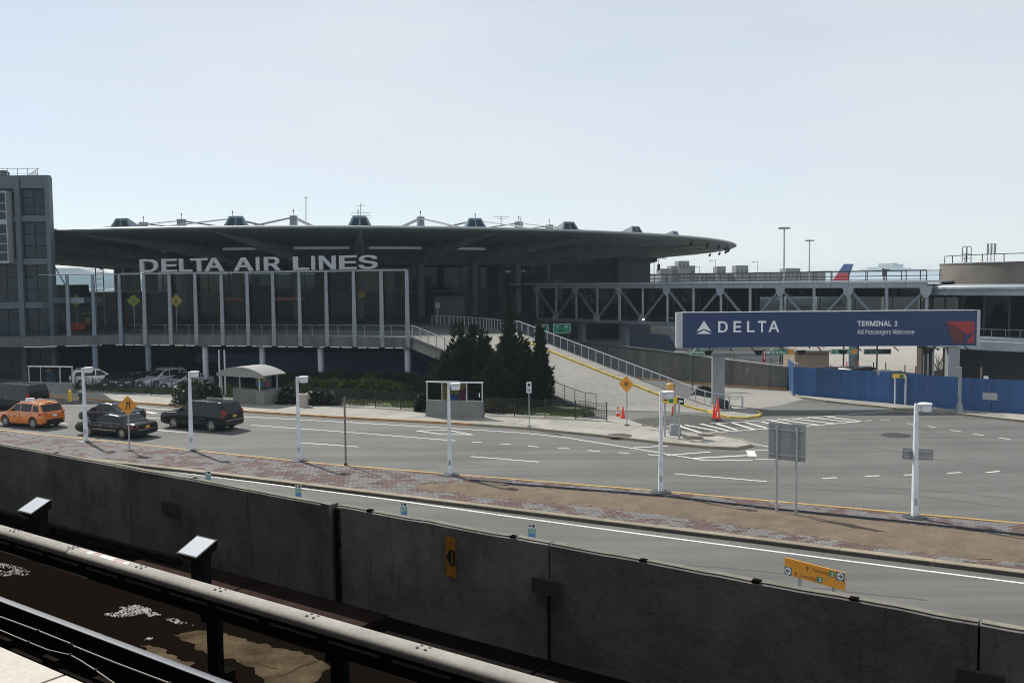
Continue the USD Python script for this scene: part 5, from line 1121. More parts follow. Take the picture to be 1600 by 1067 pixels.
# ------------------------------------------------------------------ sloping retaining wall left of the hoarding
WP = [(1231, 609, 574.5), (1203, 607.5, 571.5), (1145, 603.5, 564.5), (1084, 599, 556.5), (1022, 594, 548.5), (960, 588, 541.5), (905, 580, 536)]
rw = thing('retaining_wall', 'sloping grey concrete retaining wall of panels behind the ramp', 'wall', G(1145, 603.5))
for k, (p, q) in enumerate(zip(WP[:-1], WP[1:])):
    a, b = G(p[0], p[1]), G(q[0], q[1]); za, zb = A(p[0], p[2], a[1])[2], A(q[0], q[2], b[1])[2]; u = unit(b - a); nn = np.array([-u[1], u[0], 0]); nn = nn if nn[1] > 0 else -nn
    a2, b2 = a + u * .015, b - u * .015
    obj('wall_panel', MB().hexa([b2, a2, a2 + nn * .35, b2 + nn * .35, b2 + [0, 0, zb], a2 + [0, 0, za], a2 + nn * .35 + [0, 0, za], b2 + nn * .35 + [0, 0, zb]]), 'concrete_wall', rw)
    obj('coping', MB().hexa([b2 - nn * .06 + [0, 0, zb], a2 - nn * .06 + [0, 0, za], a2 + nn * .42 + [0, 0, za], b2 + nn * .42 + [0, 0, zb], b2 - nn * .06 + [0, 0, zb + .14], a2 - nn * .06 + [0, 0, za + .14], a2 + nn * .42 + [0, 0, za + .14], b2 + nn * .42 + [0, 0, zb + .14]]), 'concrete' if k < 3 else 'grey_wall', rw)
    obj('fence_post', MB().bar(a + nn * .2 + [0, 0, za], a + nn * .2 + [0, 0, za + .7], .05), 'steel_dark', rw)
    if p[0] < 1240: obj('kerb_stone', MB().hexa([b2 - nn * .3, a2 - nn * .3, a2 - nn * .02, b2 - nn * .02, b2 - nn * .3 + [0, 0, .16], a2 - nn * .3 + [0, 0, .16], a2 - nn * .02 + [0, 0, .16], b2 - nn * .02 + [0, 0, .16]]), 'kerb_orange', rw)
a, b = G(1145, 603.5), G(1203, 607.5); c = lerp(a, b, .4); obj('notice', MB().box(c + [0, -.05, 1.5], (.35, .03, .6)), 'grey_pale', rw) if 'grey_pale' in M else (mat('grey_pale', (.2, .2, .19), .7), obj('notice', MB().box(c + [0, -.05, 1.5], (.35, .03, .6)), 'grey_pale', rw))
# another wall and hoarding in the shade beyond it
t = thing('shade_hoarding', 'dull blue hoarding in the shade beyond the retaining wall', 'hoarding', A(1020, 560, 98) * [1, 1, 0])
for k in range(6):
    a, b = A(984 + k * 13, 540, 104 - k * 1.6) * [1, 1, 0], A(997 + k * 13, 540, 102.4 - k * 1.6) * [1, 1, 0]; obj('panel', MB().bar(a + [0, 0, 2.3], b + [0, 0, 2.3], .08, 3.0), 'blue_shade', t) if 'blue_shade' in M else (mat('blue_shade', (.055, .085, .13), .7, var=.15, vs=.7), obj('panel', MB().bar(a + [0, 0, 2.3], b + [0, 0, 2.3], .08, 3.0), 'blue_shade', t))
t = thing('inner_wall', 'plain grey wall block under the left end of the billboard', 'wall', A(1100, 560, 92) * [1, 1, 0])
obj('block', MB().hexa([*(A(px, 540, d) * [1, 1, 0] + [0, 0, z] for z in (0, 3.3) for px, d in ((1056, 92), (1137, 90), (1140, 91), (1058, 93)))]), 'grey_pale', t); obj('coping', MB().bar(A(1055, 540, 91.9) * [1, 1, 0] + [0, 0, 3.4], A(1138, 540, 89.9) * [1, 1, 0] + [0, 0, 3.4], .5, .16), 'concrete', t)
# ------------------------------------------------------------------ green direction signs
def green_sign(px0, px1, py0, py1, d, label, parts_, posts=False):
    a, b = A(px0, py1, d), A(px1, py1, d); h = (py1 - py0) / FPX * d; R_ = unit((b - a) * [1, 1, 0]); F_ = np.cross(R_, [0, 0, 1.0]); W_ = float(np.linalg.norm((b - a)[:2]))
    t = thing('direction_sign', label, 'sign', lerp(a, b, .5)); o = a * [1, 1, 0] + [0, 0, a[2]]
    obj('plate', MB().flat(sbox(0, 0, W_, h).buffer(-.03).buffer(.03), o, R_, depth=.03), 'sign_green', t)
    obj('border', MB().flat(sbox(.02, .02, W_ - .02, h - .02).difference(sbox(.05, .05, W_ - .05, h - .05)), o + F_ * .031, R_, depth=.003), 'sign_white', t)
    for txt, u, v, hh, mt in parts_:
        if txt == '#': obj('tab', MB().flat(sbox(W_ * u, h * .08, W_ * (u + v), h * .92), o + F_ * .031, R_, depth=.004), mt, t)
        elif txt == '/': obj('arrow', MB().flat(unary_union([Polygon([(0, 0), (.25, 0), (0, .25)]), LineString([(.08, .08), (.42, .42)]).buffer(.05)]), o + R_ * W_ * u + F_ * .031 + [0, 0, h * v], R_, depth=.004), mt, t)
        elif txt == '|': obj('arrow', MB().flat(unary_union([Polygon([(-.13, .16), (.13, .16), (0, 0)]), sbox(-.035, .14, .035, .42)]), o + R_ * W_ * u + F_ * .031 + [0, 0, h * v], R_, depth=.004), mt, t)
        else: obj('lettering', MB().text(txt, h * hh, o + R_ * W_ * u + F_ * .031 + [0, 0, h * v], R_, depth=.004, bold=True), mt, t)
    if posts:
        for u in posts: p = o + R_ * W_ * u - F_ * .06; obj('post', MB().bar(p * [1, 1, 0], p + [0, 0, h + posts_extra], .12), 'steel_dark', t)
    return t
posts_extra = .5
green_sign(1077, 1121, 545.5, 555, 80, 'green direction sign left of the billboard post, below the catwalk', [('/', .03, .25, 0, 'sign_white'), ('Terminal', .16, .3, .36, 'sign_white'), ('2', .5, .25, .5, 'sign_white'), ('Arrivals', .63, .3, .36, 'sign_white')], posts=(.12, .9))
green_sign(1197.5, 1241, 545.5, 554.5, 82, 'green direction sign with yellow tab, leftmost of the row under the billboard', [('/', .03, .25, 0, 'sign_white'), ('3', .18, .25, .5, 'sign_white'), ('Arrivals', .33, .3, .36, 'sign_white'), ('#', .76, .2, 0, 'sign_orange')], posts=(.5, .58))
green_sign(1246.5, 1289.5, 545.5, 554, 86, 'green direction sign without tab, second in the row under the billboard', [('|', .06, .25, 0, 'sign_white'), ('Terminal 3', .14, .3, .38, 'sign_white'), ('Exit', .66, .3, .42, 'sign_white')], posts=(.5,))
green_sign(1297, 1340, 545.5, 553.5, 90, 'green direction sign with yellow tab, third in the row under the billboard', [('|', .05, .25, 0, 'sign_white'), ('3', .17, .25, .5, 'sign_white'), ('Departures', .28, .3, .38, 'sign_white'), ('#', .79, .18, 0, 'sign_orange')], posts=(.5,))
green_sign(1349.5, 1392, 545.5, 553.5, 94, 'green direction sign without tab, rightmost of the row under the billboard', [('|', .06, .25, 0, 'sign_white'), ('Terminal 3', .16, .3, .38, 'sign_white'), ('Arrivals', .62, .3, .38, 'sign_white')], posts=(.5,))
green_sign(836, 857.5, 507, 520.5, 104, 'green road sign half hidden behind the narrow dark tree', [('Terminal', .2, .6, .2, 'sign_white'), ('2', .45, .2, .25, 'sign_white')], posts=(.2, .8))
green_sign(864, 891.5, 506, 521, 104, 'green road sign in the shade right of the narrow dark tree', [('Terminal', .2, .62, .2, 'sign_white'), ('#', .32, .36, 0, 'sign_green'), ('Exit', .35, .2, .22, 'sign_white')], posts=(.1, .9))
t = thing('red_banner', 'red and white upright banner beyond the retaining wall', 'banner', A(1194, 575, 88) * [1, 1, 0]); c = A(1194, 556, 88)
obj('pole', MB().bar(c * [1, 1, 0], c + [0, 0, .6], .07), 'steel_dark', t); obj('cloth', MB().box(c, (.3, .06, 1.25)), 'sign_red', t); obj('stripe', MB().box(c + [.02, -.035, .05], (.1, .02, .7)), 'sign_white', t)
# ------------------------------------------------------------------ beyond the hoarding: shed, parked dark cars stand in p5, guard hut, bare shrub, thin posts
a = A(1240, 573, 84); b = A(1297, 573, 84)
t = thing('site_shed', 'tan site shed with a flat cluttered roof behind the blue hoarding', 'shed', lerp(a, b, .5) * [1, 1, 0]); w = b[0] - a[0]; cx_ = (a[0] + b[0]) / 2
obj('wall', MB().box((cx_, 86, 1.45), (w * .94, 4, 2.9)), 'brick_tan', t); obj('roof', MB().hexa([(cx_ - w / 2, 83.6, 2.9), (cx_ + w / 2, 83.6, 2.9), (cx_ + w / 2, 88.6, 3.3), (cx_ - w / 2, 88.6, 3.3), (cx_ - w / 2, 83.6, 3.05), (cx_ + w / 2, 83.6, 3.05), (cx_ + w / 2, 88.6, 3.45), (cx_ - w / 2, 88.6, 3.45)]), 'shed_roof', t) if 'shed_roof' in M else (mat('shed_roof', (.26, .25, .24), .7, var=.3, vs=1.5), obj('roof', MB().hexa([(cx_ - w / 2, 83.6, 2.9), (cx_ + w / 2, 83.6, 2.9), (cx_ + w / 2, 88.6, 3.3), (cx_ - w / 2, 88.6, 3.3), (cx_ - w / 2, 83.6, 3.05), (cx_ + w / 2, 83.6, 3.05), (cx_ + w / 2, 88.6, 3.45), (cx_ - w / 2, 88.6, 3.45)]), 'shed_roof', t))
for k in range(7): x = cx_ - w * .42 + k * w * .14; obj('roof_pipe', MB().tube((x, 84.5 + (k * 37 % 10) * .3, 3.05), (x + .1, 84.6 + (k * 37 % 10) * .3, 3.7 + (k % 3) * .25), .06, 5), 'trim' if k % 2 else 'sign_orange', t)
a = A(1439, 577, 82); b = A(1459, 577, 82); t = thing('guard_hut', 'narrow open guard hut with a flat dark top behind the hoarding', 'hut', lerp(a, b, .5) * [1, 1, 0])
for x, mt in ((a[0] + .08, 'bark'), (b[0] - .1, 'alu'), ((a[0] + b[0]) / 2, 'alu')): obj('wall', MB().box((x, 82.4, 1.7), (.16, 1.0, 3.4)), mt, t)
obj('back_wall', MB().box(((a[0] + b[0]) / 2 + .2, 82.95, 1.7), (b[0] - a[0] - .3, .08, 3.4)), 'grey_wall', t); obj('roof', MB().hexa([(a[0] - .1, 81.7, 3.45), (b[0] + .4, 81.7, 3.15), (b[0] + .4, 83.2, 3.15), (a[0] - .1, 83.2, 3.45), (a[0] - .1, 81.7, 3.55), (b[0] + .4, 81.7, 3.25), (b[0] + .4, 83.2, 3.25), (a[0] - .1, 83.2, 3.55)]), 'steel_dark', t)
c = A(1467, 577, 80) * [1, 1, 0]; t = thing('bare_shrub', 'bare brown leafless shrub behind the hoarding beside the hut', 'shrub', c); m = MB()
for k in range(26):
    a_ = rnd.random() * 2 * PI; p0 = c + [rnd.uniform(-.2, .2), 0, 1.2 + rnd.random()]; m.tube(p0, p0 + [math.cos(a_) * .55, math.sin(a_) * .4, .5 + rnd.random() * .7], .025, 4, .008)
m.tube(c, c + [0, 0, 2.0], .08, 5, .04); obj('twigs', m, 'manhole', t)
for k, (px, py0, hgt, mt, lab) in enumerate(((1323, 564.5, 2.6, 'cone_red', 'short orange marker post behind the hoarding, left one of two'), (1341, 564, 2.6, 'cone_red', 'short orange marker post behind the hoarding, right one of two'), (1365, 566, 2.4, 'steel_dark', 'thin dark post behind the hoarding above the middle car'), (1384, 566, 2.4, 'steel_dark', 'thin dark post behind the hoarding near the third car'), (1414, 570, 2.4, 'steel_dark', 'thin dark post behind the hoarding, left of the guard hut'), (1431, 572, 2.2, 'steel_dark', 'thin dark post behind the hoarding, just left of the guard hut'))):
    c = A(px, py0, 88); t = thing('marker_post', lab, 'post', c * [1, 1, 0]); obj('shaft', MB().tube(c * [1, 1, 0], c, .05, 6), mt, t); obj('base', MB().lathe([(.22, 0), (.2, .1), (.05, .14)], c * [1, 1, 0], 10), 'rubber', t)
# ------------------------------------------------------------------ lamp posts on the median
LP = [(134.5, 690, 'leftmost, before the dark cars'), (299, 703.5, 'before the black off-roader'), (468, 720, 'third, right of the arched shelter'), (703, 742, 'at the left tip of the sand bed'), (1032.5, 769, 'left of the grey sign back'), (1429, 808, 'rightmost, before the small grey sign')]
def lamp_post(base, label, h=4.62):
    t = thing('lamp_post', 'white lamp post with drum lamp, ' + label, 'lamp post', base, group='white lamp posts along the median')
    ln_ = np.array([rnd.uniform(-.03, .03), rnd.uniform(-.03, .03), 0]); m = MB(); m.hexa([base + ln_ * (z > 1) + [dx * w, dy * w, z] for z, w in ((.16, .105), (h, .06)) for dx, dy in ((-1, -1), (1, -1), (1, 1), (-1, 1))]); obj('pole', m, 'white_paint', t)
    hd = obj('base_plate', MB().lathe([(.46, 0.0), (.46, .05), (.2, .07), (.01, .08)], base + [0, 0, .12], 18), 'steel_dark', t)
    for a_ in range(4): obj('anchor_bolt', MB().tube(base + [.24 * math.cos(a_ * PI / 2 + .5), .24 * math.sin(a_ * PI / 2 + .5), .18], base + [.24 * math.cos(a_ * PI / 2 + .5), .24 * math.sin(a_ * PI / 2 + .5), .26], .025, 6), 'galv', hd)
    c = base + [.33, -.02, h - .30]
    hh = obj('lamp_head', MB().lathe([(.01, 0), (.215, 0), (.225, .03), (.225, .24), (.26, .255), (.265, .29), (.24, .32), (.01, .335)], c, 20), 'white_paint', t, smooth=35)
    obj('lens', MB().lathe([(.0, -.012), (.19, -.012), (.19, -.002)], c, 18), 'lamp_clear', hh)
    obj('access_cover', MB().box(base + [0, -.098, .75], (.11, .012, .26)), 'galv', t)
    obj('arm', MB().bar(base + [.03, -.01, h - .12], c + [-.19, 0, .18], .07, .09), 'white_paint', t)
for px, py, lab in LP: lamp_post(G(px, py, .13) * [1, 1, 0], lab)
# ------------------------------------------------------------------ signs on the median and island
b = G(202.5, 704, .13); diamond_sign('merge_sign', 'orange diamond warning sign with two arrows on the median', b * [1, 1, 0] + [0, 0, .13], float(A(202, 633, b[1])[2]) - .13, .78, 'sign_orange', [0.10, -1, 0], 'merge')
c = G(540.5, 727, .13); t = thing('bare_post', 'bare rusty steel post without a sign on the median', 'post', c); hp = A(540.5, 620, c[1])[2]; obj('post', MB().bar(c, [c[0], c[1], hp], .085), 'post_rust', t) if 'post_rust' in M else (mat('post_rust', (.2, .17, .15), .6, metal=.3, var=.25, vs=4), obj('post', MB().bar(c, [c[0], c[1], hp], .085), 'post_rust', t)); obj('sleeve', MB().bar(c, c + [0, 0, .12], .16), 'steel_dark', t)
# big grey sign seen from behind
c0, c1 = G(1213, 799, .15), G(1243.5, 803, .15); zt = A(1228, 661, c0[1])[2]; zb = A(1228, 718, c0[1])[2]; R_ = unit((c1 - c0) * [1, 1, 0]); F_ = np.cross(R_, [0, 0, 1.0])
t = thing('sign_back', 'large grey road sign seen from behind on two posts in the sand', 'sign', lerp(c0, c1, .5)); cc = lerp(c0, c1, .48) * [1, 1, 0]; hw = 29.2 / FPX * c0[1]
obj('plate', MB().flat(sbox(-hw, zb, hw, zt).buffer(-.04).buffer(.04), cc - F_ * .10, R_, depth=.03), 'alu', t)
for c in (c0, c1): obj('post', MB().bar(c * [1, 1, 0], c * [1, 1, 0] + [0, 0, zt - .12], .085, .085), 'galv', t)
for z in (zt - .25, zb + .22): obj('stiffener', MB().bar(cc - R_ * hw * .97 - F_ * .055 + [0, 0, z], cc + R_ * hw * .97 - F_ * .055 + [0, 0, z], .03, .08), 'galv', t)
c = G(1429, 808, .13) * [1, 1, 0]; z = A(1435, 711, c[1])[2]; t = thing('small_sign_back', 'small wide grey sign seen from behind, behind the rightmost lamp post', 'sign', c + [0, .12, z])
obj('plate', MB().bar(c + [-.47, .14, z + .06], c + [.75, .14, z - .02], .02, .44), 'alu', t)
for dz in (.12, -.12): obj('strap', MB().bar(c + [-.42, .12, z + dz + .055], c + [.7, .12, z + dz - .015], .03, .06), 'galv', t)
# yellow diamond at the foot of the ramp, no parking sign, direction sign frame
b = G(979.5, 664.5, .13); diamond_sign('ramp_sign', 'tall yellow diamond sign with black lettering at the foot of the ramp', b, float(A(979, 600, b[1])[2]) - .13, .80, 'sign_orange', [-.62, -.78, 0], 'text')
b = G(827, 667, .13); hS = A(827, 598, b[1])[2]; t = thing('parking_sign', 'white no parking sign on a thin post on the pavement before the dark trees', 'sign', b); zc = A(827, 605, b[1])[2]
obj('post', MB().bar(b, [b[0], b[1], hS], .06), 'galv', t); obj('foot', MB().box(b + [0, 0, .03], (.25, .25, .06)), 'steel_dark', t); obj('plate', MB().box((b[0], b[1] - .05, zc), (.32, .02, .72)), 'sign_white', t); obj('symbol', MB().box((b[0], b[1] - .063, zc + .16), (.17, .008, .2)), 'ink', t); m = MB()
for k in range(4): m.box((b[0], b[1] - .063, zc - .08 - k * .06), (.2, .008, .025))
obj('lettering', m, 'ink', t, kind='stuff')
c0, c1 = G(1039, 682, .13), G(1061, 685, .13); t = thing('frame_sign', 'low yellow direction sign with a black tab on two posts on the traffic island', 'sign', lerp(c0, c1, .5))
z0_, z1_ = A(1047, 628.5, c0[1])[2], A(1047, 620, c0[1])[2]
for c, zz in ((c0, z1_ - .1), (c1, z0_ + .05)): obj('post', MB().bar(c, [c[0], c[1], zz], .1), 'galv', t)
R_ = unit((c1 - c0) * [1, 1, 0]); F_ = np.cross(R_, [0, 0, 1.0]); o = np.array([A(1033.5, 628, c0[1])[0], c0[1] - .12, z0_]); Wd = float(A(1068, 630, c0[1])[0] - o[0]); hh = .38; sl_ = -.10
def frame_piece(u0, u1, mt, o2=0.0, name='plate', v0=0, v1=1): q = lambda u, v: o + [u * Wd, -o2, v * hh + u * Wd * sl_]; obj(name, MB().add([q(u0, v0), q(u1, v0), q(u1, v1), q(u0, v1), q(u0, v0) + [0, .04, 0], q(u1, v0) + [0, .04, 0], q(u1, v1) + [0, .04, 0], q(u0, v1) + [0, .04, 0]], [[0, 1, 2, 3], [5, 4, 7, 6], [1, 5, 6, 2], [4, 0, 3, 7], [3, 2, 6, 7], [4, 5, 1, 0]]), mt, t)
frame_piece(0, .70, 'sign_yellow'); frame_piece(.70, 1.0, 'trim', .0); frame_piece(.32, .52, 'sign_green', .006, 'tab', .15, .85); frame_piece(.08, .28, 'ink', .006, 'lettering', .4, .56); frame_piece(.75, .95, 'sign_white', .006, 'lettering', .35, .65)
p = G(1054.5, 678.5, .13); h_ = A(1054, 597, p[1])[2]; t = thing('signal_pole', 'grey pole on a tapered concrete foot with a yellow signal box on the traffic island', 'pole', p)
obj('foot', MB().hexa([p + [dx * w, dy * w, z] for z, w in ((0, .36), (.62, .26)) for dx, dy in ((-1, -1), (1, -1), (1, 1), (-1, 1))]), 'alu', t); obj('pole', MB().tube(p + [0, 0, .6], [p[0], p[1], h_], .085, 10), 'galv', t); obj('signal_box', MB().lathe([(.01, 0), (.2, .0), (.22, .06), (.22, .5), (.16, .56), (.01, .58)], (p[0] - .3, p[1] - .05, A(1050, 613, p[1])[2]), 14), 'sign_orange_tan', t) if 'sign_orange_tan' in M else (mat('sign_orange_tan', (.55, .3, .08), .6), obj('signal_box', MB().lathe([(.01, 0), (.2, .0), (.22, .06), (.22, .5), (.16, .56), (.01, .58)], (p[0] - .3, p[1] - .05, A(1050, 613, p[1])[2]), 14), 'sign_orange_tan', t))
c = G(1051, 648, .01); t = thing('delineator', 'small red delineator post behind the signal pole', 'post', c); obj('tube', MB().tube(c, c + [0, 0, .62], .055, 8), 'cone_red', t); obj('foot', MB().lathe([(.14, 0), (.12, .05), (.05, .06)], c, 10), 'rubber', t)
# traffic cones
def cone(base, label, h, band=False, tall=False):
    t = thing('traffic_cone', label, 'traffic cone', base); r = .17 if not tall else .19
    obj('foot', MB().box(base + [0, 0, .02], (r * 2.4, r * 2.4, .04)), 'rubber', t); obj('body', MB().lathe([(r, .04), (r * .62, h * .42), (.035, h), (.005, h + .01)], base, 16), 'cone_red', t, smooth=40)
    if band:
        for z0, z1 in ((.42, .58), (.68, .78)):
            rr_ = lambda z: r + .012 + (.035 - r) * (z * h - .04) / (h - .04); obj('band', MB().lathe([(rr_(z0), z0 * h), (rr_(z1), z1 * h)], base, 16), 'sign_white', t)
        obj('tip', MB().lathe([(.05, h * .93), (.04, h + .02), (.01, h + .03)], base, 10), 'ink', t)
cone(G(965.5, 652.5, .02), 'orange cone with white bands beside the yellow diamond sign', .74, True)
cone(G(973.5, 656, .02), 'plain red cone just left of the post of the yellow diamond sign', .92)
cone(G(1116, 654, .1), 'left of two red cones on the yellow kerb of the ramp island', .98)
cone(G(1121.5, 655, .1), 'right of two red cones on the yellow kerb, the taller one with a white strip', 1.5, False, True)
c = G(1121.5, 655, .1); t = thing('cone_sleeve', 'white reflective strip on the taller red cone', 'strip', c + [0, -.16, .3]); obj('strip', MB().box(c + [-.05, -.19, .36], (.09, .02, .36), 0), 'sign_white', t)
c = G(1133, 638, .13); t = thing('sandbag', 'dark sandbag slumped at the billboard post on the ramp island', 'sandbag', c); obj('bag', MB().hexa([c + [-.55, -.2, 0], c + [.45, -.35, 0], c + [.55, .25, 0], c + [-.35, .3, 0], c + [-.45, -.05, .75], c + [.1, -.2, .62], c + [.2, .15, .58], c + [-.3, .2, .72]]), 'rubber', t)
# street pole at the hoarding and yellow direction sign there
p = G(1499, 643, .12); t = thing('street_pole', 'grey steel street pole with a flared base before the blue hoarding', 'pole', p); h_ = A(1498, 573, p[1])[2]
obj('shaft', MB().tube(p + [0, 0, .5], [p[0], p[1], h_], .13, 10, .10), 'alu', t); obj('base', MB().lathe([(.3, 0), (.28, .12), (.2, .5), (.13, .62)], p, 12), 'alu', t); obj('arm', MB().bar([p[0] - .35, p[1], h_ - .05], [p[0] + .1, p[1], h_ - .05], .08), 'galv', t)
p = G(1532, 640, .12); t = thing('thin_post', 'thin dark post with a small white plate at the blue hoarding', 'post', p); h_ = A(1532, 574, p[1])[2]; obj('shaft', MB().bar(p, [p[0], p[1], h_], .08), 'post_rust', t); obj('plate', MB().box((p[0] - .05, p[1] - .06, .95), (.12, .02, .3)), 'sign_white', t)
c0, c1 = G(1398, 631, .12), G(1414.5, 632, .12); t = thing('hoarding_sign', 'yellow and green direction sign on two white posts before the blue hoarding', 'sign', lerp(c0, c1, .5)); zz = A(1404, 587, c0[1])[2]
for c in (c0, c1): obj('post', MB().bar(c, [c[0], c[1], zz], .09), 'steel_white', t)
x0 = A(1394, 585, c0[1])[0]; x1 = A(1414, 585, c0[1])[0]; obj('plate', MB().box(((x0 + x1) / 2, c0[1] - .1, zz), (x1 - x0, .04, .3)), 'sign_yellow', t); obj('tab', MB().box((x0 + .68 * (x1 - x0), c0[1] - .125, zz), ((x1 - x0) * .3, .01, .24)), 'sign_green', t)
c = G(1429, 630, .1); t = thing('small_barricade', 'tiny yellow marker at the foot of the hoarding', 'marker', c); obj('board', MB().bar(c, c + [.08, 0, .75], .1), 'sign_yellow', t); obj('foot', MB().box(c + [0, 0, .05], (.3, .3, .1)), 'rubber', t)
# ------------------------------------------------------------------ signs rising from below, just beyond the parapet
for k, (px, py, d, lab) in enumerate(((325, 736, 35.5, 'smallest green parking sign peeping over the parapet, furthest left'), (466, 757.5, 32.6, 'green parking sign over the parapet, second from left'), (631, 785.5, 30.0, 'green and blue parking sign over the parapet, third from left'), (831, 818.5, 27.2, 'green and blue wheelchair parking sign over the parapet, furthest right and largest'))):
    tp = A(px, py, d); w = 13.0 / 1450 * 27.2 * (1 if k == 3 else .98); t = thing('parking_board', lab, 'sign', tp * [1, 1, 0]); F_ = unit([-.25, -1, 0]); R_ = np.cross([0, 0, 1.0], F_)
    obj('post', MB().bar(tp * [1, 1, 0] - F_ * .05, tp - F_ * .05 - [0, 0, .05], .05), 'galv', t)
    o = tp - [0, 0, .72]; rr2 = lambda x0, z0, x1, z1: sbox(x0, z0, x1, z1)
    obj('plate', MB().flat(rr2(-w / 2, 0, w / 2, .6), o, R_, depth=.012), 'sign_teal', t); obj('top_plate', MB().flat(rr2(-w / 2, .6, w / 2, .72), o, R_, depth=.013), 'sign_white', t)
    m = MB(); m.flat(rr2(-w * .36, .64, -w * .1, .69), o + F_ * .014, R_, depth=.002); m.flat(rr2(w * .05, .63, w * .38, .7), o + F_ * .014, R_, depth=.002); m.flat(rr2(-w / 2, .705, w / 2, .72), o + F_ * .014, R_, depth=.002); obj('top_mark', m, 'ink', t)
    m = MB(); m.flat(rr2(-w * .28, .2, w * .28, .42), o + F_ * .013, R_, depth=.003); obj('blue_square', m, 'sign_blue', t)
    m = MB(); m.flat(Point(-.004, .385).buffer(.016), o + F_ * .016, R_, depth=.002); m.flat(unary_union([LineString([(-.006, .37), (-.004, .3), (.03, .3), (.045, .25)]).buffer(.009), Point(.0, .275).buffer(.045).difference(Point(.0, .275).buffer(.032))]), o + F_ * .016, R_, depth=.002); obj('wheelchair_symbol', m, 'sign_white', t)
    m = MB()
    for q_ in range(3): m.flat(rr2(-w * .33, .46 + q_ * .045, w * .33, .475 + q_ * .045), o + F_ * .013, R_, depth=.002)
    obj('small_print', m, 'steel_white', t)
# yellow terminal sign with two arrows
d0 = 24.0
tl_, tr_ = A(1227.5, 870, d0), A(1321.5, 884, d0 - 1.35); R_ = unit((tr_ - tl_) * [1, 1, 0]); F_ = np.cross(R_, [0, 0, 1.0]); W_ = float(np.linalg.norm((tr_ - tl_)[:2])); h = 27 / FPX * d0; z1 = tl_[2]; o = tl_ * [1, 1, 0] + [0, 0, z1 - h]
t = thing('terminal_sign', 'orange direction sign for Terminal 2 and Terminal 3 with round arrows above the parapet', 'sign', lerp(tl_, tr_, .5) * [1, 1, 0])
obj('plate', MB().flat(sbox(0, 0, W_, h), o, R_, depth=.04), 'sign_orange', t)
for u in (.225, .79): p = o + R_ * W_ * u - F_ * .06; obj('post', MB().tube(p * [1, 1, 0], p + [0, 0, .05], .055, 10), 'galv', t)
of = o + F_ * .041
def tpoly(pl, mt, name, dd=.002, lift=0.0): obj(name, MB().flat(pl, of + F_ * lift, R_, depth=dd), mt, t)
for u0, u1, v0, v1, cx_, cy_, dr in ((.0, .125, 0, .49, .062, .25, -1), (.86, 1.0, .5, 1.0, .93, .75, 1)):
    tpoly(sbox(W_ * u0, h * v0, W_ * u1, h * v1), 'sign_slate', 'tab') if 'sign_slate' in M else (mat('sign_slate', (.05, .1, .13), .5), tpoly(sbox(W_ * u0, h * v0, W_ * u1, h * v1), 'sign_slate', 'tab'))
    c_ = (W_ * cx_, h * cy_); r_ = h * .205; tpoly(Point(*c_).buffer(r_), 'sign_white', 'disc', .002, .002)
    tpoly(unary_union([LineString([(c_[0] - dr * r_ * .6, c_[1]), (c_[0] + dr * r_ * .6, c_[1])]).buffer(r_ * .13), LineString([(c_[0] + dr * r_ * .08, c_[1] + r_ * .5), (c_[0] + dr * r_ * .62, c_[1]), (c_[0] + dr * r_ * .08, c_[1] - r_ * .5)]).buffer(r_ * .13)]), 'ink', 'arrow', .002, .0045)
for txt, u, v in (('Terminal', .46, .62), ('Terminal', .26, .10)):
    m = meshkit.text_mesh(txt, h * .2, .002, False); vv = np.array(m.vertices); vv[:, 0] *= (W_ * .29) / vv[:, 0].max(); obj('lettering', MB().add(of + R_ * W_ * u + [0, 0, h * v] + vv[:, :1] * R_ + vv[:, 1:2] * np.array([0, 0, 1.0]) + vv[:, 2:] * F_, m.faces), 'brown_ink', t) if 'brown_ink' in M else (mat('brown_ink', (.10, .045, .008), .6), obj('lettering', MB().add(of + R_ * W_ * u + [0, 0, h * v] + vv[:, :1] * R_ + vv[:, 1:2] * np.array([0, 0, 1.0]) + vv[:, 2:] * F_, m.faces), 'brown_ink', t))
for txt, u, v in (('2', .755, .58), ('3', .555, .06)):
    tpoly(sbox(W_ * u, h * v, W_ * (u + .085), h * (v + .34)), 'sign_green', 'tab'); obj('numeral', MB().text(txt, h * .22, of + R_ * W_ * (u + .024) + [0, 0, h * (v + .06)] + F_ * .002, R_, depth=.002, bold=True), 'sign_white', t)
for u, v in ((.39, .72), (.195, .2)):     # little aeroplane marks
    c_ = (W_ * u, h * v); tpoly(unary_union([LineString([(c_[0], c_[1] - h * .13), (c_[0], c_[1] + h * .14)]).buffer(h * .02), LineString([(c_[0] - h * .11, c_[1] - h * .02), (c_[0], c_[1] + h * .05), (c_[0] + h * .11, c_[1] - h * .02)]).buffer(h * .016), LineString([(c_[0] - h * .04, c_[1] - h * .12), (c_[0] + h * .04, c_[1] - h * .12)]).buffer(h * .012)]), 'ink', 'plane_mark')

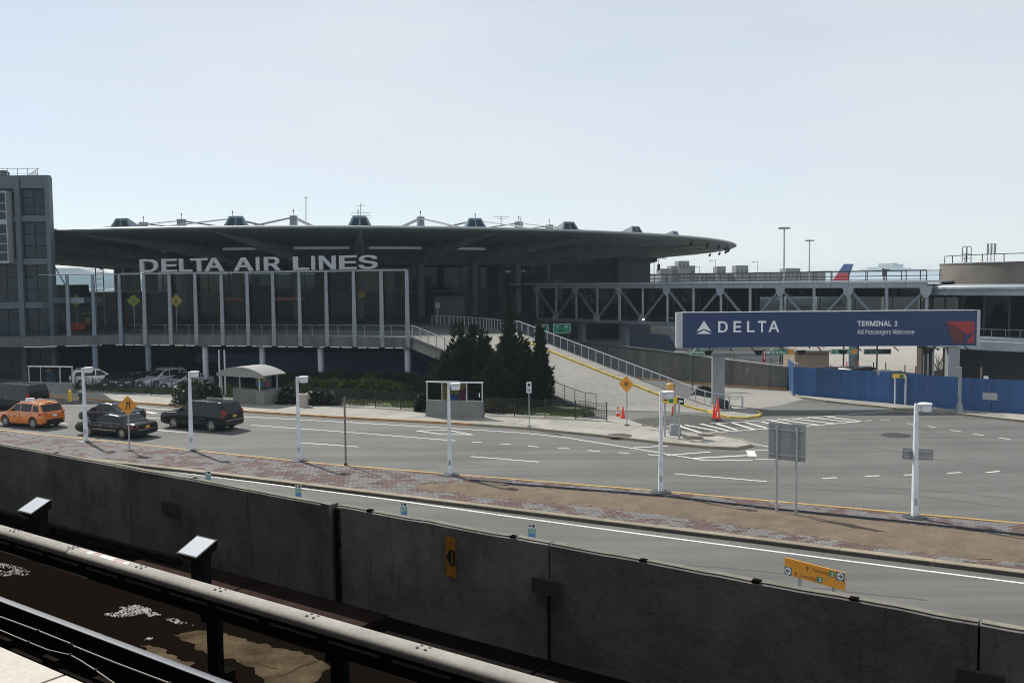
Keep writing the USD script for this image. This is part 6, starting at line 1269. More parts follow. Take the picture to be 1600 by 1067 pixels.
# ------------------------------------------------------------------ vehicles
def loft(stations, ring):
    """closed solid through rings (list of k points) at successive stations"""
    k = len(ring(stations[0])); v = np.vstack([ring(s) for s in stations]); n = len(stations); f = []
    for i in range(n - 1):
        for j in range(k): a, b = i * k + j, i * k + (j + 1) % k; f += [[a, b, b + k], [a, b + k, a + k]]
    c0, c1 = v[:k].mean(0), v[-k:].mean(0); v = np.vstack([v, c0, c1]); m = len(v)
    for j in range(k): f += [[(j + 1) % k, j, m - 2], [(n - 1) * k + j, (n - 1) * k + (j + 1) % k, m - 1]]
    t = trimesh.Trimesh(v, f, process=False)
    if t.volume < 0: t.invert()
    return t
def to_man(t): return m3.Manifold(m3.Mesh(np.asarray(t.vertices, np.float32), np.asarray(t.faces, np.uint32)))
def man_box(x0, x1, y0, y1, z0, z1): return m3.Manifold.cube([x1 - x0, y1 - y0, z1 - z0]).translate([x0, y0, z0])
def man_poly_y(pts, y0, y1):
    """polygon in x-z, extruded along y"""
    c = m3.CrossSection([np.asarray(pts, float)[::1]], m3.FillRule.NonZero); m = c.extrude(y1 - y0)
    return m.rotate([90, 0, 0]).translate([0, y1, 0])
def man_poly_x(pts, x0, x1):
    """polygon in y-z, extruded along x"""
    c = m3.CrossSection([np.asarray(pts, float)], m3.FillRule.NonZero); m = c.extrude(x1 - x0)
    return m.rotate([90, 0, 90]).translate([x0, 0, 0])
CARS = {}
def car_geometry(S):
    L, W, gc = S['L'], S['W'], S['gc']; xb, xf = -L / 2, L / 2
    top = np.array(S['top']); bot = np.array(S.get('bot', [(xb, gc + .16), (xb + .25, gc + .02), (xf - .3, gc), (xf, gc + .12)]))
    zt = lambda x: float(np.interp(x, top[:, 0], top[:, 1])); zb = lambda x: float(np.interp(x, bot[:, 0], bot[:, 1]))
    def hw(x):
        e = S.get('nose', .55) if x > 0 else S.get('tail', .4); u = (abs(x) - (L / 2 - e)) / e
        return W / 2 * (1 - (S.get('round', .16) * max(0, u) ** 2.2))
    def ring(x):
        w, a, b = hw(x), zb(x), zt(x); h = b - a
        half = [(.0, a), (.78 * w, a), (.93 * w, a + .07 * h), (.985 * w, a + .22 * h), (w, a + .5 * h), (.985 * w, a + .74 * h), (.95 * w, a + .9 * h), (.87 * w, b - .012 * h), (.6 * w, b + .004), (0, b + .012)]
        pts = half + [(-y, z) for y, z in half[-2:0:-1]]
        return np.array([(x, y, z) for y, z in pts])
    xs = sorted(set(np.round(np.concatenate([np.linspace(xb, xf, 40), [xb + .02, xb + .06, xf - .02, xf - .06], top[:, 0]]), 3)))
    body = to_man(loft(xs, ring))
    wr = S['wr']
    for x in S['wx']:
        for sgn in (-1, 1):
            c = m3.Manifold.cylinder(.5, wr + .07, wr + .07, 32).rotate([90, 0, 0]).translate([x, sgn * W / 2 + .25, wr])
            body = body - c
    gh = np.array(S['gh'])                                   # roof line (x, z), starts and ends at the belt
    gz = lambda x: float(np.interp(x, gh[:, 0], gh[:, 1])); belt = S['belt']; ty = S.get('tumble', .17)
    zmax = gh[:, 1].max()
    def gring(x):
        z = max(gz(x), belt - .06 + .012); w0 = (W / 2) * .93; f = lambda q: w0 - ty * max(0, (q - belt)) / (zmax - belt)
        zs = lambda t: belt - .06 + (z - belt + .06) * t
        half = [(0, belt - .06), (w0, belt - .06), (f(zs(.3)), zs(.3)), (f(zs(.6)), zs(.6)), (f(zs(.88)), zs(.88)), (f(zs(.97)) - .05, zs(.97)), (f(z) - .16, z), (0, z + .02 * min(1, (z - belt + .06)))]
        pts = half + [(-y, q) for y, q in half[-2:0:-1]]
        return np.array([(x, y, q) for y, q in pts])
    gx = sorted(set(np.round(np.concatenate([np.linspace(gh[0, 0], gh[-1, 0], 34), gh[:, 0]]), 3)))
    house = to_man(loft(gx, gring))
    big = house.scale([1, 1.012, 1])
    wins = []
    for poly in S['side']:
        wins.append([big.trim_by_plane([0, sg, 0], .42 * W / 2) ^ man_poly_y(poly, -W, W) for sg in (1, -1)])
    cx = (gh[0, 0] + gh[-1, 0]) / 2
    sh = house.translate([-cx, 0, 0]).scale([1.006, 1, 1.003]).translate([cx, 0, 0])
    ws = S['screen']; rwn = S['rear']
    fx = sh.translate([.012, 0, .008]) ^ man_box(ws[0], xf, -W * .395, W * .395, ws[1], ws[2])
    rx = sh.translate([-.012, 0, .008]) ^ man_box(xb, rwn[0], -W * .38, W * .38, rwn[1], rwn[2])
    # keep only the outer skin of the panes: take away the house itself
    wins = [[w - house.scale([1, 1.001, 1]) for w in pr] for pr in wins]; fx = fx - house.translate([.002, 0, .001]); rx = rx - house.translate([-.002, 0, .001])
    return body, house, wins, fx, rx, hw, zt, zb
def mtm(m):
    q = m.to_mesh(); return MB().add(q.vert_properties[:, :3], q.tri_verts)
def wheel_prof(r, w):
    return [(r * .66, -w / 2), (r * .93, -w / 2), (r, -w * .36), (r, w * .36), (r * .93, w / 2), (r * .66, w / 2)]
def turn_y(mb, x, sgn, y):
    v, f = mb.arr(); v = np.stack([v[:, 0] + x, sgn * v[:, 2] + y, v[:, 1]], 1)     # axis z -> y
    return v, (f if sgn < 0 else f[:, ::-1])
def make_car(name, label, cat, S, paint, loc, rot, group=None):
    body, house, wins, fx, rx, hw, zt, zb = CARS.setdefault(S['name'], car_geometry(S)) if S['name'] in CARS else CARS.setdefault(S['name'], car_geometry(S))
    t = thing(name, label, cat, loc, rot, group); K = dict(world=False, smooth=32)
    L, W = S['L'], S['W']; xb, xf = -L / 2, L / 2
    bd = obj('body', mtm(body), paint, t, **K); obj('cabin', mtm(house), S.get('roofpaint', paint), t, **K)
    for pr in wins:
        for w in pr:
            if w.num_tri(): obj('side_window', mtm(w), 'car_glass', t, world=False)
    if fx.num_tri(): obj('windscreen', mtm(fx), 'car_glass', t, world=False)
    if rx.num_tri(): obj('rear_window', mtm(rx), 'car_glass', t, world=False)
    wr = S['wr']
    for x in S['wx']:
        for sg in (-1, 1):
            y = sg * (W / 2 - .13)
            v, f = turn_y(MB().lathe(wheel_prof(wr, .23), (0, 0, 0), 28), x, sg, y); v[:, 2] += wr
            wh = obj('wheel', MB().add(v, f), 'rubber', t, world=False, smooth=35)
            m = MB().lathe([(wr * .68, .085), (wr * .64, .10), (wr * .6, .06), (wr * .2, .07), (wr * .16, .1), (.005, .105)], (0, 0, 0), 28)
            for k in range(S.get('spokes', 7)):
                a = k * 2 * PI / S.get('spokes', 7); m.bar([math.cos(a) * wr * .1, math.sin(a) * wr * .1, .09], [math.cos(a) * wr * .64, math.sin(a) * wr * .64, .095], wr * .14, .03)
            v, f = turn_y(m, x, sg, y); v[:, 2] += wr
            obj('rim', MB().add(v, f), S.get('rim', 'galv'), wh, world=False)
            v, f = turn_y(MB().lathe([(.005, .02), (wr * .62, .02)], (0, 0, 0), 20), x, sg, y); v[:, 2] += wr
            obj('brake_disc', MB().add(v, f), 'trim', wh, world=False)
    # underside
    obj('underbody', MB().box((0, 0, S['gc'] + .06), (L * .86, W * .78, .16)), 'trim', t, world=False)
    bz0, bz1 = S['bump']
    for x, sg, nm in ((xf, 1, 'front_bumper'), (xb, -1, 'rear_bumper')):
        w = hw(x) * .97; m = MB(); pts = []
        for y in np.linspace(-w, w, 9): pts.append((x + sg * (.035 - .05 * (y / w) ** 2), y))
        for (x0, y0), (x1, y1) in zip(pts[:-1], pts[1:]): m.hexa([(x0 - sg * .12, y0, bz0), (x0, y0, bz0), (x1, y1, bz0), (x1 - sg * .12, y1, bz0), (x0 - sg * .12, y0, bz1), (x0, y0, bz1 - .02), (x1, y1, bz1 - .02), (x1 - sg * .12, y1, bz1)])
        obj(nm, m, S.get('bumpmat', 'trim'), t, world=False)
    if S.get('bumpline'):
        for x, sg in ((xf, 1), (xb, -1)): w = hw(x) * .95; obj('bumper_strip', MB().box((x + sg * .012, 0, bz1 + .005), (.07, 2 * w * .93, .035)), 'chrome', t, world=False)
    def lamp(nm, x, z0, z1, y0, y1, sg, mt):
        for s2 in (-1, 1):
            m = MB(); xo = x + sg * .012; back = -sg * S.get('lampwrap', .22); yo = min(y1, hw(x) + .01)
            ym, dp = yo * .9, sg * .015
            q = [(xo, s2 * y0), (xo - dp, s2 * ym), (xo + back, s2 * (hw(x + back) + .012)), (xo + back * .9, s2 * (y0 * .9))]
            if s2 * sg < 0: pass
            m.hexa([(a, b, z0) for a, b in q] + [(a, b, z1) for a, b in q]); obj(nm, m, mt, t, world=False)
    lz = S['head']; lamp('headlight', xf, lz[0], lz[1], W * .26, W * .47, 1, 'lamp_clear')
    tz = S['taill']; lamp('tail_light', xb, tz[0], tz[1], W * S.get('taily', .33), W * .48, -1, 'lamp_red')
    gr = S['grille']; obj('grille', MB().box((xf + .005, 0, (gr[0] + gr[1]) / 2), (.05, W * .42, gr[1] - gr[0])), S.get('grillemat', 'trim'), t, world=False)
    m = MB()
    for k in range(4): m.box((xf + .032, 0, gr[0] + (gr[1] - gr[0]) * (k + .5) / 4), (.01, W * .4, .015))
    obj('grille_bars', m, 'chrome', t, world=False, kind='stuff')
    pz = S.get('plate', .75); obj('licence_plate', MB().box((xb - .03, 0, pz), (.02, .32, .16)), S.get('platemat', 'sign_white'), t, world=False)
    obj('front_plate', MB().box((xf + .045, 0, bz0 + .12), (.02, .32, .14)), S.get('platemat', 'sign_white'), t, world=False)
    for s2 in (-1, 1):
        mx = S['mirror']; obj('mirror', MB().hexa([(mx[0] + dx, s2 * (W / 2 + dy), mx[1] + dz) for dz in (-.07, .08) for dx, dy in ((-.06, -.06), (.05, -.06), (.02, .13), (-.05, .13))]), S.get('mirrormat', paint), t, world=False)
        for x in S['handles']: obj('door_handle', MB().box((x, s2 * (W / 2 + .008), S['belt'] - .13), (.2, .03, .035)), S.get('handlemat', 'chrome'), t, world=False)
        for x in S.get('doors', ()): obj('door_gap', MB().box((x, s2 * (hw(x) * .998), (S['belt'] + S['gc']) / 2 + .06), (.012, .012, S['belt'] - S['gc'] - .3)), 'ink', t, world=False)
        if S.get('sidetrim'): obj('side_trim', MB().box(((S['wx'][0] + S['wx'][1]) / 2, s2 * (W / 2 + .004), S['sidetrim']), (S['wx'][1] - S['wx'][0] - 2 * wr - .16, .02, .035)), 'chrome', t, world=False)
        if S.get('winline'): obj('window_trim', MB().bar((S['winline'][0], s2 * W / 2 * .945, S['belt'] + .005), (S['winline'][1], s2 * W / 2 * .945, S['belt'] + .005), .02, .02), 'chrome', t, world=False)
        if S.get('rack'):
            zr = S['rack']; y = s2 * (W / 2 * .93 - S.get('tumble', .17) - .10); m = MB(); m.bar((zr[0], y, zr[2] + .07), (zr[1], y, zr[2] + .06), .04, .035)
            for x in np.linspace(zr[0], zr[1], 3): m.box((x, y, zr[2] + .03), (.07, .04, .07))
            obj('roof_rail', m, S.get('rackmat', 'galv'), t, world=False)
    obj('wiper', MB().bar((xf, 0, 0), (xf, .01, 0), .001), 'trim', t, world=False) if False else None
    return t
SUV = dict(name='suv', L=4.79, W=1.91, gc=.22, wr=.375, wx=(-1.42, 1.37), belt=1.06, nose=.7, tail=.5, round=.17,
           top=[(-2.395, .98), (-2.37, 1.05), (-2.2, 1.07), (.95, 1.07), (1.25, 1.04), (2.0, .93), (2.3, .82), (2.395, .66)],
           gh=[(-2.33, 1.07), (-2.2, 1.22), (-1.98, 1.62), (-1.8, 1.69), (-.6, 1.745), (.1, 1.71), (.4, 1.62), (1.2, 1.06)], tumble=.16,
           side=[[(-1.98, 1.13), (-1.36, 1.13), (-1.36, 1.55), (-1.82, 1.5)], [(-1.22, 1.12), (-.2, 1.12), (-.2, 1.62), (-1.22, 1.6)], [(-.1, 1.12), (.92, 1.12), (.3, 1.56), (-.1, 1.61)]],
           screen=(.3, 1.12, 1.64), rear=(-1.95, 1.15, 1.58), bump=(.3, .62), head=(.72, .88), taill=(.92, 1.06), grille=(.62, .82), mirror=(.72, 1.16), handles=(-.95, .1), doors=(-1.25, -.15, .98), rack=(-1.7, .1, 1.70), plate=.86, lampwrap=.35)
SUBURBAN = dict(name='suburban', L=5.65, W=2.01, gc=.26, wr=.40, wx=(-1.72, 1.58), belt=1.18, nose=.5, tail=.35, round=.12,
           top=[(-2.825, 1.05), (-2.8, 1.16), (-2.6, 1.19), (1.0, 1.19), (1.3, 1.16), (2.3, 1.1), (2.65, 1.03), (2.8, .9), (2.825, .75)],
           gh=[(-2.76, 1.19), (-2.66, 1.4), (-2.5, 1.78), (-2.36, 1.9), (-1.0, 1.945), (.0, 1.93), (.45, 1.84), (1.3, 1.17)], tumble=.17,
           side=[[(-2.4, 1.25), (-1.35, 1.25), (-1.35, 1.77), (-2.28, 1.74)], [(-1.22, 1.25), (-.22, 1.25), (-.22, 1.8), (-1.22, 1.78)], [(-.1, 1.25), (.98, 1.25), (.42, 1.74), (-.1, 1.8)]],
           screen=(.42, 1.24, 1.85), rear=(-2.42, 1.28, 1.78), bump=(.38, .72), head=(.86, 1.04), taill=(.92, 1.38), taily=.40, grille=(.74, 1.02), grillemat='chrome', mirror=(.85, 1.3), handles=(-.95, .1), doors=(-1.28, -.16, 1.0), rack=(-2.1, .1, 1.91), rackmat='chrome', plate=.98, platemat='poster_yellow', lampwrap=.16, rim='chrome', spokes=5, sidetrim=.78, bumpmat='car_black', bumpline=True)
TOWN = dict(name='town', L=5.47, W=1.99, gc=.19, wr=.345, wx=(-1.56, 1.43), belt=.93, nose=.55, tail=.55, round=.14,
           top=[(-2.735, .78), (-2.7, .92), (-2.55, .965), (-1.7, .97), (-1.4, .95), (1.0, .95), (1.25, .94), (2.2, .86), (2.6, .77), (2.735, .6)],
           gh=[(-1.95, .95), (-1.6, 1.12), (-1.25, 1.34), (-.95, 1.41), (-.2, 1.455), (.2, 1.41), (1.28, .94)], tumble=.2,
           side=[[(-1.42, 1.0), (-.98, 1.0), (-.98, 1.3), (-1.16, 1.26)], [(-.92, 1.0), (-.05, 1.0), (-.05, 1.36), (-.92, 1.33)], [(.04, 1.0), (.98, 1.0), (.22, 1.33), (.04, 1.36)]],
           screen=(.2, .99, 1.42), rear=(-.98, 1.0, 1.36), bump=(.3, .58), head=(.62, .76), taill=(.66, .86), taily=.36, grille=(.5, .76), grillemat='chrome', mirror=(.85, 1.03), handles=(-.75, .22), doors=(-1.0, 0, 1.05), plate=.72, platemat='sign_orange', bumpmat='car_black', bumpline=True, sidetrim=.5, winline=(-1.45, 1.05), rim='chrome', lampwrap=.3)
SEDAN = dict(name='sedan', L=4.9, W=1.85, gc=.18, wr=.335, wx=(-1.42, 1.38), belt=.93, nose=.6, tail=.5, round=.17,
           top=[(-2.45, .8), (-2.42, .93), (-2.25, .99), (-1.7, 1.0), (-1.3, .97), (.85, .95), (1.1, .93), (2.0, .8), (2.35, .68), (2.45, .52)],
           gh=[(-1.85, .97), (-1.45, 1.15), (-1.0, 1.36), (-.6, 1.45), (-.05, 1.47), (.3, 1.41), (1.28, .93)], tumble=.2,
           side=[[(-1.3, 1.02), (-.98, 1.0), (-.98, 1.27), (-1.05, 1.25)], [(-.92, 1.0), (-.1, 1.0), (-.1, 1.37), (-.85, 1.33)], [(0, 1.0), (.95, 1.0), (.3, 1.33), (0, 1.37)]],
           screen=(.25, .99, 1.43), rear=(-.8, 1.02, 1.4), bump=(.28, .56), head=(.6, .74), taill=(.72, .9), grille=(.5, .66), mirror=(.8, 1.04), handles=(-.75, .2), doors=(-1.0, -.05, 1.02), plate=.78, bumpmat='car_navy', lampwrap=.32)
VAN = dict(name='van', L=5.5, W=1.98, gc=.24, wr=.36, wx=(-1.75, 1.75), belt=1.15, nose=.5, tail=.2, round=.1,
           top=[(-2.75, 1.1), (-2.74, 1.2), (-2.6, 1.22), (1.5, 1.2), (1.8, 1.15), (2.5, 1.0), (2.7, .85), (2.75, .65)],
           gh=[(-2.72, 1.2), (-2.68, 1.5), (-2.6, 2.0), (-2.45, 2.08), (-.5, 2.11), (.6, 2.09), (.95, 1.98), (1.85, 1.14)], tumble=.17,
           side=[[(-2.5, 1.3), (-1.2, 1.3), (-1.2, 1.85), (-2.45, 1.85)], [(-1.05, 1.3), (.15, 1.3), (.15, 1.87), (-1.05, 1.87)], [(.27, 1.3), (1.45, 1.25), (.95, 1.8), (.27, 1.86)]],
           screen=(.95, 1.22, 2.0), rear=(-2.55, 1.3, 1.9), bump=(.36, .64), head=(.78, .95), taill=(1.0, 1.4), taily=.42, grille=(.66, .92), mirror=(1.35, 1.3), handles=(-.2, .5), doors=(-1.1, .2, 1.45), plate=.9, lampwrap=.14)
HEAD = math.atan2(.4356, -.9)
hdir = np.array([math.cos(HEAD), math.sin(HEAD), 0]); hnrm = np.array([.4356, .9, 0])
def place_by_wheel(px, S, which, dist=0.0):
    """from the surveyed foot of a near wheel: 0 = rear, 1 = front"""
    return G(*px) + hnrm * (S['W'] / 2 - .1 + dist) - hdir * S['wx'][which]
p = place_by_wheel((53, 669.5), SUV, 0); t = make_car('taxi', 'orange taxi off-roader with a roof light in the nearest lane at the left', 'taxi', SUV, 'car_orange', p, HEAD)
obj('roof_light', MB().hexa([(-.02 + dx * s0, dy * s0, z) for z, s0 in ((1.74, 1.0), (1.9, .8)) for dx, dy in ((-.12, -.32), (.12, -.32), (.12, .32), (-.12, .32))]), 'sign_white', t, world=False)
obj('door_mark', MB().text('T', .17, (.45, .962, .66), (-1, 0, 0), depth=.004, bold=True), 'ink', t, world=False)
obj('number_strip', MB().box((-1.9, 0, 1.735), (.14, .55, .05)), 'sign_yellow', t, world=False)
p = place_by_wheel((331, 674), SUBURBAN, 0); make_car('black_offroader', 'long black off-roader with chrome wheels right of the second lamp post', 'car', SUBURBAN, 'car_black', p, HEAD)
p = place_by_wheel((191.5, 685.5), TOWN, 0); make_car('limousine', 'black chrome trimmed saloon nearest the median behind the orange diamond sign', 'car', TOWN, 'car_black', p, HEAD); pt_ = p
p = pt_ + hnrm * 3.75 + hdir * 4.7; make_car('sedan', 'dark blue saloon in the next lane behind the chrome trimmed black saloon', 'car', SEDAN, 'car_navy', p, HEAD)
p = A(70, 640, 69.5) * [1, 1, 0] + hdir * 4.1 + hnrm * .6; make_car('passenger_van', 'black passenger van behind the orange taxi at the left edge', 'van', VAN, 'car_black', p, HEAD)
# parked behind the fence under the upper roadway
PK = [('parked_van', SUV, 'car_white', 143, 606, math.radians(28), 'white minivan parked sideways behind the leftmost lamp post', 'van', 1.2),
      ('parked_sedan', SEDAN, 'car_black', 178, 606, math.radians(-100), 'black saloon parked behind the fence right of the white van', 'car', 1.5),
      ('parked_sedan', SEDAN, 'car_navy', 208, 607, math.radians(-108), 'dark saloon parked left beside the silver off-roader', 'car', 1.5),
      ('parked_offroader', SUV, 'car_silver', 243, 608, math.radians(-122), 'silver off-roader parked facing the fence under the roadway', 'car', 1.8),
      ('parked_sedan', SEDAN, 'car_silver', 283, 609, math.radians(-125), 'silver saloon parked half behind the white flowering bush', 'car', 1.6),
      ('parked_offroader', SUV, 'car_navy', 295, 598, math.radians(-130), 'dark off-roader parked further back beside the blue hoarding', 'car', 3.6),
      ('parked_offroader', SUV, 'car_black', 1307, 0, math.radians(35), 'black off-roader behind the blue hoarding, leftmost of three dark cars', 'car', 0),
      ('parked_offroader', SUBURBAN, 'car_black', 1350, 0, math.radians(30), 'long black car behind the blue hoarding, middle one of three', 'car', 0),
      ('parked_offroader', SUV, 'car_navy', 1397, 0, math.radians(25), 'dark car with a raked tail behind the hoarding, rightmost of three', 'car', 0)]
for nm, S, paint, px, py, rz, lab, cat, back in PK:
    if py: c = G(px, py) + [0, back, 0]
    else: d = {1307: 82.0, 1350: 80.0, 1397: 78.0}[px]; c = A(px, 600, d) * [1, 1, 0]
    make_car(nm, lab, cat, S, paint, c, rz)
# ------------------------------------------------------------------ pavement furniture: fences, shelters, bins, hydrant
mat('shelter_wall', (.17, .17, .16), .85, var=.18, vs=1.3)
def display(px0, px1, py0, pyb, pyw, label, poster, base_ext=0.0):
    """glass display frame on a concrete parapet: left/right px, top, wall top, ground"""
    a, b = G(px0, pyw + (0 if px0 > 300 else 0), .12), G(px1, pyw + (px1 - px0) * .028, .12); R_ = unit((b - a) * [1, 1, 0]); F_ = np.cross(R_, [0, 0, 1.0]); W_ = float(np.linalg.norm((b - a)[:2]))
    d = (a[1] + b[1]) / 2; hb = A((px0 + px1) / 2, pyb, d)[2] - .12; ht = A((px0 + px1) / 2, py0, d)[2] - .12; o = a * [1, 1, 0] + [0, 0, .12]
    t = thing('display_case', label, 'display case', lerp(a, b, .5)); Q = lambda u, z, f=0.0: o + R_ * W_ * u + F_ * f + [0, 0, z]
    obj('parapet', MB().hexa([Q(-.01, 0, .22), Q(1.01, 0, .22), Q(1.01, 0, -.22), Q(-.01, 0, -.22), Q(.005, hb, .1), Q(.995, hb, .1), Q(.995, hb, -.12), Q(.005, hb, -.12)]), 'shelter_wall', t)
    for u in (.01, .28, .715, .99): obj('frame_post', MB().bar(Q(u, hb), Q(u, ht), .08), 'steel_white', t)
    obj('top_frame', MB().bar(Q(-.005, ht), Q(1.005, ht), .1, .1), 'white_paint', t); obj('bottom_frame', MB().bar(Q(0, hb + .04), Q(1, hb + .04), .06, .06), 'galv', t)
    for u0, u1 in ((.02, .27), (.73, .98)): obj('pane', MB().quad(Q(u0, hb + .08, .0), Q(u1, hb + .08, .0), Q(u1, ht - .06, .0), Q(u0, ht - .06, .0)), 'dark_pane', t)
    obj('poster_board', MB().quad(Q(.285, hb + .06, .02), Q(.71, hb + .06, .02), Q(.71, ht - .06, .02), Q(.285, ht - .06, .02)), poster[0], t)
    bf = np.array([.285, .71]); hh = ht - hb - .12
    for pts, mt in poster[1]:
        pl = Polygon([((.285 + .425 * x) * W_, hb + .06 + hh * y) for x, y in pts]); obj('poster_shape', MB().flat(pl, o + F_ * .024, R_, depth=.004), mt, t)
    obj('poster_glass', MB().quad(Q(.285, hb + .06, .05), Q(.71, hb + .06, .05), Q(.71, ht - .06, .05), Q(.285, ht - .06, .05)), 'clear_glass', t)
    obj('notice', MB().flat(sbox(.93 * W_, hb + hh * .25, .95 * W_, hb + hh * .5), o + F_ * .01, R_, depth=.004), 'sign_white', t)
display(667, 755, 597, 626.5, 650, 'display case with a yellow, teal and magenta poster on a concrete parapet', ('poster_teal', [([(0, 1), (.45, .25), (1, .6), (1, 1)], 'poster_yellow'), ([(.72, 0), (1, 0), (1, .8), (.7, .55)], 'poster_magenta'), ([(0, 0), (.2, 0), (.2, 1), (0, 1)], 'poster_yellow'), ([(.3, .0), (.62, .0), (.5, .5), (.4, .3)], 'sign_blue'), ([(.75, .1), (.9, .05), (.92, .3)], 'cone_red')]))
display(46, 115, 572.5, 598, 612.5, 'dim display case on a concrete parapet beside the office tower', ('dark_wall', [([(.2, 0), (.8, 0), (.7, .6), (.4, .8)], 'poster_teal'), ([(.25, .7), (.5, .95), (.6, .6)], 'poster_yellow')]))
# arched shelter
def shelter():
    a, b = G(346, 628, .12), G(411, 633.2, .12); R_ = unit((b - a) * [1, 1, 0]); F_ = np.cross(R_, [0, 0, 1.0]); B_ = -F_; W_ = float(np.linalg.norm((b - a)[:2])); o = a * [1, 1, 0] + [0, 0, .12]
    d = (a[1] + b[1]) / 2; hr = A(390, 585, d)[2] - .12; hc = A(390, 577, d)[2] - .12; hw_ = A(390, 608, d)[2] - .12; Dp = 1.9
    t = thing('arched_shelter', 'open shelter with a pale arched roof and low concrete walls on the pavement', 'shelter', lerp(a, b, .5)); Q = lambda u, z, w=0.0: o + R_ * W_ * u + B_ * w + [0, 0, z]
    n = 12; us = np.linspace(-.04, 1.09, n + 1); arc = lambda u: hr + (hc - hr + .15) * (1 - ((u - .52) / .56) ** 2)
    m = MB(); m2 = MB()
    for u0, u1 in zip(us[:-1], us[1:]):
        m.hexa([Q(u0, arc(u0), -.25), Q(u1, arc(u1), -.25), Q(u1, arc(u1), Dp + .25), Q(u0, arc(u0), Dp + .25), Q(u0, arc(u0) + .07, -.25), Q(u1, arc(u1) + .07, -.25), Q(u1, arc(u1) + .07, Dp + .25), Q(u0, arc(u0) + .07, Dp + .25)])
        m2.hexa([Q(u0, hr - .16, -.27), Q(u1, hr - .16, -.27), Q(u1, hr - .16, -.22), Q(u0, hr - .16, -.22), Q(u0, arc(u0) + .05, -.27), Q(u1, arc(u1) + .05, -.27), Q(u1, arc(u1) + .05, -.22), Q(u0, arc(u0) + .05, -.22)])
    obj('roof', m, 'awning', t, smooth=30); obj('fascia', m2, 'grey_pale', t)
    for u in (0.02, .93):
        for w in (0, Dp): obj('post', MB().bar(Q(u, 0, w), Q(u, hr, w), .09), 'steel_white', t)
    obj('wall', MB().hexa([Q(.22, 0, .3), Q(.92, 0, .3), Q(.92, 0, .5), Q(.22, 0, .5), Q(.22, hw_, .3), Q(.92, hw_, .3), Q(.92, hw_, .5), Q(.22, hw_, .5)]), 'shelter_wall', t)
    obj('wall', MB().hexa([Q(.0, 0, 1.3), Q(.22, 0, 1.3), Q(.22, 0, 1.5), Q(.0, 0, 1.5), Q(.0, hw_ - .15, 1.3), Q(.22, hw_ - .15, 1.3), Q(.22, hw_ - .15, 1.5), Q(.0, hw_ - .15, 1.5)]), 'shelter_wall', t)
    obj('wall', MB().hexa([Q(.86, 0, -.1), Q(1.05, 0, -.1), Q(1.05, 0, Dp), Q(.86, 0, Dp), Q(.86, hw_, -.1), Q(1.05, hw_, -.1), Q(1.05, hw_, Dp), Q(.86, hw_, Dp)]), 'shelter_wall', t)
    obj('poster', MB().hexa([Q(.42, hw_ + .02, Dp), Q(.78, hw_ + .02, Dp), Q(.78, hw_ + .02, Dp + .06), Q(.42, hw_ + .02, Dp + .06), Q(.42, hr - .2, Dp), Q(.78, hr - .2, Dp), Q(.78, hr - .2, Dp + .06), Q(.42, hr - .2, Dp + .06)]), 'poster_teal', t)
    for u0, u1, z0, z1, mt in ((.6, .68, .5, .95, 'poster_yellow'), (.66, .77, .1, .5, 'poster_magenta'), (.44, .58, .4, .9, 'cream_dark')):
        if 'cream_dark' not in M: mat('cream_dark', (.2, .19, .12), .6)
        h0, h1 = hw_ + (hr - hw_ - .2) * z0, hw_ + (hr - hw_ - .2) * z1; obj('poster_shape', MB().hexa([Q(u0, h0, Dp - .03), Q(u1, h0, Dp - .03), Q(u1, h0, Dp - .008), Q(u0, h0, Dp - .008), Q(u0, h1, Dp - .03), Q(u1, h1, Dp - .03), Q(u1, h1, Dp - .008), Q(u0, h1, Dp - .008)]), mt, t)
    for u0, u1 in ((.04, .4), (.8, .92)): obj('rear_pane', MB().quad(Q(u0, hw_ - .1, Dp), Q(u1, hw_ - .1, Dp), Q(u1, hr - .15, Dp), Q(u0, hr - .15, Dp)), 'dark_pane', t)
shelter()
for px, lab in ((339.5, 'left one of two tall thin poles behind the arched shelter'), (348, 'right one of two tall thin poles behind the arched shelter')):
    c = G(px, 622, 0) + [0, .8, 0]; t = thing('thin_pole', lab, 'pole', c); zt = A(px, 547, c[1])[2]; obj('shaft', MB().tube(c, [c[0], c[1], zt], .08, 8, .065), 'steel_white', t); obj('collar', MB().tube(c, c + [0, 0, .15], .14, 8), 'steel_dark', t)
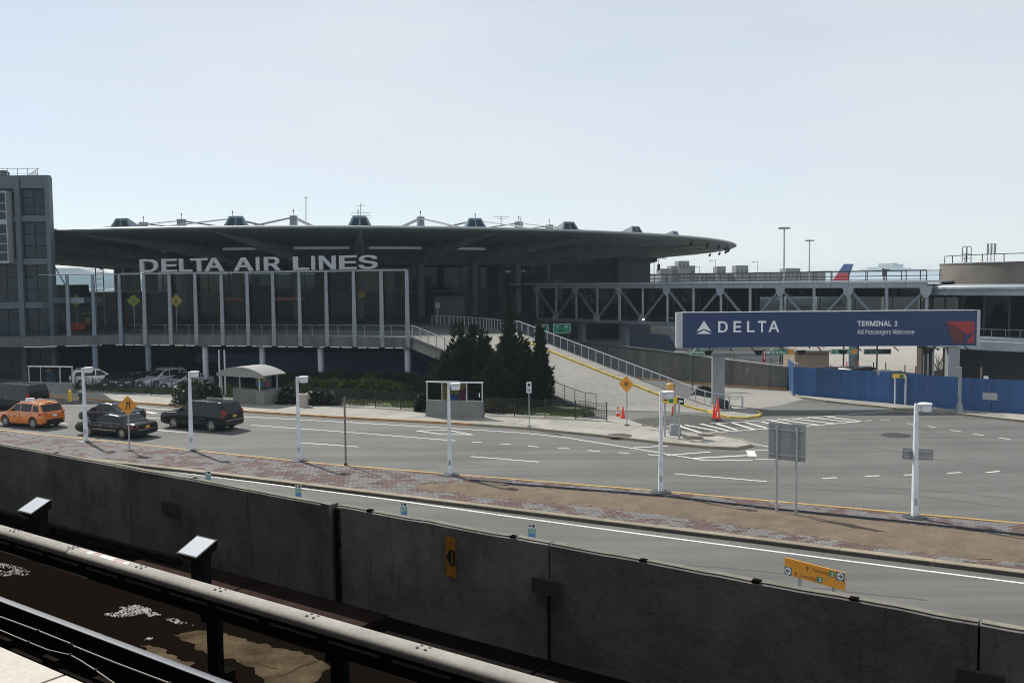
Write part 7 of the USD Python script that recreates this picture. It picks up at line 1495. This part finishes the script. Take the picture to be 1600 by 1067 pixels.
# iron fence with wavy rails
fps = [G(x, y, .12) for x, y in [(948, 658), (910, 655.5), (850, 652), (757, 648)]], [G(x, y, .12) for x, y in [(665, 642), (654, 641), (587, 637), (522, 634), (462, 630.5), (437, 629)]], [G(x, y, .12) for x, y in [(338, 622), (272, 619), (165, 613.5), (118, 610.5)]]
fl = ['short black iron fence with wavy rails and spirals at the pavement end by the ramp', 'black iron fence with wavy rails before the hedge, between shelter and display case', 'black iron fence before the parked cars, left of the arched shelter']
for run, lab, hF in zip(fps, fl, (1.25, 1.32, 1.25)):
    ls = LineString([tuple(p[:2]) for p in run]); t = thing('iron_fence', lab, 'fence', run[0]); n = int(round(ls.length / 2.4)); at = lambda s: np.array([*ls.interpolate(min(max(s, 0), ls.length)).coords[0], .12])
    for k in range(n + 1): p = at(ls.length * k / n); obj('post', MB().bar(p, p + [0, 0, hF + .04], .07), 'iron', t)
    for k in range(n):
        s0, s1 = ls.length * k / n, ls.length * (k + 1) / n; m = MB()
        for r_ in range(7):
            zz = .12 + (hF - .16) * r_ / 6; ss = np.linspace(s0, s1, 9)
            pts = [at(s) + [0, 0, zz + .055 * math.sin(s * 2.9 + r_ * .5)] for s in ss]
            for a, b in zip(pts[:-1], pts[1:]): m.bar(a, b, .028)
        for s in np.linspace(s0, s1, 13)[1:-1]: p = at(s); m.bar(p + [0, 0, .08], p + [0, 0, hF - .02 + .05 * math.sin(s * 2.9 + 3)], .022)
        pnl = obj('fence_panel', m, 'iron', t, kind='stuff')
        if lab.startswith('short') and k in (0, 1):
            c = at((s0 + s1) / 2 + (.3 if k == 0 else 0)) + [0, 0, hF * .52]; u = unit(at(s1) - at(s0)); pts = [c + u * (r * math.cos(th)) + np.array([0, 0, r * math.sin(th)]) for th, r in zip(np.linspace(0, 6 * PI, 46), np.linspace(.04, .46, 46))]
            sp = MB(); [sp.bar(a, b, .032) for a, b in zip(pts[:-1], pts[1:])]; obj('spiral', sp, 'iron', t)
def bin_(px, py, label, w=.72, h=.92, mt='bin_concrete'):
    c = G(px, py, .12); t = thing('litter_bin', label, 'bin', c); r = w / 2
    obj('body', MB().hexa([c + [dx * r * s0, dy * r * s0, z] for z, s0 in ((0, .95), (h, 1.0)) for dx, dy in ((-1, -1), (1, -1), (1, 1), (-1, 1))]), mt, t); obj('lid', MB().hexa([c + [dx * r * s0, dy * r * s0, z] for z, s0 in ((h + .01, 1.06), (h + .1, .95)) for dx, dy in ((-1, -1), (1, -1), (1, 1), (-1, 1))]), 'cream', t)
    obj('liner', MB().box(c + [0, 0, h + .12], (r * 1.2, r * 1.2, .04)), 'trim', t)
bin_(281.5, 622.5, 'grey concrete litter bin left of the second lamp post', .74, .95); bin_(322, 624.5, 'tan concrete litter bin right of the second lamp post', .78, .95); bin_(474.5, 635.5, 'tan concrete litter bin right of the third lamp post', .62, .92)
bin_(303, 623, 'small green box between the two concrete bins', .5, .8, 'sign_teal_dark') if 'sign_teal_dark' in M else (mat('sign_teal_dark', (.03, .1, .075), .5), bin_(303, 623, 'small green box between the two concrete bins', .5, .8, 'sign_teal_dark'))
c = G(110, 627.5, .12); t = thing('bollard', 'yellow bollard at the kerb near the green hydrant', 'bollard', c); obj('shaft', MB().lathe([(.13, 0), (.13, .85), (.11, .92), (.01, .95)], c, 14), 'sign_yellow', t); obj('foot', MB().lathe([(.2, 0), (.2, .03), (.13, .04)], c, 14), 'concrete', t)
c = G(126.5, 626.5, .12); t = thing('fire_hydrant', 'dark green hydrant with a pale cap beside the yellow bollard', 'hydrant', c); obj('barrel', MB().lathe([(.2, 0), (.2, .06), (.13, .08), (.13, .62), (.18, .64), (.18, .7)], c, 14), 'hydrant_green', t); obj('bonnet', MB().lathe([(.17, .7), (.14, .82), (.06, .88), (.05, .95), (.01, .96)], c, 14), 'galv', t)
for sg in (-1, 1): obj('outlet', MB().tube(c + [0, 0, .5], c + [sg * .22, -.02, .5], .07, 10), 'hydrant_green', t)
# ------------------------------------------------------------------ grass, hedges, dark conifers
gp = Polygon([tuple(p[:2]) for p in fps[2]] + [G2(*q) for q in ((112, 604), (165, 603), (240, 605), (300, 608), (345, 612), (440, 608), (640, 612), (690, 625), (800, 640), (905, 652))] + [tuple(p[:2]) for p in (fps[0][1:] + fps[1])]).buffer(0)
gp = Polygon([G2(*q) for q in ((118, 609.5), (118, 602.5), (240, 603), (330, 604), (440, 596), (560, 592), (690, 600), (800, 612), (868, 622), (930, 648), (905, 654.2), (850, 650.8), (757, 646.5), (665, 640.5), (587, 635.5), (462, 629), (345, 620.5), (272, 617.7), (165, 612.2))]).buffer(0)
struct('lawn', MB().prism(gp, -.01, .10), 'turf')
gv, gf = [], []
bx = gp.bounds; cnt = 0; gpp = prep(gp)
while cnt < 26000:
    x, y = rnd.uniform(bx[0], bx[2]), rnd.uniform(bx[1], bx[3])
    if not gpp.contains(Point(x, y)): continue
    if meshkit.noise(np.array([x * .5, y * .5, 0]), 4) < .22: continue
    a = rnd.random() * PI; w = .05 + rnd.random() * .05; h = .1 + rnd.random() * .16; dx, dy = math.cos(a) * w, math.sin(a) * w
    gv += [(x - dx, y - dy, .09), (x + dx, y + dy, .09), (x + rnd.uniform(-.08, .08), y + rnd.uniform(-.08, .08), .1 + h)]; gf.append([cnt * 3, cnt * 3 + 1, cnt * 3 + 2]); cnt += 1
obj('grass', MB().add(gv, gf), 'grass', None, kind='stuff', label='rough green grass growing behind the black iron fences', cat='grass')
def leaves(centres, dirs, size, spread, seed, aspect=1.8):
    """one small two-triangle leaf tuft per centre"""
    r = np.random.default_rng(seed); n = len(centres); d = dirs + r.normal(0, spread, (n, 3)); d /= np.linalg.norm(d, axis=1)[:, None] + 1e-9
    q = np.cross(d, r.normal(0, 1, (n, 3))); q /= np.linalg.norm(q, axis=1)[:, None] + 1e-9; s = size * (.6 + .8 * r.random(n))[:, None]
    v = np.stack([centres - q * s * .5, centres + d * s * aspect * .45 - q * s * .15 , centres + d * s * aspect, centres + q * s * .5], 1).reshape(-1, 3); i = np.arange(n)[:, None] * 4
    return v, np.vstack([np.hstack([i, i + 1, i + 2]), np.hstack([i, i + 2, i + 3])])
def shrub(name, label, c, rx, ry, h, n, mt, seed, size=.13, cat='shrub', group=None, flowers=0, core=None):
    r = np.random.default_rng(seed); t = thing(name, label, cat, c, group=group); c = np.asarray(c, float)
    d = r.normal(0, 1, (n, 3)); d[:, 2] = np.abs(d[:, 2]) * 1.1; d /= np.linalg.norm(d, axis=1)[:, None]
    lump = .78 + .42 * meshkit.fbm(d * 2.6 + seed * 1.7, 3, seed)
    rad = (lump * (.72 + .28 * r.random(n) ** .5))[:, None]
    p = c + d * rad * [rx, ry, h] ; p[:, 2] = np.maximum(p[:, 2], c[2] + .05)
    v, f = leaves(p, d * .8 + [0, 0, .35], size, .55, seed); obj('foliage', MB().add(v, f), mt, t, kind='stuff')
    m = MB()
    for k in range(7): a = k * .9; m.tube(c + [0, 0, -.05], c + [math.cos(a) * rx * .6, math.sin(a) * ry * .6, h * .6], .035, 4, .012)
    obj('stem', m, 'bark', t)
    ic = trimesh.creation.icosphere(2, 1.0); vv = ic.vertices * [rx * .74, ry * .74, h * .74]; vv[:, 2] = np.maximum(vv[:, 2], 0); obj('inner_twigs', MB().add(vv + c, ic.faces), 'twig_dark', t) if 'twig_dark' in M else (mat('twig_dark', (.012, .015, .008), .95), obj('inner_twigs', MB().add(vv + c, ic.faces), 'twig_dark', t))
    if flowers:
        k = r.integers(0, n, flowers); v, f = leaves(p[k] + d[k] * .12, d[k], .16, .9, seed + 5, 1.0); obj('blossom', MB().add(v, f), 'blossom', t, kind='stuff')
    return t
# rounded dark shrubs in two rows with lighter low ones in front
def put(px, py, back): g = G(px, py, 0.08); return g + [0, back, 0]
sn = 0
rear = [(446, 1.25), (470, 1.35), (492, 1.3), (516, 1.35), (540, 1.4), (563, 1.3), (585, 1.35), (607, 1.4), (628, 1.3), (649, 1.25)]
ords = ['first', 'second', 'third', 'fourth', 'fifth', 'sixth', 'seventh', 'eighth', 'ninth', 'tenth']
for k, (px, h) in enumerate(rear):
    g = A(px, 600, 81.8 - k * .5) * [1, 1, 0] + [0, 0, .05]; shrub('round_shrub', f'rounded dark shrub, {ords[k]} from the left in the rear hedge row', g, 1.3, 1.0, h * 1.42, 1500, 'leaf_dark' if k % 3 else 'leaf_shrub', 100 + k, .14, group='rear hedge row behind the iron fence')
front_ = [(470, 1.0), (490, 1.2), (520, 1.25), (548, 1.2), (575, 1.3), (600, 1.2), (625, 1.05), (645, .9)]
for k, (px, h) in enumerate(front_):
    g = A(px, 620, 77.4 - k * .5) * [1, 1, 0] + [0, 0, .05]; shrub('low_shrub', f'flat topped olive green shrub, {ords[k]} from the left in the front row', g, 1.5, 1.0, h * 1.25, 1500, 'leaf_light', 140 + k, .13, group='front shrub row behind the iron fence')
shrub('round_shrub', 'large round shrub standing alone right of the rear hedge row', A(661, 600, 73.5) * [1, 1, 0] + [0, 0, .05], 1.0, 1.0, 1.75, 1700, 'leaf_shrub', 171, .13)
shrub('spreading_shrub', 'low olive green shrub between the display case and the dark trees', A(775, 630, 67.2) * [1, 1, 0] + [0, 0, .05], 1.5, 1.0, .85, 1500, 'leaf_light', 172, .13)
for px, d, lab, s_ in ((300, 73.0, 'white flowering bush behind the second lamp post', (1.55, 1.1, 1.95)), (326, 73.5, 'smaller white flowering bush just left of the arched shelter', (1.1, 1.0, 1.75)), (450, 72.6, 'white flowering bush right of the arched shelter', (.8, .7, 1.35)), (495, 71.8, 'small white flowering bush before the hedge, right of the third lamp post', (.75, .6, 1.2)), (660, 67.6, 'white flowering bush left beside the display case', (.5, .5, 1.25)), (518, 71.6, 'low white flowering bush in the middle before the hedge', (.6, .5, 1.1))):
    shrub('flowering_bush', lab, A(px, 620, d) * [1, 1, 0] + [0, 0, .05], *s_, 1300, 'leaf_gloss', int(px), .12, 'bush', flowers=48)
def conifer(label, c, H, R, seed, n=9000, lean=0.0, tops=1, shape=1.0, size=.2):
    r = np.random.default_rng(seed); t = thing('conifer', label, 'tree', c); c = np.asarray(c, float)
    m = MB(); m.tube(c - [0, 0, .1], c + [0, 0, H * .5], .2, 7, .1); m.tube(c + [0, 0, H * .5], c + [0, 0, H * .85], .1, 6, .02)
    # upright leaders: each a ragged flame of scale-leaf sprays leaning outwards
    lead = [(np.zeros(3), H, R * .5 * shape, np.zeros(3))]; nl = int(9 + 7 * tops + R * 4)
    for k in range(nl):
        a = r.random() * 2 * PI; q = r.random() ** .6; rad = R * .95 * q; h = H * (1.0 - .60 * q ** 1.15) * r.uniform(.72, 1.0) * (1 if tops == 1 else r.uniform(.85, 1.12)); h = min(h, H * .97)
        o = np.array([math.cos(a), math.sin(a), 0]); lead.append((o * rad * .5, h, R * r.uniform(.28, .44), o * rad * .6))
    cs, ds = [], []
    for k, (b, h, rr, out) in enumerate(lead):
        nn = int(n * (h * rr) / sum(q[1] * q[2] for q in lead)); z = r.random(nn) ** .95
        ph = r.random() * 9; lump = .35 + 1.1 * meshkit.fbm(np.stack([z * h * 2.1, np.full(nn, ph), np.full(nn, k * 1.0)], 1), 3, seed)
        a = r.random(nn) * 2 * PI; lob = .55 + .9 * meshkit.fbm(np.stack([np.cos(a) * 1.3, np.sin(a) * 1.3, z * h * 1.4], 1) + k, 2, seed + 1)
        rad = rr * lump * lob * np.maximum(.0, 1 - z) ** .55 * np.minimum(1, .5 + z * 3) * (.35 + .65 * r.random(nn) ** .5)
        p = b + out * (z ** .7)[:, None] + np.stack([np.cos(a) * rad, np.sin(a) * rad, z * h], 1); cs.append(c + p); ds.append(np.stack([np.cos(a) * .55, np.sin(a) * .55, np.full(nn, 1.0)], 1) + out * .2)
        tip = c + b + out + [0, 0, h * .9]; m.tube(c + b * .3 + [0, 0, h * .12], lerp(c + b, tip, .6), .045, 4, .03); m.tube(lerp(c + b, tip, .6), tip, .03, 4, .008)
    obj('trunk', m, 'bark', t)
    cs, ds = np.vstack(cs), np.vstack(ds); cs[:, 2] = np.maximum(cs[:, 2], .1)
    k = r.permutation(len(cs))[:len(cs) // 9]; c2, d2 = cs[k], ds[k] + r.normal(0, .35, (len(k), 3)); d2 /= np.linalg.norm(d2, axis=1)[:, None]; ln = r.uniform(.18, .55, len(k))
    u = r.random((len(k), 10)); cs = (c2[:, None] + d2[:, None] * (u * ln[:, None])[..., None] + r.normal(0, .055, (len(k), 10, 3)) * (1.15 - u)[..., None]).reshape(-1, 3); ds = np.repeat(d2, 10, 0)
    v, f = leaves(cs, ds, size, .38, seed, 2.3); obj('crown', MB().add(v, f), 'leaf_dark', t, kind='stuff')
    return t
def shape_r(z, s): return (max(0.0, 1 - z) ** (.62 * s)) * (min(1, .55 + z * 3.2))
CF = [(717, 72.6, 509, 2.7, 3, 1.0, 'broad dark conifer, leftmost of the dark group behind the display case', 15000), (757, 72.0, 522, 2.0, 2, 1.0, 'middle dark conifer between the broad one and the tall pointed one', 9000), (741, 74.5, 512, 2.0, 2, 1.0, 'dark conifer half hidden at the back of the group', 8000),
      (797, 71.0, 490, 1.8, 2, .9, 'tallest pointed dark conifer in the group', 12000), (822, 70.0, 538, 1.25, 2, .9, 'short dark conifer between the tall pointed one and the narrow one', 8000), (844, 69.0, 514, 1.08, 1, .95, 'narrow dark conifer at the edge of the ramp', 9000), (775, 68.8, 552, 2.0, 2, .8, 'low bushy dark conifer in front of the tall pointed one', 9000), (700, 70.5, 560, 1.9, 2, .8, 'low bushy dark conifer at the left foot of the group', 8000)]
for k, (px, d, pt, R, tops, sh, lab, n) in enumerate(CF):
    c = A(px, 600, d) * [1, 1, 0] + [0, 0, .05]; H = A(px, pt, d)[2]; conifer(lab, c, H, R * .88, 31 + k, int(n * 1.5), 0.0, tops, sh, .13)
# shrubs behind the ramp railing
shrub('railing_shrub', 'low brownish shrub behind the ramp railing near its foot', G(1075, 620) + [1.4, .4, 0], .9, .6, .75, 700, 'leaf_shrub', 301, .12)
# ------------------------------------------------------------------ the airfield beyond: hangars, terminals, masts, tail fin, skyline
def block(name, label, px0, px1, pyt, d, depth, mt='far_building', cat='building', roof='far_roof', rows=0, cols=0, z0=0.0, extra=None):
    a, b = A(px0, 440, d), A(px1, 440, d); z1 = A((px0 + px1) / 2, pyt, d)[2]; w = b[0] - a[0]; t = thing(name, label, cat, ((a[0] + b[0]) / 2, d, 0)); cx_ = (a[0] + b[0]) / 2
    obj('wall', MB().box((cx_, d + depth / 2, (z0 + z1) / 2), (w, depth, z1 - z0)), mt, t); obj('roof', MB().box((cx_, d + depth / 2, z1 + .12), (w * 1.01, depth * 1.01, .25)), roof, t)
    for i in range(cols):
        for j in range(rows): obj('window', MB().quad(*[(a[0] + w * (i + uu) / cols, d - .05, z0 + (z1 - z0) * (j + vv) / rows) for uu, vv in ((.2, .3), (.8, .3), (.8, .75), (.2, .75))]), 'far_glass', t)
    return t, cx_, z1, w
t, cx_, z1, w = block('hangar', 'large hazy hangar with a sloping roof line at the far left', 60, 122, 419, 3600, 120, rows=1, cols=6)
x1 = A(122, 440, 3600)[0]; x2 = A(152, 440, 3600)[0]; x3 = A(172, 440, 3600)[0]; zb_ = A(150, 427, 3600)[2]; obj('sloping_wing', MB().hexa([(x1, 3600, 0), (x2, 3600, 0), (x2, 3750, 0), (x1, 3750, 0), (x1, 3600, z1), (x2 - 4, 3600, zb_), (x2 - 4, 3750, zb_), (x1, 3750, z1)]), 'far_building', t); obj('low_wing', MB().box(((x2 + x3) / 2 - 2, 3690, zb_ / 2), (x3 - x2 + 4, 150, zb_ - .3)), 'far_building', t)
block('hangar', 'low pale hazy building right of the big hangar', 162, 204, 438, 3000, 150, rows=2, cols=8)
for k, (px, py, d) in enumerate(((210, 416, 2000), (233, 421, 2300), (222, 432, 2200))):
    c = A(px, py, d); t = thing('far_mast', ['tall hazy lamp mast seen through the left end of the glass screen', 'hazy lamp mast seen under the letter D', 'short hazy lamp mast between two taller ones'][k], 'mast', c * [1, 1, 0]); obj('shaft', MB().tube(c * [1, 1, 0], c, .3, 6, .2), 'galv', t); obj('head', MB().lathe([(.1, -.4), (1.6, -.2), (1.6, .2), (.1, .4)], c, 10), 'galv', t)
rr_ = random.Random(5)
pl_lab = ['hazy parked airliner left of the low building', 'hazy parked airliner below the low building', 'hazy parked airliner seen under the letter D']
def airliner(name, label, c, L, heading, tail, s=1.0):
    t = thing(name, label, 'aeroplane', c, heading); R = L * .05; n = 16; g = np.arange(n) * 2 * PI / n; prof = [(-.5, .18, .55), (-.44, .55, .35), (-.3, .95, .08), (-.1, 1, 0), (.3, 1, 0), (.4, .9, -.06), (.47, .55, -.25), (.5, .08, -.4)]
    v = np.vstack([np.stack([np.full(n, u * L), np.cos(g) * R * r_, np.sin(g) * R * r_ + R * (1.9 + dz)], 1) for u, r_, dz in prof]); f = [[i * n + j, i * n + (j + 1) % n, (i + 1) * n + (j + 1) % n, (i + 1) * n + j] for i in range(len(prof) - 1) for j in range(n)]
    obj('fuselage', MB().add(v, f), 'plane_white', t, world=False, smooth=40)
    for sg in (-1, 1):
        obj('wing', MB().hexa([(L * .12, sg * R * .5, R * 1.4), (-L * .06, sg * R * .5, R * 1.4), (-L * .2, sg * L * .45, R * 2.1), (-L * .15, sg * L * .45, R * 2.1), (L * .12, sg * R * .5, R * 1.65), (-L * .06, sg * R * .5, R * 1.6), (-L * .2, sg * L * .45, R * 2.15), (-L * .15, sg * L * .45, R * 2.15)][::1]), 'plane_white', t, world=False)
        obj('engine', MB().tube((L * .07, sg * L * .16, R * .95), (-L * .03, sg * L * .16, R * .95), R * .55, 12), 'alu', t, world=False)
        obj('tailplane', MB().hexa([(-L * .42, sg * R * .3, R * 2.3), (-L * .49, sg * R * .3, R * 2.3), (-L * .52, sg * L * .16, R * 2.5), (-L * .49, sg * L * .16, R * 2.5), (-L * .42, sg * R * .3, R * 2.4), (-L * .49, sg * R * .3, R * 2.4), (-L * .52, sg * L * .16, R * 2.54), (-L * .49, sg * L * .16, R * 2.54)]), 'plane_white', t, world=False)
    H = L * .2; base = np.array([[-L * .36, 0, R * 2.7], [-L * .48, 0, R * 2.6]]); topp = np.array([[-L * .495, 0, R * 2.6 + H], [-L * .55, 0, R * 2.6 + H]])
    for (v0, v1, mt) in tail:
        q = [lerp(base[0], topp[0], v0), lerp(base[1], topp[1], v0), lerp(base[1], topp[1], v1), lerp(base[0], topp[0], v1)]; th = .25
        obj('tail_fin', MB().hexa([q[0] + [0, -th, 0], q[1] + [0, -th, 0], q[1] + [0, th, 0], q[0] + [0, th, 0], q[3] + [0, -th * .7, 0], q[2] + [0, -th * .7, 0], q[2] + [0, th * .7, 0], q[3] + [0, th * .7, 0]]), mt, t, world=False)
    for x, y in ((L * .38, 0), (-L * .04, R), (-L * .04, -R)): obj('landing_gear', MB().tube((x, y, R * 1.1), (x, y, 0), .35, 6), 'trim', t, world=False)
    return t
for k, (px, d, hd2) in enumerate(((140, 1500, .3), (183, 1350, 2.8), (228, 1450, .2))):
    airliner('airliner', pl_lab[k], A(px, 455, d) * [1, 1, 0], 34, hd2, [(0, 1, 'plane_blue')])
mat('fin_red', (.5, .02, .03), .5); L_ = 62; tt_ = A(1326, 412.5, 330); hd3 = math.radians(180); R3 = L_ * .05
airliner('airliner', 'airliner whose blue, red and white tail fin rises behind the bridge railing', (tt_[0] - L_ * .522, 330, tt_[2] - (R3 * 2.6 + L_ * .2)), L_, hd3, [(0, .34, 'plane_white'), (.34, .46, 'fin_red'), (.46, .52, 'plane_white'), (.52, .74, 'fin_red'), (.74, 1, 'plane_blue')])
for k, (px, py, d) in enumerate(((1225.5, 356, 300), (1265, 375.5, 400))):
    c = A(px, py, d); t = thing('apron_mast', ['tall floodlight mast, the nearer taller one right of the roof tip', 'shorter floodlight mast, the farther one right of the roof tip'][k], 'mast', c * [1, 1, 0]); obj('shaft', MB().tube(c * [1, 1, 0], c, .34, 8, .22), 'galv', t)
    obj('crown_ring', MB().lathe([(.2, -.3), (1.3, -.25), (1.35, .1), (.2, .25)], c, 14), 'galv', t)
    for q_ in range(8): a_ = q_ * PI / 4; p = c + [1.5 * math.cos(a_), 1.5 * math.sin(a_), -.15]; obj('floodlight', MB().box(p, (.75, .75, .5), a_), 'alu', t)
for k, (px, py, d, arms) in enumerate(((1029, 404, 240, 1), (1118, 407, 300, 0), (1184, 409, 320, 0), (1022, 411, 260, 0), (1093, 417, 330, 0))):
    c = A(px, py, d); t = thing('street_lamp', ['double armed lamp standard behind the bridge, left of the grey block', 'single lamp standard behind the bridge between two low blocks', 'single lamp standard right of the second low block', 'thin plain mast beside the double armed lamp', 'tiny lamp standard between the grey block and the low block'][k], 'lamp', c * [1, 1, 0]); obj('pole', MB().tube(c * [1, 1, 0], c, .14, 6, .09), 'galv', t); obj('arm', MB().tube(c - [1.5, 0, .1], c + [1.5 * arms + .1, 0, .1], .08, 5), 'galv', t); obj('lantern', MB().box(c - [1.5, 0, .15], (1.0, .4, .22)), 'alu', t)
    if arms: obj('lantern', MB().box(c + [1.5, 0, 0], (1.0, .4, .22)), 'alu', t); obj('cabinet', MB().box(c - [.0, .1, 2.2], (.7, .4, 1.6)), 'trim', t)
block('rear_concourse', 'low grey rear wing projecting from the terminal below the roof tip', 862, 968, 411.5, 158, 20, 'rear_grey', rows=0, cols=0, z0=8.4) if 'rear_grey' in M else (mat('rear_grey', (.085, .095, .105), .7, var=.1, vs=.5), block('rear_concourse', 'low grey rear wing projecting from the terminal below the roof tip', 862, 968, 411.5, 158, 20, 'rear_grey', rows=0, cols=0, z0=0.0))
block('rear_link', 'dark low wing filling the gap between the terminal and the truss bridge', 806, 880, 441, 157, 10, 'rear_grey')
a_, b_ = A(822, 440, 154), A(864, 440, 154); zl, zh = A(840, 441, 154)[2], A(840, 412, 154)[2]
t = thing('window_lattice', 'bright lattice window between the terminal and the rear wing', 'window', lerp(a_, b_, .5) * [1, 1, 0] + [0, 0, zl])
for q_ in np.linspace(0, 1, 8): obj('upright', MB().box((lerp(a_, b_, q_)[0], 154, (zl + zh) / 2), (.2, .15, zh - zl)), 'steel_dark', t)
for q_ in np.linspace(0, 1, 5): obj('crosspiece', MB().box(((a_[0] + b_[0]) / 2, 153.9, lerp(zl, zh, q_)), (b_[0] - a_[0], .12, .2)), 'steel_dark', t)
obj('header', MB().box(((a_[0] + b_[0]) / 2, 153.8, zh - .6), (b_[0] - a_[0], .3, 1.3)), 'steel_dark', t)
t, cx_, z1, w = block('rear_canopy', 'flat dark roofed wing at the end of the low grey rear wing', 966, 1016, 409, 150, 14, 'rear_grey', roof='steel_dark')
obj('roof_slab', MB().box((cx_ + .3, 156, z1 + .25), (w + 1.2, 15, .7)), 'steel_dark', t)
block('far_terminal', 'long low hazy terminal building behind the bridge railing', 1030, 1290, 427, 420, 40, rows=1, cols=30)
block('far_block', 'stepped grey block on the hazy terminal roof, tallest part', 1060, 1077, 408.5, 415, 10, rows=2, cols=3, z0=9); block('far_block', 'stepped grey block on the hazy terminal roof, wide lower part', 1049, 1086, 416, 418, 12, rows=1, cols=5, z0=9); block('far_block', 'low plant room on the hazy terminal roof near its left end', 1032, 1050, 420.5, 416, 12, z0=9)
block('far_block', 'small plant room on the hazy terminal roof with sloped look', 1120, 1134, 417, 415, 8, rows=1, cols=2, z0=9); block('far_block', 'second small plant room on the hazy terminal roof', 1150, 1169, 415.5, 415, 8, rows=1, cols=3, z0=9); block('far_block', 'last plant room on the hazy terminal roof beside the masts', 1228, 1250, 420, 418, 10, rows=1, cols=3, z0=9)
c = A(1382.5, 424, 200); t = thing('windsock_box', 'small dark tilted radar box on a pole behind the bridge railing', 'radar', c * [1, 1, 0]); obj('pole', MB().tube(c * [1, 1, 0], c, .1, 6), 'steel_dark', t); obj('box', MB().hexa([c + [-.45, -.3, -1.0], c + [.3, -.3, -1.0], c + [.3, .3, -1.0], c + [-.45, .3, -1.0], c + [-.5, -.3, .6], c + [.45, -.3, .45], c + [.45, .3, .45], c + [-.5, .3, .6]]), 'steel_dark', t); obj('arm', MB().bar(c + [.3, 0, .4], c + [1.1, 0, .3], .15), 'steel_dark', t)
sk = random.Random(17)
sky_lab = ['first from the left', 'second from the left', 'third from the left', 'fourth from the left', 'fifth from the left', 'sixth from the left', 'seventh from the left', 'eighth from the left', 'ninth from the left', 'tenth from the left']
for k, (px0, px1, pyt) in enumerate(((1280, 1300, 423), (1300, 1322, 424), (1340, 1360, 423), (1364, 1372, 420), (1376, 1392, 417), (1394, 1402, 411), (1402, 1411, 413), (1413, 1424, 419), (1428, 1446, 421), (1452, 1486, 424))):
    block('city_block', f'very faint hazy city block on the skyline, {sky_lab[k]}', px0, px1, pyt, 12800, 500, 'far_building', rows=0, cols=0)

# ------------------------------------------------------------------ the hazy air
HAZE, HAZE_G = 0.00024, 0.0
M['haze'] = usdkit.material(stage, '/World/Looks/haze', {'v': ('principled_volume', {'color': (0.72, 0.88, 1.0), 'density': HAZE, 'anisotropy': HAZE_G})}, volume='v.volume')
obj('haze', MB().box((0, 6970, 22), (17900, 14000, 48)), 'haze', None, kind='stuff', label='thin pale haze over the whole airport', cat='haze')
